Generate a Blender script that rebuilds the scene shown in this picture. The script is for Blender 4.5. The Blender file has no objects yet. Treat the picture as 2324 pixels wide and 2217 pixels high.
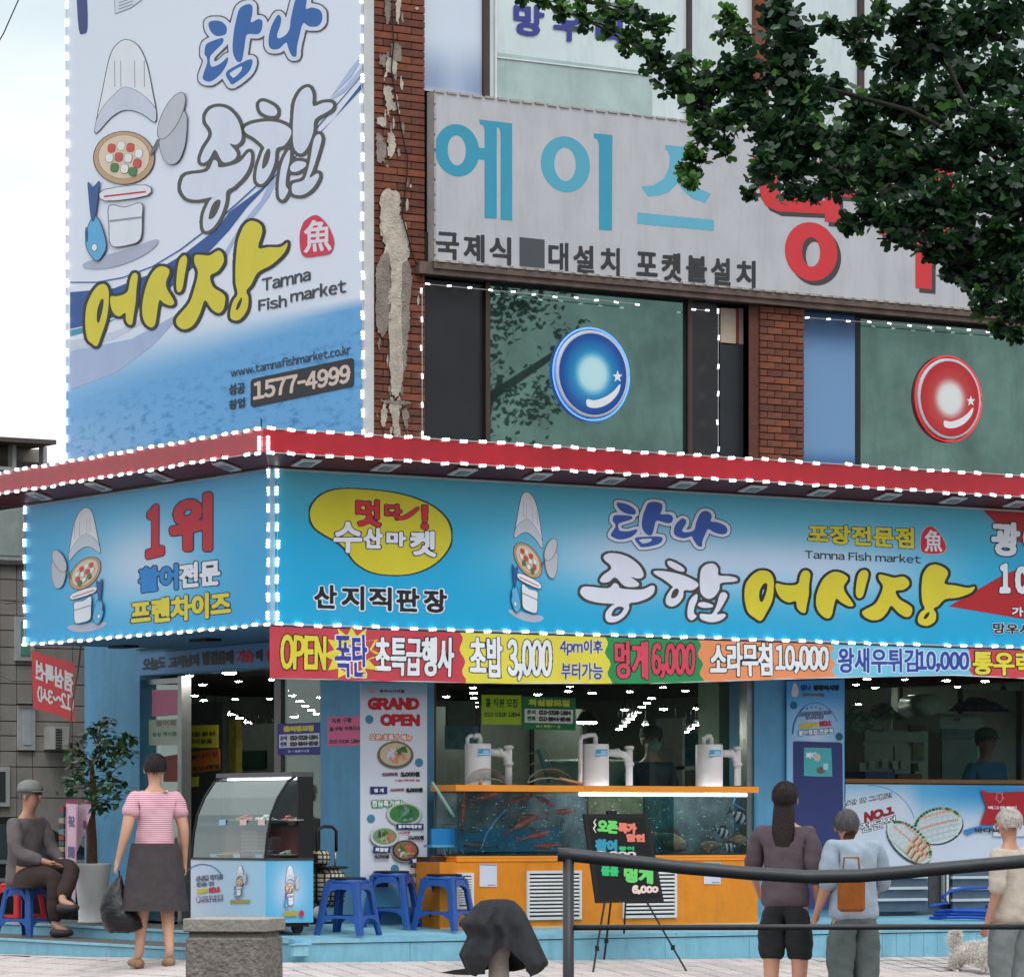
import bpy, bmesh, math, random
import numpy as np
from mathutils import Vector, Matrix
from mathutils.geometry import tessellate_polygon
R = random.Random(7)
SC = bpy.context.scene
COL = SC.collection
# ---------------------------------------------------------------- camera
# world axes: X runs along the main facade, Y into the building, Z up; the corner of the blue sign is at the origin
FOC, CU, HV = 9007.0, 1162.0, 1875.0            # focal length and horizon of the photograph, in its pixels
ANG = math.atan2(.5455, .838)
RT = Vector((math.cos(ANG), -math.sin(ANG), 0)); FW = Vector((math.sin(ANG), math.cos(ANG), 0))
CAM = -((617 - CU) / FOC * 29.5) * RT - 29.5 * FW; CAM.z = 1.0
cd = bpy.data.cameras.new('camera'); cam = bpy.data.objects.new('camera', cd); COL.objects.link(cam)
cam.location = CAM; cam.rotation_euler = (math.pi / 2, 0, -ANG)
cd.sensor_width = 36; cd.lens = 36 * FOC / 2324; cd.shift_y = (HV - 1108.5) / 2324
cd.clip_start = .5; cd.clip_end = 2000
SC.camera = cam
# ---------------------------------------------------------------- world, sun, exposure
w = bpy.data.worlds.new('World'); SC.world = w; w.use_nodes = True
N, L = w.node_tree.nodes, w.node_tree.links
bg = N['Background']
tc = N.new('ShaderNodeTexCoord'); sep = N.new('ShaderNodeSeparateXYZ'); L.new(tc.outputs['Generated'], sep.inputs[0])
ramp = N.new('ShaderNodeValToRGB'); L.new(sep.outputs[2], ramp.inputs[0])
ramp.color_ramp.elements[0].position = .06; ramp.color_ramp.elements[0].color = (1.04, 1.05, 1.05, 1)
for p_, c_ in ((.20, (.80, .87, .90, 1)), (.5, (1.1, 1.14, 1.18, 1))): ramp.color_ramp.elements.new(p_).color = c_
ramp.color_ramp.elements[3].position = .95; ramp.color_ramp.elements[3].color = (1.7, 1.76, 1.85, 1)
mp = N.new('ShaderNodeMapping'); mp.inputs['Scale'].default_value = (1.2, 1.2, 4); L.new(tc.outputs['Generated'], mp.inputs[0])
nz = N.new('ShaderNodeTexNoise'); nz.inputs['Scale'].default_value = 3.2; nz.inputs['Detail'].default_value = 5; L.new(mp.outputs[0], nz.inputs[0])
r2 = N.new('ShaderNodeValToRGB'); L.new(nz.outputs[0], r2.inputs[0])
r2.color_ramp.elements[0].position = .38; r2.color_ramp.elements[0].color = (.78, .82, .84, 1)
r2.color_ramp.elements[1].position = .58; r2.color_ramp.elements[1].color = (1.04, 1.04, 1.03, 1)
mx = N.new('ShaderNodeMix'); mx.data_type = 'RGBA'; mx.blend_type = 'MULTIPLY'; mx.inputs[0].default_value = 1
L.new(ramp.outputs[0], mx.inputs[6]); L.new(r2.outputs[0], mx.inputs[7])
sky = N.new('ShaderNodeTexSky'); sky.sky_type = 'NISHITA'; sky.sun_disc = False
sky.sun_elevation = math.radians(52); sky.sun_rotation = math.radians(200)
m2 = N.new('ShaderNodeMix'); m2.data_type = 'RGBA'; m2.inputs[0].default_value = .9
sk = N.new('ShaderNodeMix'); sk.data_type = 'RGBA'; sk.blend_type = 'MULTIPLY'; sk.inputs[0].default_value = 1; sk.inputs[7].default_value = (.1, .1, .1, 1)
L.new(sky.outputs[0], sk.inputs[6]); L.new(sk.outputs[2], m2.inputs[6]); L.new(mx.outputs[2], m2.inputs[7])
L.new(m2.outputs[2], bg.inputs[0]); bg.inputs[1].default_value = 1.0
sd = bpy.data.lights.new('sun', 'SUN'); so = bpy.data.objects.new('sun', sd); COL.objects.link(so)
sd.energy = 1.0; sd.angle = math.radians(30); sd.color = (1, .97, .93)
so.rotation_euler = Vector((-.25, -.75, 1.15)).to_track_quat('Z', 'Y').to_euler()
SC.view_settings.view_transform = 'Standard'; SC.view_settings.look = 'None'
SC.view_settings.exposure = 0.32; SC.view_settings.gamma = 1; SC.view_settings.use_curve_mapping = False
SC.cycles.max_bounces = 8; SC.cycles.transparent_max_bounces = 24
SC.cycles.caustics_reflective = False; SC.cycles.caustics_refractive = False

# ---------------------------------------------------------------- photograph geometry: pixels onto real planes
def ray(u, v): return FW + RT * ((u - CU) / FOC) + Vector((0, 0, (HV - v) / FOC))
def Pt(u, v, t): d = ray(u, v); return CAM + d * ((t - CAM.y) / d.y)
def Ps(u, v, s): d = ray(u, v); return CAM + d * ((s - CAM.x) / d.x)
def Pd(u, v, d): return CAM + ray(u, v) * d
def Pz(u, v, z): d = ray(u, v); return CAM + d * ((z - CAM.z) / d.z)
def S(u, t): return Pt(u, 1000, t).x
def T(u, s): return Ps(u, 1000, s).y
def Z(u, v, t): return Pt(u, v, t).z
def Zs(u, v, s): return Ps(u, v, s).z
PF, PS = -.25, -.35                              # front edge of the platform, front of the lowest side step
def gz(s, t):                                    # pavement falls away from the building on both sides
    return -min(.42, max(0, .12 * (PF - t), .15 * (PS - s) - .008 * max(0, t))) - .011 * max(0, min(s, 8)) * (1 if t < 1 else 0) - (.011 * max(0, min(t, 8)) if s < 1 else 0)
def Pg(u, v):
    z = 0
    for _ in range(60):
        p = Pz(u, v, z); z += (gz(p.x, p.y) - z) * .25
    return Vector((p.x, p.y, gz(p.x, p.y)))
def pz(t): return .165 + .075 * max(0, min(t + .25, 1.1))

# ---------------------------------------------------------------- materials
def lin(c):
    return tuple((x / 255 / 12.92 if x <= 10.3 else ((x / 255 + .055) / 1.055) ** 2.4) for x in c[:3])
MC = {}
def mat(name, rgb, rough=.55, metal=0, nz=.08, sc=6, bump=0, emit=0, spec=.4, bsc=None, stretch=None, dirt=0):
    if name in MC: return MC[name]
    m = bpy.data.materials.new(name); m.use_nodes = True; n, l = m.node_tree.nodes, m.node_tree.links
    p = n['Principled BSDF']; c = lin(rgb)
    p.inputs['Roughness'].default_value = rough; p.inputs['Metallic'].default_value = metal
    p.inputs['Specular IOR Level'].default_value = spec
    p.inputs['Base Color'].default_value = (*c, 1)
    if emit:
        p.inputs['Emission Color'].default_value = (*c, 1); p.inputs['Emission Strength'].default_value = emit
    if nz or bump or dirt:
        t = n.new('ShaderNodeTexCoord'); mpn = n.new('ShaderNodeMapping'); l.new(t.outputs['Object'], mpn.inputs[0])
        if stretch: mpn.inputs['Scale'].default_value = stretch
    if nz:
        x = n.new('ShaderNodeTexNoise'); x.inputs['Scale'].default_value = sc; x.inputs['Detail'].default_value = 6; x.inputs['Roughness'].default_value = .65
        l.new(mpn.outputs[0], x.inputs[0])
        r = n.new('ShaderNodeValToRGB'); l.new(x.outputs[0], r.inputs[0])
        a, b = 1 - nz * 1.6, 1 + nz
        r.color_ramp.elements[0].position = .3; r.color_ramp.elements[0].color = (*[q * a for q in c], 1)
        r.color_ramp.elements[1].position = .7; r.color_ramp.elements[1].color = (*[min(1, q * b) for q in c], 1)
        src = r.outputs[0]
        if dirt:
            y = n.new('ShaderNodeTexNoise'); y.inputs['Scale'].default_value = 1.7; y.inputs['Detail'].default_value = 8; y.inputs['Roughness'].default_value = .7
            mq = n.new('ShaderNodeMapping'); mq.inputs['Scale'].default_value = (3, 3, .7); l.new(t.outputs['Object'], mq.inputs[0]); l.new(mq.outputs[0], y.inputs[0])
            rr = n.new('ShaderNodeValToRGB'); rr.color_ramp.elements[0].position = .48; rr.color_ramp.elements[1].position = .72
            rr.color_ramp.elements[0].color = (0, 0, 0, 1); rr.color_ramp.elements[1].color = (dirt, dirt, dirt, 1); l.new(y.outputs[0], rr.inputs[0])
            k = n.new('ShaderNodeMix'); k.data_type = 'RGBA'; l.new(rr.outputs[0], k.inputs[0]); l.new(src, k.inputs[6]); k.inputs[7].default_value = (*[q * .35 + .02 for q in c], 1)
            src = k.outputs[2]
        l.new(src, p.inputs['Base Color'])
    if bump:
        b = n.new('ShaderNodeBump'); b.inputs['Strength'].default_value = bump; b.inputs['Distance'].default_value = .02
        x = n.new('ShaderNodeTexNoise'); x.inputs['Scale'].default_value = bsc or sc * 5; x.inputs['Detail'].default_value = 5
        l.new(mpn.outputs[0], x.inputs[0]); l.new(x.outputs[0], b.inputs['Height']); l.new(b.outputs[0], p.inputs['Normal'])
    MC[name] = m; return m
def ink(rgb, rough=.5):                          # printed or painted flat colour
    return mat('ink_%d_%d_%d' % tuple(rgb[:3]), rgb, rough, nz=.04, sc=3)
def glass(name, tint, refl=.12, rough=.02):
    if name in MC: return MC[name]
    m = bpy.data.materials.new(name); m.use_nodes = True; n, l = m.node_tree.nodes, m.node_tree.links
    n.remove(n['Principled BSDF']); o = n['Material Output']
    a = n.new('ShaderNodeBsdfTransparent'); a.inputs[0].default_value = (*tint, 1)
    g = n.new('ShaderNodeBsdfGlossy'); g.inputs['Roughness'].default_value = rough; g.inputs[0].default_value = (.9, 1, .97, 1)
    f = n.new('ShaderNodeLayerWeight'); pw = n.new('ShaderNodeMath'); pw.operation = 'POWER'; pw.inputs[1].default_value = 4.5; l.new(f.outputs['Facing'], pw.inputs[0])
    ad = n.new('ShaderNodeMath'); ad.operation = 'MULTIPLY_ADD'; ad.inputs[1].default_value = .85; ad.inputs[2].default_value = .035 + refl; ad.use_clamp = True; l.new(pw.outputs[0], ad.inputs[0])
    x = n.new('ShaderNodeMixShader'); l.new(ad.outputs[0], x.inputs[0]); l.new(a.outputs[0], x.inputs[1]); l.new(g.outputs[0], x.inputs[2])
    l.new(x.outputs[0], o.inputs[0]); MC[name] = m; return m
def printmat(name, rough=.45, wave=False):       # print whose flat colours come from a colour attribute
    if name in MC: return MC[name]
    m = bpy.data.materials.new(name); m.use_nodes = True; n, l = m.node_tree.nodes, m.node_tree.links
    p = n['Principled BSDF']; p.inputs['Roughness'].default_value = rough; p.inputs['Specular IOR Level'].default_value = .35
    a = n.new('ShaderNodeAttribute'); a.attribute_name = 'Col'
    t = n.new('ShaderNodeTexCoord'); x = n.new('ShaderNodeTexNoise'); x.inputs['Detail'].default_value = 6
    mq = n.new('ShaderNodeMapping'); l.new(t.outputs['Object'], mq.inputs[0]); l.new(mq.outputs[0], x.inputs[0])
    k = n.new('ShaderNodeMix'); k.data_type = 'RGBA'
    r = n.new('ShaderNodeValToRGB'); l.new(x.outputs[0], r.inputs[0])
    if wave:
        mq.inputs['Scale'].default_value = (1, 3.2, 11); x.inputs['Scale'].default_value = 1.5; x.inputs['Roughness'].default_value = .62
        r.color_ramp.elements[0].position = .50; r.color_ramp.elements[1].position = .68
        q = n.new('ShaderNodeMath'); q.operation = 'MULTIPLY'; l.new(r.outputs[0], q.inputs[0]); l.new(a.outputs['Alpha'], q.inputs[1])
        l.new(q.outputs[0], k.inputs[0]); k.inputs[7].default_value = (*lin((38, 122, 185)), 1)
    else:
        x.inputs['Scale'].default_value = 2.5; r.color_ramp.elements[0].color = (0, 0, 0, 1); r.color_ramp.elements[1].color = (.12, .12, .12, 1)
        r.color_ramp.elements[0].position = .5; l.new(r.outputs[0], k.inputs[0]); k.inputs[7].default_value = (.35, .37, .38, 1)
    l.new(a.outputs['Color'], k.inputs[6]); l.new(k.outputs[2], p.inputs['Base Color']); MC[name] = m; return m

# ---------------------------------------------------------------- objects
BASE = {}
def tag(o, label=None, cat=None, group=None, kind=None):
    if label: o['label'] = label
    if cat: o['category'] = cat
    if group: o['group'] = group
    if kind: o['kind'] = kind
    return o
def E(name, loc, label, cat, group=None, rz=0, kind=None):
    o = bpy.data.objects.new(name, None); COL.objects.link(o); o.location = loc; o.rotation_euler = (0, 0, rz); o.empty_display_size = .1
    BASE[o.name] = Matrix.Translation(Vector(loc)) @ Matrix.Rotation(rz, 4, 'Z')
    return tag(o, label, cat, group, kind)
class MB:
    def __init__(s): s.v = []; s.f = []; s.m = []
    def add(s, vs, fs, mi=0):
        b = len(s.v); s.v += [tuple(x) for x in vs]; s.f += [tuple(b + i for i in f) for f in fs]; s.m += [mi] * len(fs); return s
    def quad(s, a, b, c, d, mi=0): return s.add([a, b, c, d], [(0, 1, 2, 3)], mi)
    def hexa(s, p, mi=0):                        # 8 corners: bottom loop then top loop
        return s.add(p, [(3, 2, 1, 0), (4, 5, 6, 7), (0, 1, 5, 4), (1, 2, 6, 5), (2, 3, 7, 6), (3, 0, 4, 7)], mi)
    def box(s, x0, x1, y0, y1, z0, z1, mi=0, M=None, bev=0):
        if bev:
            b = min(bev, (x1 - x0) / 2.2, (y1 - y0) / 2.2)
            lp = [(x0 + b, y0), (x1 - b, y0), (x1, y0 + b), (x1, y1 - b), (x1 - b, y1), (x0 + b, y1), (x0, y1 - b), (x0, y0 + b)]
            ins = lambda k: [((x0 + x1) / 2 + (x - (x0 + x1) / 2) * (1 - k / (x1 - x0) * 2), (y0 + y1) / 2 + (y - (y0 + y1) / 2) * (1 - k / (y1 - y0) * 2)) for x, y in lp]
            h = min(b, (z1 - z0) / 2.2)
            rings = [(ins(b), z0), (lp, z0 + h), (lp, z1 - h), (ins(b), z1)]
            vs = [Vector((x, y, z)) for r, z in rings for x, y in r]
            fs = [tuple(range(7, -1, -1)), tuple(range(24, 32))] + [(8 * k + i, 8 * k + (i + 1) % 8, 8 * k + 8 + (i + 1) % 8, 8 * k + 8 + i) for k in range(3) for i in range(8)]
            if M: vs = [M @ q for q in vs]
            return s.add(vs, fs, mi)
        p = [Vector(q) for q in ((x0, y0, z0), (x1, y0, z0), (x1, y1, z0), (x0, y1, z0), (x0, y0, z1), (x1, y0, z1), (x1, y1, z1), (x0, y1, z1))]
        if M: p = [M @ q for q in p]
        return s.hexa(p, mi)
    def tube(s, pts, r, n=8, mi=0, cap=True):
        pts = [Vector(p) for p in pts]; rs = r if isinstance(r, (list, tuple)) else [r] * len(pts)
        vs = []; fs = []; prev = None
        for i, p in enumerate(pts):
            d = (pts[min(i + 1, len(pts) - 1)] - pts[max(i - 1, 0)]).normalized()
            a = prev if prev is not None else (Vector((0, 0, 1)) if abs(d.z) < .9 else Vector((1, 0, 0)))
            a = (a - d * a.dot(d)).normalized(); prev = a; b = d.cross(a)
            vs += [p + (a * math.cos(k * 2 * math.pi / n) + b * math.sin(k * 2 * math.pi / n)) * rs[i] for k in range(n)]
        for i in range(len(pts) - 1):
            fs += [(i * n + k, i * n + (k + 1) % n, (i + 1) * n + (k + 1) % n, (i + 1) * n + k) for k in range(n)]
        if cap: fs += [tuple(range(n - 1, -1, -1)), tuple(range(len(vs) - n, len(vs)))]
        return s.add(vs, fs, mi)
    def lathe(s, c, prof, n=20, mi=0, sx=1, sy=1, M=None):
        c = Vector(c); vs = []; fs = []
        for r, z in prof: vs += [Vector((r * sx * math.cos(k * 2 * math.pi / n), r * sy * math.sin(k * 2 * math.pi / n), z)) for k in range(n)]
        if M: vs = [M @ q for q in vs]
        vs = [c + q for q in vs]
        for i in range(len(prof) - 1):
            fs += [(i * n + k, i * n + (k + 1) % n, (i + 1) * n + (k + 1) % n, (i + 1) * n + k) for k in range(n)]
        fs += [tuple(range(n - 1, -1, -1)), tuple(range(len(vs) - n, len(vs)))]
        return s.add(vs, fs, mi)
    def ell(s, c, r, n=12, k=8, mi=0, M=None):
        return s.lathe(c, [(max(1e-4, math.sin(math.pi * i / k)) * 1.0, -math.cos(math.pi * i / k) * r[2]) for i in range(k + 1)], n, mi, r[0], r[1], M)
    def build(s, name, mats, parent=None, smooth=False, local=False):
        me = bpy.data.meshes.new(name); vs = s.v
        if parent and not local:
            inv = BASE[parent.name].inverted(); vs = [inv @ Vector(q) for q in vs]
        me.from_pydata(vs, [], s.f); me.update()
        for q in (mats if isinstance(mats, (list, tuple)) else [mats]): me.materials.append(q)
        if any(s.m): me.polygons.foreach_set('material_index', s.m)
        if smooth: me.polygons.foreach_set('use_smooth', [True] * len(me.polygons))
        o = bpy.data.objects.new(name, me); COL.objects.link(o)
        if parent: o.parent = parent
        BASE[o.name] = BASE[parent.name] if parent else Matrix.Identity(4)
        return o
def st(name, mb, mats, smooth=False): return tag(mb.build(name, mats, smooth=smooth), kind='structure')
def inst(me, name, parent, loc, rz=0, sc=None, rot=None):       # a piece that shares mesh data
    o = bpy.data.objects.new(name, me); COL.objects.link(o)
    if parent: o.parent = parent; o.location = BASE[parent.name].inverted() @ Vector(loc)
    else: o.location = loc
    o.rotation_euler = rot or (0, 0, rz)
    if sc: o.scale = sc
    return o
def copy_tree(o, parent=None):
    c = o.copy(); COL.objects.link(c); c.parent = parent
    for ch in list(o.children): copy_tree(ch, c)
    return c

# ---------------------------------------------------------------- lettering: glyph shapes grown, outlined and laid on real planes
GL = {}
G1 = {}
def load_glyphs(chars):                          # one text object, a character to a line, cut apart again
    c = bpy.data.curves.new('t', 'FONT'); c.body = '\n'.join(chars); c.resolution_u = 3; c.space_line = 2
    o = bpy.data.objects.new('t', c); COL.objects.link(o)
    m = bpy.data.meshes.new_from_object(o.evaluated_get(bpy.context.evaluated_depsgraph_get()))
    v = np.array([q.co[:2] for q in m.vertices], float); m.calc_loop_triangles()
    f = np.array([t.vertices[:] for t in m.loop_triangles], int)
    bpy.data.objects.remove(o); bpy.data.curves.remove(c); bpy.data.meshes.remove(m)
    ln = np.round((.35 - v[:, 1]) / 2.0).astype(int); fl = ln[f[:, 0]]
    for k, ch in enumerate(chars):
        ff = f[fl == k]
        if len(ff): u, inv = np.unique(ff, return_inverse=True); G1[ch] = (v[u] + [0, 2.0 * k], inv.reshape(-1, 3))
load_glyphs("業發祝開魚가객거걸게고공광구국그급김나뉴늘능니님다담대덮도돔라랜럭렙로를릇리마맛망매멋멍메모목무문물민바발밥방백볼부빙사산새선설성소수슴시식실심싱써아알어업없에영오왕요우운원위은음의이인일자장전점제종주줄즈지직집차창초치침카켓타탄탐탕터통튀특판포폭프픈한할함합해행홀화환활회횟후휴！％＇（）＊，－．０１２３４５６７８９：ＡＣＤＥＦＧＩＮＯＰＲＴａｃｅｆｈｉｋｍｎｏｐｒｓｔｗ～")
def glyph1(ch):
    if ch not in G1: load_glyphs(ch)
    return G1[ch]
def glyphs(body):
    if body in GL: return GL[body]
    V = []; F = []; x = 0; n = 0                 # full width forms keep digits and Latin in the same face as the Hangul
    for ch in body:
        if ch == ' ': x += .30; continue
        lat = 33 <= ord(ch) <= 126
        v, f = glyph1(chr(ord(ch) + 0xFEE0) if lat else ch)
        if ch == '-': v = v * [.5, 1]
        if lat: v = v - [v[:, 0].min(), 0]; adv = v[:, 0].max() + (.075 if ch not in ',.' else .09)
        else: adv = .93
        V.append(v + [x, 0]); F.append(f + n); n += len(v); x += adv
    v = np.concatenate(V); f = np.concatenate(F)
    v = (v - v.min(0)) / (v.max(0) - v.min(0)); GL[body] = (v, f); return v, f
def place(v, Lq, Rq, g=0):                       # unit square -> quadrilateral with upright sides (u, top, bottom)
    (ul, a, b), (ur, c, d) = Lq, Rq; sg = 1 if ur > ul else -1
    ul, ur = ul + g * sg, ur - g * sg; a, b, c, d = a + g, b - g, c + g, d - g
    x, y = v[:, 0], v[:, 1]
    return np.stack([ul + (ur - ul) * x, (a * (1 - x) + c * x) * y + (b * (1 - x) + d * x) * (1 - y)], 1)
def smooth_poly(p, n=3):
    p = np.array(p, float); q = []; k = len(p)
    for i in range(k):
        a, b, c, d = p[i - 1], p[i], p[(i + 1) % k], p[(i + 2) % k]
        for j in range(n):
            t = j / n; q.append(.5 * ((2 * b) + (c - a) * t + (2 * a - 5 * b + 4 * c - d) * t * t + (3 * b - a - 3 * c + d) * t ** 3))
    return np.array(q)
def tess(cont):
    pts = np.concatenate(cont); tr = tessellate_polygon([[Vector((x, y, 0)) for x, y in c] for c in cont])
    return pts, np.array(tr, int)
def grow(v, f, r, h=None, mr=9999):
    """outline of the shape grown by r: distance field on a grid, contoured"""
    h = h or max(.35, min(1.1, r / 3.0)); pad = r + 3 * h
    x0, y0 = v.min(0) - pad; x1, y1 = v.max(0) + pad
    nx, ny = int((x1 - x0) / h) + 2, int((y1 - y0) / h) + 2
    G = np.zeros((ny, nx), bool)
    P = (v - [x0, y0]) / h
    for t in f:
        a, b, c = P[t]; lo = np.floor(np.min([a, b, c], 0)).astype(int); hi = np.ceil(np.max([a, b, c], 0)).astype(int)
        D = (b[0] - a[0]) * (c[1] - a[1]) - (c[0] - a[0]) * (b[1] - a[1])
        if abs(D) < 1e-9: continue
        X, Y = np.meshgrid(np.arange(lo[0], hi[0] + 1), np.arange(lo[1], hi[1] + 1))
        w1 = ((X - a[0]) * (c[1] - a[1]) - (c[0] - a[0]) * (Y - a[1])) / D
        w2 = ((b[0] - a[0]) * (Y - a[1]) - (X - a[0]) * (b[1] - a[1])) / D
        e = .45 * abs(1 / D) ** .5
        e = min(e, .3)
        G[lo[1]:hi[1] + 1, lo[0]:hi[0] + 1] |= (w1 >= -e) & (w2 >= -e) & (w1 + w2 <= 1 + e)
    K = int(r / h) + 2; big = (K + 1.0) ** 2
    A = np.where(G, 0.0, big)
    H = A.copy()
    for k in range(1, K + 1):
        H[:, k:] = np.minimum(H[:, k:], A[:, :-k] + k * k); H[:, :-k] = np.minimum(H[:, :-k], A[:, k:] + k * k)
    D2 = H.copy()
    for k in range(1, K + 1):
        D2[k:] = np.minimum(D2[k:], H[:-k] + k * k); D2[:-k] = np.minimum(D2[:-k], H[k:] + k * k)
    F = r / h - np.sqrt(np.minimum(D2, big))
    # a light blur takes the grid steps out of the contour
    for _ in range(2):
        F[1:-1] = (F[:-2] + 2 * F[1:-1] + F[2:]) / 4; F[:, 1:-1] = (F[:, :-2] + 2 * F[:, 1:-1] + F[:, 2:]) / 4
    I = F > 0
    full = I[:-1, :-1] & I[:-1, 1:] & I[1:, :-1] & I[1:, 1:]
    anyi = I[:-1, :-1] | I[:-1, 1:] | I[1:, :-1] | I[1:, 1:]
    V = []; Q = []
    for y in range(full.shape[0]):
        row = full[y]
        if row.any():
            d = np.diff(np.concatenate([[0], row.astype(np.int8), [0]])); a = np.nonzero(d == 1)[0]; b = np.nonzero(d == -1)[0]
            for p, q in [(c, min(c + mr, q)) for p, q in zip(a, b) for c in range(p, q, mr)]:
                k = len(V); V += [(p, y), (q, y), (q, y + 1), (p, y + 1)]; Q.append((k, k + 1, k + 2, k + 3))
    ys, xs = np.nonzero(anyi & ~full)
    for y, x in zip(ys, xs):
        cs = ((x, y, F[y, x]), (x + 1, y, F[y, x + 1]), (x + 1, y + 1, F[y + 1, x + 1]), (x, y + 1, F[y + 1, x]))
        k = len(V); n = 0
        for i in range(4):
            p, q = cs[i], cs[(i + 1) % 4]
            if p[2] > 0: V.append(p[:2]); n += 1
            if (p[2] > 0) != (q[2] > 0):
                t = p[2] / (p[2] - q[2]); V.append((p[0] + (q[0] - p[0]) * t, p[1] + (q[1] - p[1]) * t)); n += 1
        if n > 2: Q.append(tuple(range(k, k + n)))
    return np.array(V) * h + [x0, y0], Q
class Print:
    """flat print gathered into one mesh lying on the plane X=const ('s') or Y=const ('t')"""
    def __init__(s, ax, c, lift=.0008): s.ax, s.c, s.k = ax, c, lift; s.mb = MB(); s.mats = []
    def mi(s, rgb):
        m = rgb if not isinstance(rgb, (tuple, list)) else ink(rgb)
        if m not in s.mats: s.mats.append(m)
        return s.mats.index(m)
    def pt(s, u, v, lift):
        if callable(s.ax): return s.ax(u, v, lift)
        p = Pt(u, v, s.c) if s.ax == 't' else Ps(u, v, s.c)
        if s.ax == 't': p.y -= lift
        else: p.x -= lift
        return p
    def raw(s, V, F, rgb, lift): s.mb.add([s.pt(a, b, lift) for a, b in V], [tuple(int(i) for i in f) for f in F], s.mi(rgb))
    def layers(s, v, f, lay, step=.00025, h=None):
        """lay: (growth in pixels, colour), widest first"""
        for r, rgb in lay:
            s.k += step
            if r <= 0: s.raw(v, f, rgb, s.k)
            else: V, Q = grow(v, f, r, h, 6 if callable(s.ax) else 9999); s.raw(V, Q, rgb, s.k)
    def text(s, body, Lq, Rq, lay, g=None, h=None):
        v, f = glyphs(body); r = min(x[0] for x in lay) if g is None else g
        s.layers(place(v, Lq, Rq, max(0, r)), f, lay, h=h); return s
    def poly(s, pts, lay, holes=(), sm=3, T=None):
        c = [np.array(p, float) if not sm else smooth_poly(p, sm) for p in [pts, *holes]]
        if T is not None: c = [T(x) for x in c]
        v, f = tess(c); s.layers(v, f, lay); return s
    def build(s, name='lettering', parent=None): return s.mb.build(name, s.mats, parent)
def zc(x, y, k): return lambda p: np.array(p, float) / k + [x, y]          # zoomed picture coordinates -> photograph pixels
def ellipse(cx, cy, rx, ry, n=28, a=0):
    t = np.linspace(0, 2 * math.pi, n, endpoint=False)
    return np.stack([cx + rx * np.cos(t), cy + ry * np.sin(t) + a * rx * np.cos(t)], 1)
def panel(name, ax, c, Lq, Rq, nx, ny, fn, m, parent=None, lift=.001, back=None):
    """printed sheet with a colour per vertex: fn(x, y) -> r g b (a) in 0..255, x right, y down"""
    P = Print(ax, c); vs = []; co = []
    for j in range(ny + 1):
        for i in range(nx + 1):
            x, y = i / nx, j / ny; u = Lq[0] * (1 - x) + Rq[0] * x
            v = (Lq[1] * (1 - x) + Rq[1] * x) * (1 - y) + (Lq[2] * (1 - x) + Rq[2] * x) * y
            vs.append(P.pt(u, v, lift)); q = fn(x, y); co.append((*lin(q), q[3] if len(q) > 3 else 1))
    mb = MB(); mb.add(vs, [(j * (nx + 1) + i, (j + 1) * (nx + 1) + i, (j + 1) * (nx + 1) + i + 1, j * (nx + 1) + i + 1) for j in range(ny) for i in range(nx)])
    o = mb.build(name, m, parent); a = o.data.color_attributes.new('Col', 'FLOAT_COLOR', 'POINT')
    a.data.foreach_set('color', np.array(co, np.float32).ravel()); return o
def mixc(a, b, t): t = max(0, min(1, t)); return tuple(x + (y - x) * t for x, y in zip(a, b))
def smst(a, b, x): t = max(0, min(1, (x - a) / (b - a))); return t * t * (3 - 2 * t)
# ================================================================ ground
SW, TW = 1.30, .78                               # side wall (X) and main wall (Y) of the building
tile_m = [mat('paving_%d' % i, c, .8, nz=.10, sc=9, bump=.25, dirt=.25) for i, c in enumerate(((196, 186, 181), (204, 194, 188), (186, 178, 174), (200, 188, 184)))]
joint_m = mat('paving_joint', (60, 53, 50), .9, nz=.2)
def gridsurf(x0, x1, y0, y1, n, m, fn, dz=0):
    mb = MB(); X = [x0 + (x1 - x0) * i / n for i in range(n + 1)]; Y = [y0 + (y1 - y0) * j / m for j in range(m + 1)]
    mb.add([(x, y, fn(x, y) + dz) for y in Y for x in X], [(j * (n + 1) + i, j * (n + 1) + i + 1, (j + 1) * (n + 1) + i + 1, (j + 1) * (n + 1) + i) for j in range(m) for i in range(n)]); return mb
pav = st('pavement', gridsurf(-9, 20, -9, 22, 145, 155, gz, -.006), joint_m)
BASE[pav.name] = Matrix.Identity(4)
st('road', gridsurf(-400, 500, -400, 500, 2, 2, lambda x, y: -.62), mat('asphalt', (62, 62, 64), .9, nz=.15, bump=.4))
TL_ = .19; cells = []
for i in range(-12, 60):
    for j in range(-30, 2):
        cells.append((PS + i * TL_, PF + j * TL_, 0))
for i in range(-24, -12 + 12):
    for j in range(1, 44):
        if PS + i * TL_ < PS - .01: cells.append((PS + i * TL_, PF + j * TL_, 1))
def inframe(p):
    d = Vector(p) - CAM; D = d.dot(FW); u = CU + FOC * d.dot(RT) / D; v = HV - FOC * d.z / D
    return D, u, v
tilesn = []; rest = MB(); tmesh = {}
for (x, y, k) in cells:
    cx, cy = x + TL_ / 2, y + TL_ / 2
    if cx > PS - .0 and cy > PF: continue
    z = gz(cx, cy); D, u, v = inframe((cx, cy, z))
    tilesn.append((D, u, v, cx, cy, z))
vis = sorted([t for t in tilesn if -60 < t[1] < 2390 and t[2] < 2228], key=lambda t: t[0])[:300]
vs_ = set(id(t) for t in vis)
for q in range(12):
    mb = MB(); h = .0872 + R.uniform(-.002, .0012)
    mb.box(-h, h, -h, h, -.03, 0, bev=.004); o = mb.build('tile_mesh', tile_m[q % 4]); tmesh[q] = o.data; bpy.data.objects.remove(o)
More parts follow.
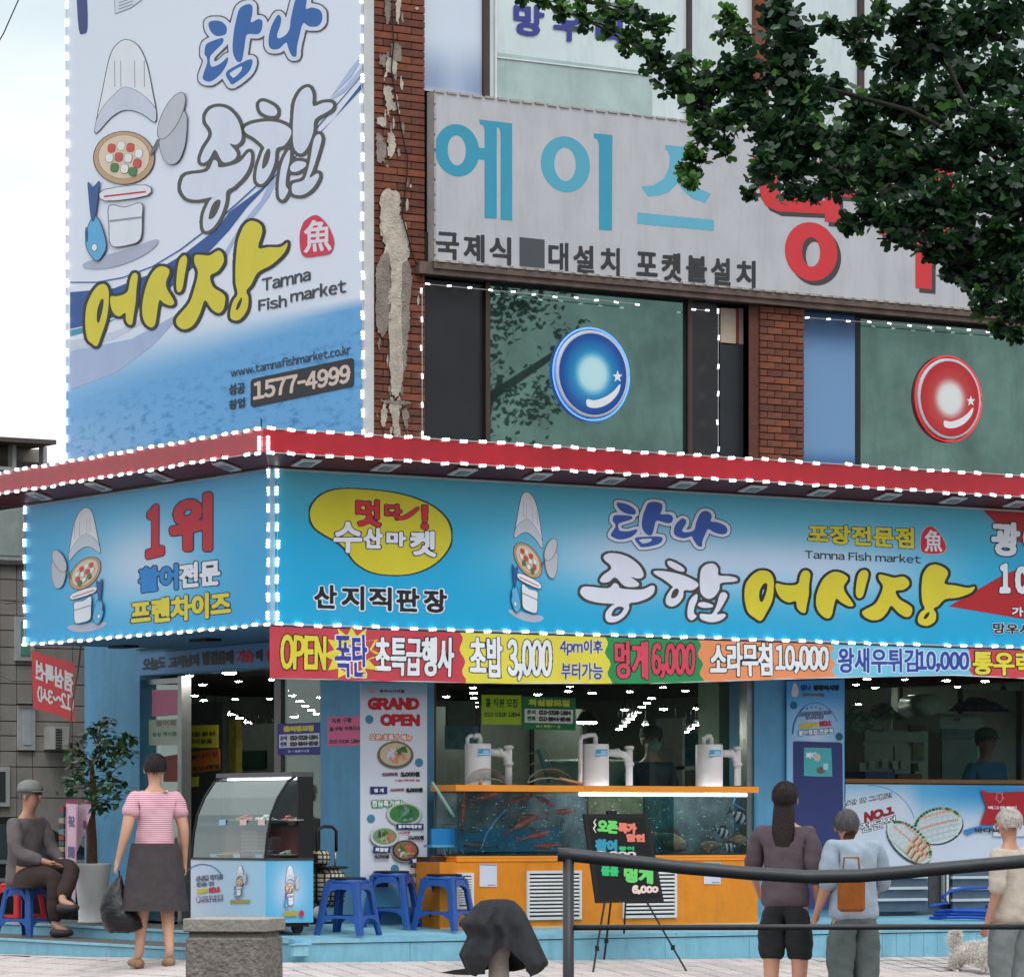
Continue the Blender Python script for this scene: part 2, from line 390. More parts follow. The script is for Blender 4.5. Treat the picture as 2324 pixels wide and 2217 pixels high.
for t in tilesn:
    D, u, v, cx, cy, z = t; e = .02
    gx = (gz(cx + e, cy) - gz(cx - e, cy)) / 2 / e; gy = (gz(cx, cy + e) - gz(cx, cy - e)) / 2 / e
    if id(t) in vs_:
        rot = (math.atan(gy) + R.uniform(-.006, .006), -math.atan(gx) + R.uniform(-.006, .006), 0)
        inst(tmesh[R.randrange(12)], 'paving_tile', pav, (cx, cy, z + R.uniform(-.001, .002)), rot=rot)
    elif v < 2700:
        a = .0872; rest.add([(cx + i * a, cy + j * a, z + i * a * gx + j * a * gy) for i, j in ((-1, -1), (1, -1), (1, 1), (-1, 1))], [(0, 1, 2, 3)], R.randrange(4))
tag(rest.build('paving_tile_field', tile_m, pav), kind='stuff')

# ================================================================ platform and side steps
blue = mat('blue_paint', (124, 182, 204), .5, nz=.08, sc=5, bump=.2, dirt=.42)
blue2 = mat('blue_paint_worn', (138, 192, 210), .55, nz=.10, sc=14, bump=.2, dirt=.3)
mtread = mat('grey_tread', (98, 95, 93), .9, nz=.12, sc=30, bump=.3)
gap = mat('dark_gap', (18, 22, 26), .9, nz=0)
plat = tag(E('shop_platform', (0, 0, 0), 'low blue painted platform with stepped side running along the shop front', 'platform'))
# main platform: planks along the facade on a lower fascia
def pquad(mb, x0, x1, y0, y1, th=.03):
    mb.hexa([(x0, y0, pz(y0) - th), (x1, y0, pz(y0) - th), (x1, y1, pz(y1) - th), (x0, y1, pz(y1) - th), (x0, y0, pz(y0)), (x1, y0, pz(y0)), (x1, y1, pz(y1)), (x0, y1, pz(y1))])
ends = [0.05, 1.9, 3.5, 5.1, 6.7, 8.3, 12]
yb = [PF - .015, -.09, .14, .37, .60, TW + .05]
for k in range(5):
    for a, b in zip(ends[:-1], ends[1:]):
        mb = MB(); pquad(mb, a + .002, b - .002, yb[k] + .002, yb[k + 1] - .002); mb.build('deck_board', [blue, blue2][k % 2], plat)
mb = MB(); mb.box(.14, 12, PF + .012, PF + .05, -.35, pz(PF) - .032); mb.build('fascia_backing', gap, plat)
fx = [.12, 1.05, 1.62, 3.4, S(1700, PF)] + [S(1824 + q / 3.934, PF) for q in (700, 825, 948, 1070, 1190, 1308, 1425, 1545, 1665)] + [12]
for a, b in zip(fx[:-1], fx[1:]):
    mb = MB(); mb.box(a + .002, b - .002, PF - .002, PF + .012, -.35, pz(PF) - .036 - R.uniform(0, .002)); mb.build('fascia_panel', blue, plat)
# chamfered corner
mb = MB(); c0 = (.12, PF); c1 = (0, PF + .20)
mb.hexa([(*c0, -.3), (.4, .3, -.3), (.3, .6, -.3), (*c1, -.3), (*c0, pz(PF) - .034), (.4, .3, pz(PF) - .034), (.3, .6, pz(PF) - .034), (*c1, pz(PF) - .034)]); mb.build('corner_panel', blue, plat)
mb = MB(); mb.hexa([(.115, PF - .015, .135), (.6, PF - .015, .135), (.6, .9, .135), (-.015, PF + .2, .135), (.115, PF - .015, .1675), (.6, PF - .015, .1675), (.6, .9, .1675), (-.015, PF + .2, .1675)]); mb.build('corner_board', blue2, plat)
mb = MB(); mb.box(0, .1, PF + .2, .9, -.3, .133); mb.build('corner_panel', blue, plat); mb = MB(); mb.box(-.015, .5, PF + .2, .9, .134, .166); mb.build('corner_board', blue2, plat)
# vent hood on the corner panel
hp = Pt(640 + 180 / 4.92, 2120 + 170 / 4.92, PF - .0)
mb = MB(); mb.box(hp.x - .065, hp.x + .065, PF - .05, PF - .002, hp.z - .045, hp.z + .03); mb.box(hp.x - .08, hp.x + .08, PF - .06, PF - .002, hp.z + .035, hp.z + .047); mb.build('vent_hood', blue2, plat)
# two side steps
s1b = .082
for (s0, s1_, z0, z1, t0, nm) in ((PS, .36, -.3, .085, .45, 'lower'), (.35, SW, .0, .178, .45, 'upper')):
    mb = MB(); mb.box(s0, s1_, t0, 6.2, z0, z1 - .022); mb.build('step_riser', blue, plat)
    mb = MB(); mb.box(s0 - .015, s0 + .06, t0, 6.2, z1 - .017, z1); mb.build('step_nosing', blue2, plat)
    mb = MB(); mb.box(s0 + .062, s1_, t0, 6.2, z1 - .02, z1 - .003); mb.build('step_tread', mtread, plat)

# ================================================================ building
brick_ms = [mat('brick_%d' % i, c, .85, nz=.18, sc=25, bump=.5) for i, c in enumerate(((128, 74, 55), (116, 68, 52), (136, 80, 58), (104, 62, 50), (122, 74, 58)))]
mortar = mat('mortar', (88, 56, 46), .95, nz=.2, sc=20)
plaster = mat('old_plaster', (196, 184, 168), .9, nz=.22, sc=14, bump=.6, dirt=.35)
plaster2 = mat('grey_plaster', (146, 134, 124), .9, nz=.25, sc=14, bump=.6, dirt=.4)
dark = mat('dark_frame', (34, 30, 28), .6, nz=.15)
black = mat('near_black', (20, 21, 23), .5, nz=.1)
bwall = mat('blue_wall', (92, 156, 192), .6, nz=.08, sc=3, bump=.15, dirt=.28)
inner = mat('interior_dark', (34, 36, 36), .8, nz=.15)
innerw = mat('interior_wall', (120, 132, 124), .8, nz=.1)
alu = mat('aluminium', (148, 150, 148), .35, .7, nz=.08, sc=12)
B = E('corner_building', (SW, TW, 0), 'brick corner building with dark second floor windows and pale blue shop floor', 'building')
dz0, dz1 = .17, 2.72; ZR = 11.5
tdr0, tdr1 = T(317, SW), T(727, SW)              # doorway in the side wall
zl = Zs(325, 1534, SW)                           # door head
plan = [(SW, TW), (SW, 5.62), (10, 20), (16, 20), (16, TW)]
# ground floor
mb = MB(); mb.box(SW, SW + .2, tdr0, 5.62, .1, dz1); mb.build('side_wall', bwall, B)
mb = MB(); mb.box(SW, SW + .2, tdr1, tdr0, zl, dz1); mb.build('door_lintel', bwall, B)
p1 = S(985, TW); p2a, p2b = S(1712, TW), S(1917, TW)
mb = MB(); mb.box(SW, p1, TW, tdr1, .1, dz1); mb.build('corner_pillar', bwall, B)
mb = MB(); mb.box(p2a, p2b, TW, TW + .35, .1, dz1); mb.build('blue_pillar', bwall, B)
# interior shell
mb = MB(); pl = plan
def wallq(a, b, z0, z1, mi=0): mb.quad((*a, z0), (*b, z0), (*b, z1), (*a, z1), mi)
wallq((SW, 5.62), (10, 20), .1, dz1); wallq((10, 20), (16, 20), .1, dz1); wallq((16, 20), (16, TW), .1, dz1)
mb.build('interior_wall', innerw, B)
mb = MB(); mb.add([(x, y, .2) for x, y in pl], [(0, 1, 2, 3, 4)]); mb.build('floor', mat('shop_floor', (60, 60, 56), .4, nz=.1), B)
mb = MB(); mb.add([(x, y, dz1 - .01) for x, y in pl], [(0, 1, 2, 3, 4)]); mb.build('ceiling', mat('shop_ceiling', (16, 17, 18), .9, nz=.1), B)
# upper storeys: body behind the facade skin
mb = MB(); mb.add([(SW + .12, TW + .3, dz1), (SW + .12, 5.6, dz1), (10.1, 19.9, dz1), (16, 19.9, dz1), (16, TW + .3, dz1)] + [(SW + .12, TW + .3, ZR), (SW + .12, 5.6, ZR), (10.1, 19.9, ZR), (16, 19.9, ZR), (16, TW + .3, ZR)],
    [(0, 1, 2, 3, 4), (5, 6, 7, 8, 9)] + [(i, (i + 1) % 5, (i + 1) % 5 + 5, i + 5) for i in range(5)]); mb.build('upper_floors', mat('inner_core', (30, 34, 34), .9, nz=.1), B)
mb = MB(); mb.box(SW, 16, TW + .02, TW + .3, dz1, 3.75); mb.box(SW, SW + .12, TW, 5.62, dz1, ZR); mb.build('wall_slab', mortar, B)
# brick pillars
pa0, pa1 = SW, S(962, TW); pb0, pb1 = S(1722, TW), S(1823, TW)
def pillar(x0, x1, z0, z1, cols, reveal, row=.0585):
    mb = MB(); mb.box(x0 - (.0 if x0 == SW else .1), x1, TW + .006, TW + .3, z0, z1); g = mb.build('brick_pillar', mortar, B)
    wdt = (x1 - x0) / cols; meshes = []
    for q in range(10):
        m_ = MB(); m_.box(-wdt / 2 + .003, wdt / 2 - .003, -.016 - R.uniform(0, .005), .01, -row / 2 + .0035, row / 2 - .0035, bev=.003); o = m_.build('b', brick_ms[q % 5]); meshes.append(o.data); bpy.data.objects.remove(o)
    hm = MB(); hm.box(-wdt / 4 + .003, wdt / 4 - .003, -.018, .01, -row / 2 + .0035, row / 2 - .0035, bev=.003); o = hm.build('b', brick_ms[1]); hme = o.data; bpy.data.objects.remove(o)
    n = 0; z = z0 + row / 2; r = 0
    while z < z1:
        if r % 2 == 0:
            for i in range(cols): inst(meshes[R.randrange(10)], 'brick', g, (x0 + wdt * (i + .5), TW + R.uniform(-.002, .002), z), rz=R.uniform(-.008, .008)); n += 1
        else:
            inst(hme, 'brick', g, (x0 + wdt * .25, TW, z)); inst(hme, 'brick', g, (x1 - wdt * .25, TW, z))
            for i in range(cols - 1): inst(meshes[R.randrange(10)], 'brick', g, (x0 + wdt * (i + 1), TW + R.uniform(-.002, .002), z), rz=R.uniform(-.008, .008)); n += 1
        z += row; r += 1
    return g
g1 = pillar(pa0, pa1, 3.74, 7.75, 2, 0)
g2 = pillar(pb0, pb1, 3.74, Z(1770, 640, TW), 3, 1)
mb = MB(); mb.box(pb0 - .10, pb0 - .003, TW + .0, TW + .2, 3.74, Z(1770, 690, TW)); mb.build('pillar_reveal', brick_ms[3], B)
for (ua, ub) in ((1716, 1744),):
    mb = MB(); mb.box(S(ua, TW), S(ub, TW), TW, TW + .2, 6.3, ZR); mb.build('upper_pillar', brick_ms[0], B)
# plaster smeared over the corner pillar
ZA = zc(840, 200, 6.256); ZB = zc(840, 700, 6.256); ZC = zc(820, 0, 2.5218); ZD = zc(820, 500, 2.5218)
for T_, pts, c in (
    (ZA, [(150, 0), (280, 0), (270, 70), (300, 130), (270, 190), (340, 210), (365, 225), (370, 320), (250, 320), (240, 390), (205, 370), (185, 200)], plaster),
    (ZA, [(65, 420), (190, 440), (185, 540), (150, 560), (70, 520)], plaster), (ZA, [(60, 640), (140, 700), (150, 780), (60, 800)], plaster2),
    (ZA, [(225, 660), (290, 650), (330, 800), (280, 1000), (220, 960), (215, 800)], plaster), (ZA, [(65, 790), (195, 800), (195, 960), (150, 1060), (75, 1050)], plaster2),
    (ZA, [(150, 1490), (250, 1510), (300, 1460), (360, 1500), (380, 1680), (390, 1790), (330, 1800), (310, 1876), (140, 1876), (200, 1760)], plaster),
    (ZC, [(125, 0), (150, 0), (160, 60), (140, 150), (125, 100)], plaster2), (ZC, [(190, 0), (215, 0), (205, 130), (190, 120)], plaster),
    (ZC, [(160, 260), (215, 265), (210, 350), (170, 350)], plaster2), (ZC, [(95, 320), (125, 320), (125, 385), (90, 370)], plaster2),
    (ZC, [(140, 330), (190, 370), (180, 430), (135, 420), (120, 470), (128, 390)], plaster),
    (ZC, [(105, 1100), (200, 1110), (210, 1240), (245, 1300), (245, 1500), (110, 1500), (125, 1400), (100, 1290)], plaster),
    (ZD, [(100, 0), (225, 0), (245, 80), (235, 150), (180, 160), (115, 130)], plaster),
    (ZD, [(80, 240), (150, 215), (150, 600), (80, 640), (72, 400)], plaster2), (ZD, [(215, 225), (260, 240), (275, 330), (262, 480), (265, 620), (250, 700), (245, 830), (215, 890), (210, 500)], plaster2),
    (ZD, [(150, 200), (215, 210), (215, 560), (225, 800), (210, 980), (160, 990), (148, 760)], plaster),
    (ZB, [(80, 470), (120, 440), (110, 560), (90, 590)], plaster2), (ZB, [(150, 1300), (510, 1330), (500, 1370), (190, 1350)], plaster2),
    (ZB, [(245, 1370), (390, 1390), (385, 1600), (400, 1800), (310, 1790), (290, 1600)], plaster), (ZB, [(160, 1350), (200, 1370), (205, 1600), (160, 1680), (120, 1600)], plaster),
    (ZB, [(450, 1420), (510, 1450), (505, 1700), (480, 1720), (420, 1500)], plaster2)):
    jag = smooth_poly(pts, 9); wob = [R.uniform(-1, 1) for _ in range(len(jag) + 3)]; jag = jag + np.array([[(R.uniform(-4, 4) + 6 * wob[q_]) , (R.uniform(-5, 5) + 7 * wob[q_ + 1])] for q_ in range(len(jag))]) * (2.0 if T_ in (ZA, ZB) else .9)
    v, f = tess([T_(jag)]); P = Print('t', TW, .030); P.raw(v, f, c, P.k + .0004 * R.randrange(20)); P.build('plaster_patch', g1)
r_f = random.Random(12)
for q_ in range(60):                             # flakes of render left between the bricks
    u_, v_ = r_f.gauss(893, 19), r_f.uniform(0, 985); u_ = max(852, min(945, u_)); w_, h_ = r_f.uniform(1.5, 5), r_f.uniform(3, 20)
    pts = [(u_ + math.cos(a) * w_ * r_f.uniform(.5, 1.2), v_ + math.sin(a) * h_ * r_f.uniform(.5, 1.2)) for a in np.linspace(0, 2 * math.pi, 13)[:-1]]; P = Print('t', TW, .029); v, f = tess([np.array(pts)]); P.raw(v, f, r_f.choice((plaster, plaster2)), P.k - .0002 * (q_ % 9)); P.build('plaster_flake', g1)
# dangling cable on the pillar
pts = [Pt(820 + x / 2.5218, y / 2.5218, TW - .05) for x, y in ((180, -40), (178, 100), (185, 250), (172, 400), (210, 640), (245, 820), (265, 900), (262, 1000), (235, 1240), (300, 1480))] + [Pt(820 + x / 2.52, 500 + y / 2.52, TW - .05) for x, y in ((330, 270), (345, 330))]
tag(MB().tube(pts, .006, 6).build('wall_cable', black, None, True), 'black cable hanging loosely down the plaster patched brick pillar', 'cable')
# third floor windows
gfil = mat('filmed_glass', (206, 218, 218), .25, nz=.05, sc=2, dirt=.3, spec=.6)
gfil2 = mat('dirty_pale_glass', (168, 188, 184), .2, nz=.1, sc=3, dirt=.35, spec=.6)
TG = TW + .06
def px_box(u0, u1, v0, v1, t, th, m, name, parent=None):      # upright slab seen between these pixels
    a, b = S(u0, t), S(u1, t); mb = MB(); mb.box(a, b, t, t + th, Z((u0 + u1) / 2, v1, t), Z((u0 + u1) / 2, v0, t)); return mb.build(name, m, parent)
def win(name_, u0, u1, v0, v1, t, m):
    f = px_box(u0, u1, v0, v1, t + .012, .03, m, 'pane', B); return f
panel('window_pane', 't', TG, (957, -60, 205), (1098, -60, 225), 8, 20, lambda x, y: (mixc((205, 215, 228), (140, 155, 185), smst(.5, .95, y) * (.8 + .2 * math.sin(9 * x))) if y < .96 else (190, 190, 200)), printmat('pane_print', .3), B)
for u0, u1, m in ((1112, 1562, gfil), (1570, 1712, gfil), (1745, 1950, gfil), (1962, 2400, gfil)):
    px_box(u0, u1, -60, 420, TG, .02, m, 'window_pane', B)
px_box(1128, 1480, 142, 320, TG - .006, .004, gfil2, 'film_strip', B)
px_box(1124, 1128, -60, 300, TG - .02, .015, mat('white_trim', (215, 218, 218), .5), 'window_bead', B)
mb = MB(); a, b = Pt(1128, 131, TG - .012), Pt(1480, 172, TG - .012); mb.tube([a, b], .006, 6); mb.build('window_bead', MC['white_trim'], B)
for u0, u1 in ((950, 957), (1098, 1111), (1562, 1571), (1712, 1716), (1950, 1962)):
    px_box(u0, u1, -60, 420, TG - .03, .06, mat('brown_mullion', (72, 56, 50), .6, nz=.15), 'mullion', B)
P = Print('t', TG, .01)
Z5 = zc(820, 0, 2.5218)
P.text('망', (1164, 8, 80), (1234, 14, 86), [(3.2, (58, 62, 140))]); P.text('우', (1254, 20, 92), (1328, 26, 98), [(3.2, (58, 62, 140))]); P.text('리', (1350, 28, 106), (1412, 32, 112), [(3.2, (58, 62, 140))])
P.build('window_lettering', B)
# second floor
refl = mat('green_reflecting_glass', (92, 120, 111), .015, .75, nz=.24, sc=1.6, spec=.6, bump=0, dirt=.5)
dk = mat('blacked_pane', (34, 35, 38), .35, nz=.15, sc=3)
vb = 1075
def w2(u0, u1, v0, m, nm='window_pane', t=TG + .02, vbot=None): px_box(u0, u1, v0, vbot or vb, t, .02, m, nm, B)
w2(955, 1103, 640, dk); w2(1113, 1562, 650, refl); w2(1570, 1628, 660, dk)
w2(1634, 1704, 780, mat('black_box_panel', (36, 40, 44), .5, nz=.1), 'cover_panel'); w2(1636, 1670, 700, mat('cream_board', (186, 168, 148), .7, nz=.1), 'board', vbot=782); w2(1670, 1676, 700, mat('red_trim', (120, 34, 34), .6), 'board', vbot=782); w2(1677, 1692, 700, mat('pale_board', (140, 120, 112), .7), 'board', vbot=782)
w2(1692, 1722, 640, black, 'recess', t=TG + .05)
panel('blue_pane', 't', TG + .02, (1823, 700, vb), (1940, 705, vb + 5), 6, 24, lambda x, y: mixc(mixc((40, 82, 130), (112, 150, 190), smst(.02, .3, y)), (60, 100, 150), smst(.85, .92, y) * .8), printmat('pane_print', .3), B)
w2(1940, 1953, 690, black, 'mullion'); w2(1953, 2330, 700, refl); w2(2330, 2341, 690, black, 'mullion'); w2(2341, 2700, 700, refl)
for u in (1103, 1562): w2(u, u + 10, 640, mat('bronze_frame', (78, 62, 54), .5, .3), 'mullion', t=TG - .02)
# recess shade as a dark-coloured band over the windows, under the big old sign
mb = MB(); mb.box(pa1, 16, TW - .02, TW + .3, Z(1300, 655, TW), Z(1300, 560, TW)); mb.build('window_head', mat('recess_shade', (40, 32, 30), .9, nz=.2), B)
mb = MB(); mb.box(pa1 - .0, 16, TW + .02, TW + .3, 3.7, Z(1300, 1062, TW)); mb.build('window_sill', mat('sill', (70, 50, 44), .8, nz=.2), B)

# ================================================================ ground floor openings on the main wall
win_gl = glass('shop_glass', (.86, .93, .90), 0)
def frame_bar(u0, u1, v0, v1, t, m, nm='window_frame', th=.05): return px_box(u0, u1, v0, v1, t, th, m, nm, B)
px_box(986, 1700, 1540, 2075, TW + .08, .01, win_gl, 'window_pane', B)
px_box(1918, 2700, 1530, 1772, TW + .08, .01, win_gl, 'window_pane', B)
frame_bar(975, 990, 1500, 2080, TW + .02, mat('bronze_frame2', (88, 76, 66), .5, .3, nz=.15), th=.1)
frame_bar(1695, 1712, 1500, 2080, TW + .02, alu, th=.1)
mb = MB(); mb.box(p1, 16, TW + .03, TW + .2, 2.33, dz1 + .3); mb.build('window_header', mat('greenish_board', (44, 52, 40), .7, nz=.3, sc=4), B)
mb = MB(); mb.box(p2b, 16, TW + .0, TW + .25, Z(2100, 1777, TW), Z(2100, 1768, TW)); mb.build('counter_edge', mat('copper_trim', (128, 88, 46), .4, .4), B)
mb = MB(); mb.box(p2b, 16, TW + .06, TW + .24, .15, Z(2100, 1778, TW)); mb.build('low_wall', mat('steel_panel', (122, 134, 142), .35, .6, nz=.08), B)
# side doorway: frames, sliding leaf, side light
TD = SW + .06
def sbar(u0, u1, v0, v1, s, m, nm, th=.05, parent=None):
    a, b = T(u1, s), T(u0, s); um = (u0 + u1) / 2; mb = MB(); mb.box(s, s + th, a, b, Zs(um, v1, s), Zs(um, v0, s)); return mb.build(nm, m, parent or B)
sbar(317, 327, 1534, 2100, TD, alu, 'door_frame'); sbar(403, 412, 1534, 2100, TD, alu, 'door_frame'); sbar(414, 422, 1534, 2100, TD + .05, alu, 'door_frame'); sbar(622, 637, 1534, 2100, TD, mat('grey_frame', (120, 118, 114), .5, .4), 'door_frame', .07)
sbar(327, 403, 1540, 1552, TD, alu, 'door_frame')
sbar(327, 403, 1552, 2090, TD + .02, glass('door_glass', (.75, .84, .80), .06), 'door_pane', .008)
sbar(637, 727, 1536, 2090, TD + .02, win_gl, 'door_pane', .008)

# ================================================================ light modules
lens = mat('led_white', (255, 255, 255), .3, nz=0, emit=3.2)
housing = mat('led_housing', (200, 205, 210), .5)
def led_mesh(ax):                                # three lenses on a strip; ax 0 along X, 1 along Y, 2 upright
    mb = MB()
    for k in (-1, 0, 1):
        c = [0, 0, 0]; c[ax] = k * .023
        mb.ell(c, (.0135 if ax != 0 else .012, .0135, .0125), 8, 5)
    lo = [-.008] * 3; hi = [.008] * 3; lo[ax] = -.034; hi[ax] = .034
    mb.box(lo[0], hi[0], lo[1], hi[1], lo[2], hi[2], 1); o = mb.build('led', [lens, housing]); me = o.data; bpy.data.objects.remove(o); return me
LED = [led_mesh(0), led_mesh(1), led_mesh(2)]
def led_row(parent, a, b, pitch, ax, jit=.006, skip=.012):
    a, b = Vector(a), Vector(b); n = max(1, int(round((b - a).length / pitch)))
    for i in range(n + 1):
        if R.random() < skip: continue
        p = a.lerp(b, i / n) + Vector([R.uniform(-jit, jit) for _ in range(3)]); inst(LED[ax], 'light_module', parent, p, rot=(R.uniform(-.1, .1), R.uniform(-.12, .12), R.uniform(-.1, .1)))
    cord = MB().tube([a, b], .0035, 5); cord.build('light_cord', mat('clear_cord', (196, 190, 190), .5), parent)

# ================================================================ red canopy
CT, CS, CZ0, CZ1 = -.40, -.30, 3.735, 3.905
red = mat('red_fascia', (172, 20, 38), .3, nz=.16, sc=.8, spec=.5, dirt=.2)
cn = E('red_canopy', (0, 0, CZ1), 'long red canopy fascia edged with white light modules above the blue signs', 'canopy')
mb = MB(); mb.box(CS, 10, CT, CT + .03, CZ0, CZ1); mb.build('fascia', red, cn)
mb = MB(); mb.box(CS, CS + .03, CT + .031, 5.02, CZ0, CZ1); mb.build('fascia', red, cn)
mb = MB(); mb.box(CS + .031, 10, CT + .031, TW + .02, CZ1 - .04, CZ1 - .003); mb.box(CS + .031, SW, TW + .02, 5.02, CZ1 - .04, CZ1 - .003); mb.build('roof_deck', mat('deck_grey', (90, 88, 88), .8), cn)
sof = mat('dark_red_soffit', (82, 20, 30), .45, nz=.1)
ZI = 3.672                                       # the soffit falls towards the sign
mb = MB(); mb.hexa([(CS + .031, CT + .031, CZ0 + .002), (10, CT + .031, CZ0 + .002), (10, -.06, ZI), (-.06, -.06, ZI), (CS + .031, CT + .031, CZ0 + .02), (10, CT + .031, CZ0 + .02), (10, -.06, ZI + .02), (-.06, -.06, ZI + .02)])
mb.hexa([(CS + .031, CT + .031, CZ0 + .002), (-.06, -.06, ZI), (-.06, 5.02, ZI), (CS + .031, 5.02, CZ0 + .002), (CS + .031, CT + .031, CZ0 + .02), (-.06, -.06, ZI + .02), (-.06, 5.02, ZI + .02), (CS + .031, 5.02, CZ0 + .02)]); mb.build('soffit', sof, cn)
mb = MB(); mb.box(-.06, 10, -.06, .05, 3.664, CZ0 + .03); mb.box(-.06, .05, .05, 5.02, 3.664, CZ0 + .03); mb.build('gap_shade', mat('gap_black', (28, 26, 27), .6), cn)  # black strip standing in for the shaded gap between soffit and sign
dl = MB(); dl.box(-.085, .085, -.085, .085, -.012, .0); dl.box(-.045, .045, -.045, .045, -.02, -.012, 1); o = dl.build('dl', [mat('downlight_grey', (196, 200, 204), .4), mat('downlight_lens', (120, 126, 132), .3)]); dlm = o.data; bpy.data.objects.remove(o)
x = S(693, -.2)
while x < 9.5: inst(dlm, 'downlight', cn, (x, -.215, CZ0 - .038), rot=(-math.atan2(CZ0 - ZI, .31), 0, 0)); x += .685
for u in (515, 362, 223, 88): y = T(u, -.17); inst(dlm, 'downlight', cn, (-.17, y, CZ0 - .036), rot=(0, math.atan2(CZ0 - ZI, .21), 0))
e = .012
led_row(cn, (CS + .06, CT - e, CZ1 + .003), (9.6, CT - e, CZ1 + .003), .168, 0); led_row(cn, (CS + .06, CT - e, CZ0 - .003), (9.6, CT - e, CZ0 - .003), .168, 0)
led_row(cn, (CS - e, CT + .06, CZ1 + .003), (CS - e, 5.0, CZ1 + .003), .168, 1); led_row(cn, (CS - e, CT + .06, CZ0 - .003), (CS - e, 5.0, CZ0 - .003), .168, 1)
for q in (.045, .085):
    inst(LED[2], 'light_module', cn, (CS + .035, CT - e, CZ0 + q)); inst(LED[2], 'light_module', cn, (CS - e, CT + .04, CZ0 + q))
MB().tube([Ps(593, 968, CS), Ps(593, 950, CS)], .006, 6).build('corner_rod', black, cn)
# window light strings
def wstring(lab, a, b, ax, pitch=.21, n=None):
    r = E('window_light_string', a, lab, 'string lights', 'light strings around the second floor windows'); led_row(r, a, b, pitch, ax, .006)
LED2 = LED
LED = [m.copy() for m in LED2]
for m in LED: m.transform(Matrix.Scale(.62, 4))
tw = TW - .03
wstring('white light string along the head of the window with the blue ball', Pt(968, 645, tw), Pt(1445, 690, tw), 0)
wstring('upright white light string between the brick pillar and the blacked out pane', Pt(958, 660, tw), Pt(958, 985, tw), 2)
wstring('upright white light string right of the blue ball window', Pt(1630, 705, tw), Pt(1630, 1020, tw), 2)
wstring('short white light string at the upper right corner of the blue ball window', Pt(1574, 702, tw), Pt(1604, 705, tw), 0, .12)
wstring('white light string along the head of the window with the red ball', Pt(1832, 721, tw), Pt(2330, 760, tw), 0)
LED = LED2

# ================================================================ blue sign boxes
ST, SB_ = 3.655, 2.508
def glow(x, y, wide=1.0, cx=.5):
    base = mixc((22, 152, 208), (24, 150, 205), y); top = (46, 160, 198)
    c = mixc(top, base, smst(0, .5, y)); k = math.exp(-((y - .45) / .24) ** 2) * smst(0, .16, x / wide) * (1 - smst(.85, 1.0, x)) if wide < 9 else 0
    return mixc(c, (178, 200, 232), k * .92)
pm = printmat('sign_print', .35)
ms = E('shop_signboard', (0, 0, SB_), 'long light blue illuminated shop signboard facing the main street under the red canopy', 'sign', rz=0)
def mainbg(x, y):                                # x 0..1 over 0..9 m
    k = math.exp(-((y - .47) / .27) ** 2) * smst(.13, .36, x) * (1 - smst(.55, .78, x))
    c = mixc((74, 176, 204), (30, 166, 214), smst(0, .55, y)); return mixc(c, (200, 214, 236), k * .93)
mb = MB(); mb.box(.022, 9.4, .004, .2, SB_, ST); mb.box(.0, 9.4, -.006, .004, ST - .006, ST + .008, 1); mb.box(0, 9.4, -.006, .004, SB_ - .01, SB_ + .002, 1); mb.build('box', [mat('sign_side', (60, 150, 190), .5), housing], ms)
u_end = 2324 + 420; zt = lambda u: (HV - (Vector((S(u, 0), 0, ST)) - CAM).z * FOC / ((Vector((S(u, 0), 0, ST)) - CAM).dot(FW)))
zb = lambda u: (HV - (Vector((S(u, 0), 0, SB_)) - CAM).z * FOC / ((Vector((S(u, 0), 0, SB_)) - CAM).dot(FW)))
def planegrid(ax, c, a0, a1, z0, z1, nx, ny, fn, m, parent, name='face'):
    vs = []; co = []
    for j in range(ny + 1):
        for i in range(nx + 1):
            x, y = i / nx, j / ny; a = a0 + (a1 - a0) * x; z = z1 + (z0 - z1) * y; vs.append((a, c, z) if ax == 't' else (c, a, z)); q = fn(x, y); co.append((*lin(q), q[3] if len(q) > 3 else 1))
    mb = MB(); mb.add(vs, [(j * (nx + 1) + i, (j + 1) * (nx + 1) + i, (j + 1) * (nx + 1) + i + 1, j * (nx + 1) + i + 1) for j in range(ny) for i in range(nx)])
    o = mb.build(name, m, parent); a = o.data.color_attributes.new('Col', 'FLOAT_COLOR', 'POINT'); a.data.foreach_set('color', np.array(co, np.float32).ravel()); return o
planegrid('t', 0, .022, 9.4, SB_, ST, 60, 16, mainbg, pm, ms)
ss = E('side_signboard', (0, 0, SB_), 'light blue illuminated signboard with a big red number on the side street', 'sign')
TE = T(58, 0)
def sidebg(x, y):
    k = math.exp(-(((x - .5) / .28) ** 2 + ((y - .5) / .36) ** 2)); k2 = math.exp(-(((x - .8) / .2) ** 2 + ((y - .3) / .3) ** 2)) * .3
    return mixc((20, 160, 216), (192, 214, 238), max(k, k2))
mb = MB(); mb.box(.004, .2, .022, TE, SB_, ST); mb.box(-.006, .004, .0, TE, ST - .006, ST + .008, 1); mb.box(-.006, .004, 0, TE, SB_ - .01, SB_ + .002, 1); mb.build('box', [MC['sign_side'], housing], ss)
planegrid('s', 0, TE, .022, SB_, ST, 40, 16, sidebg, pm, ss)
mb = MB(); mb.box(-.012, .02, -.012, .02, SB_, ST); mb.build('corner_post', mat('corner_pale', (150, 196, 222), .4), ms)
led_row(ms, (.05, -.016, SB_ - .004), (9.3, -.016, SB_ - .004), .168, 0); led_row(ms, (.038, -.016, SB_ + .06), (.038, -.016, ST - .03), .128, 2)
led_row(ss, (-.016, .05, SB_ - .004), (-.016, TE, SB_ - .004), .168, 1); led_row(ss, (-.016, .03, SB_ + .06), (-.016, .03, ST - .03), .128, 2); led_row(ss, (-.016, TE - .01, SB_ + .03), (-.016, TE - .01, ST - .03), .128, 2)
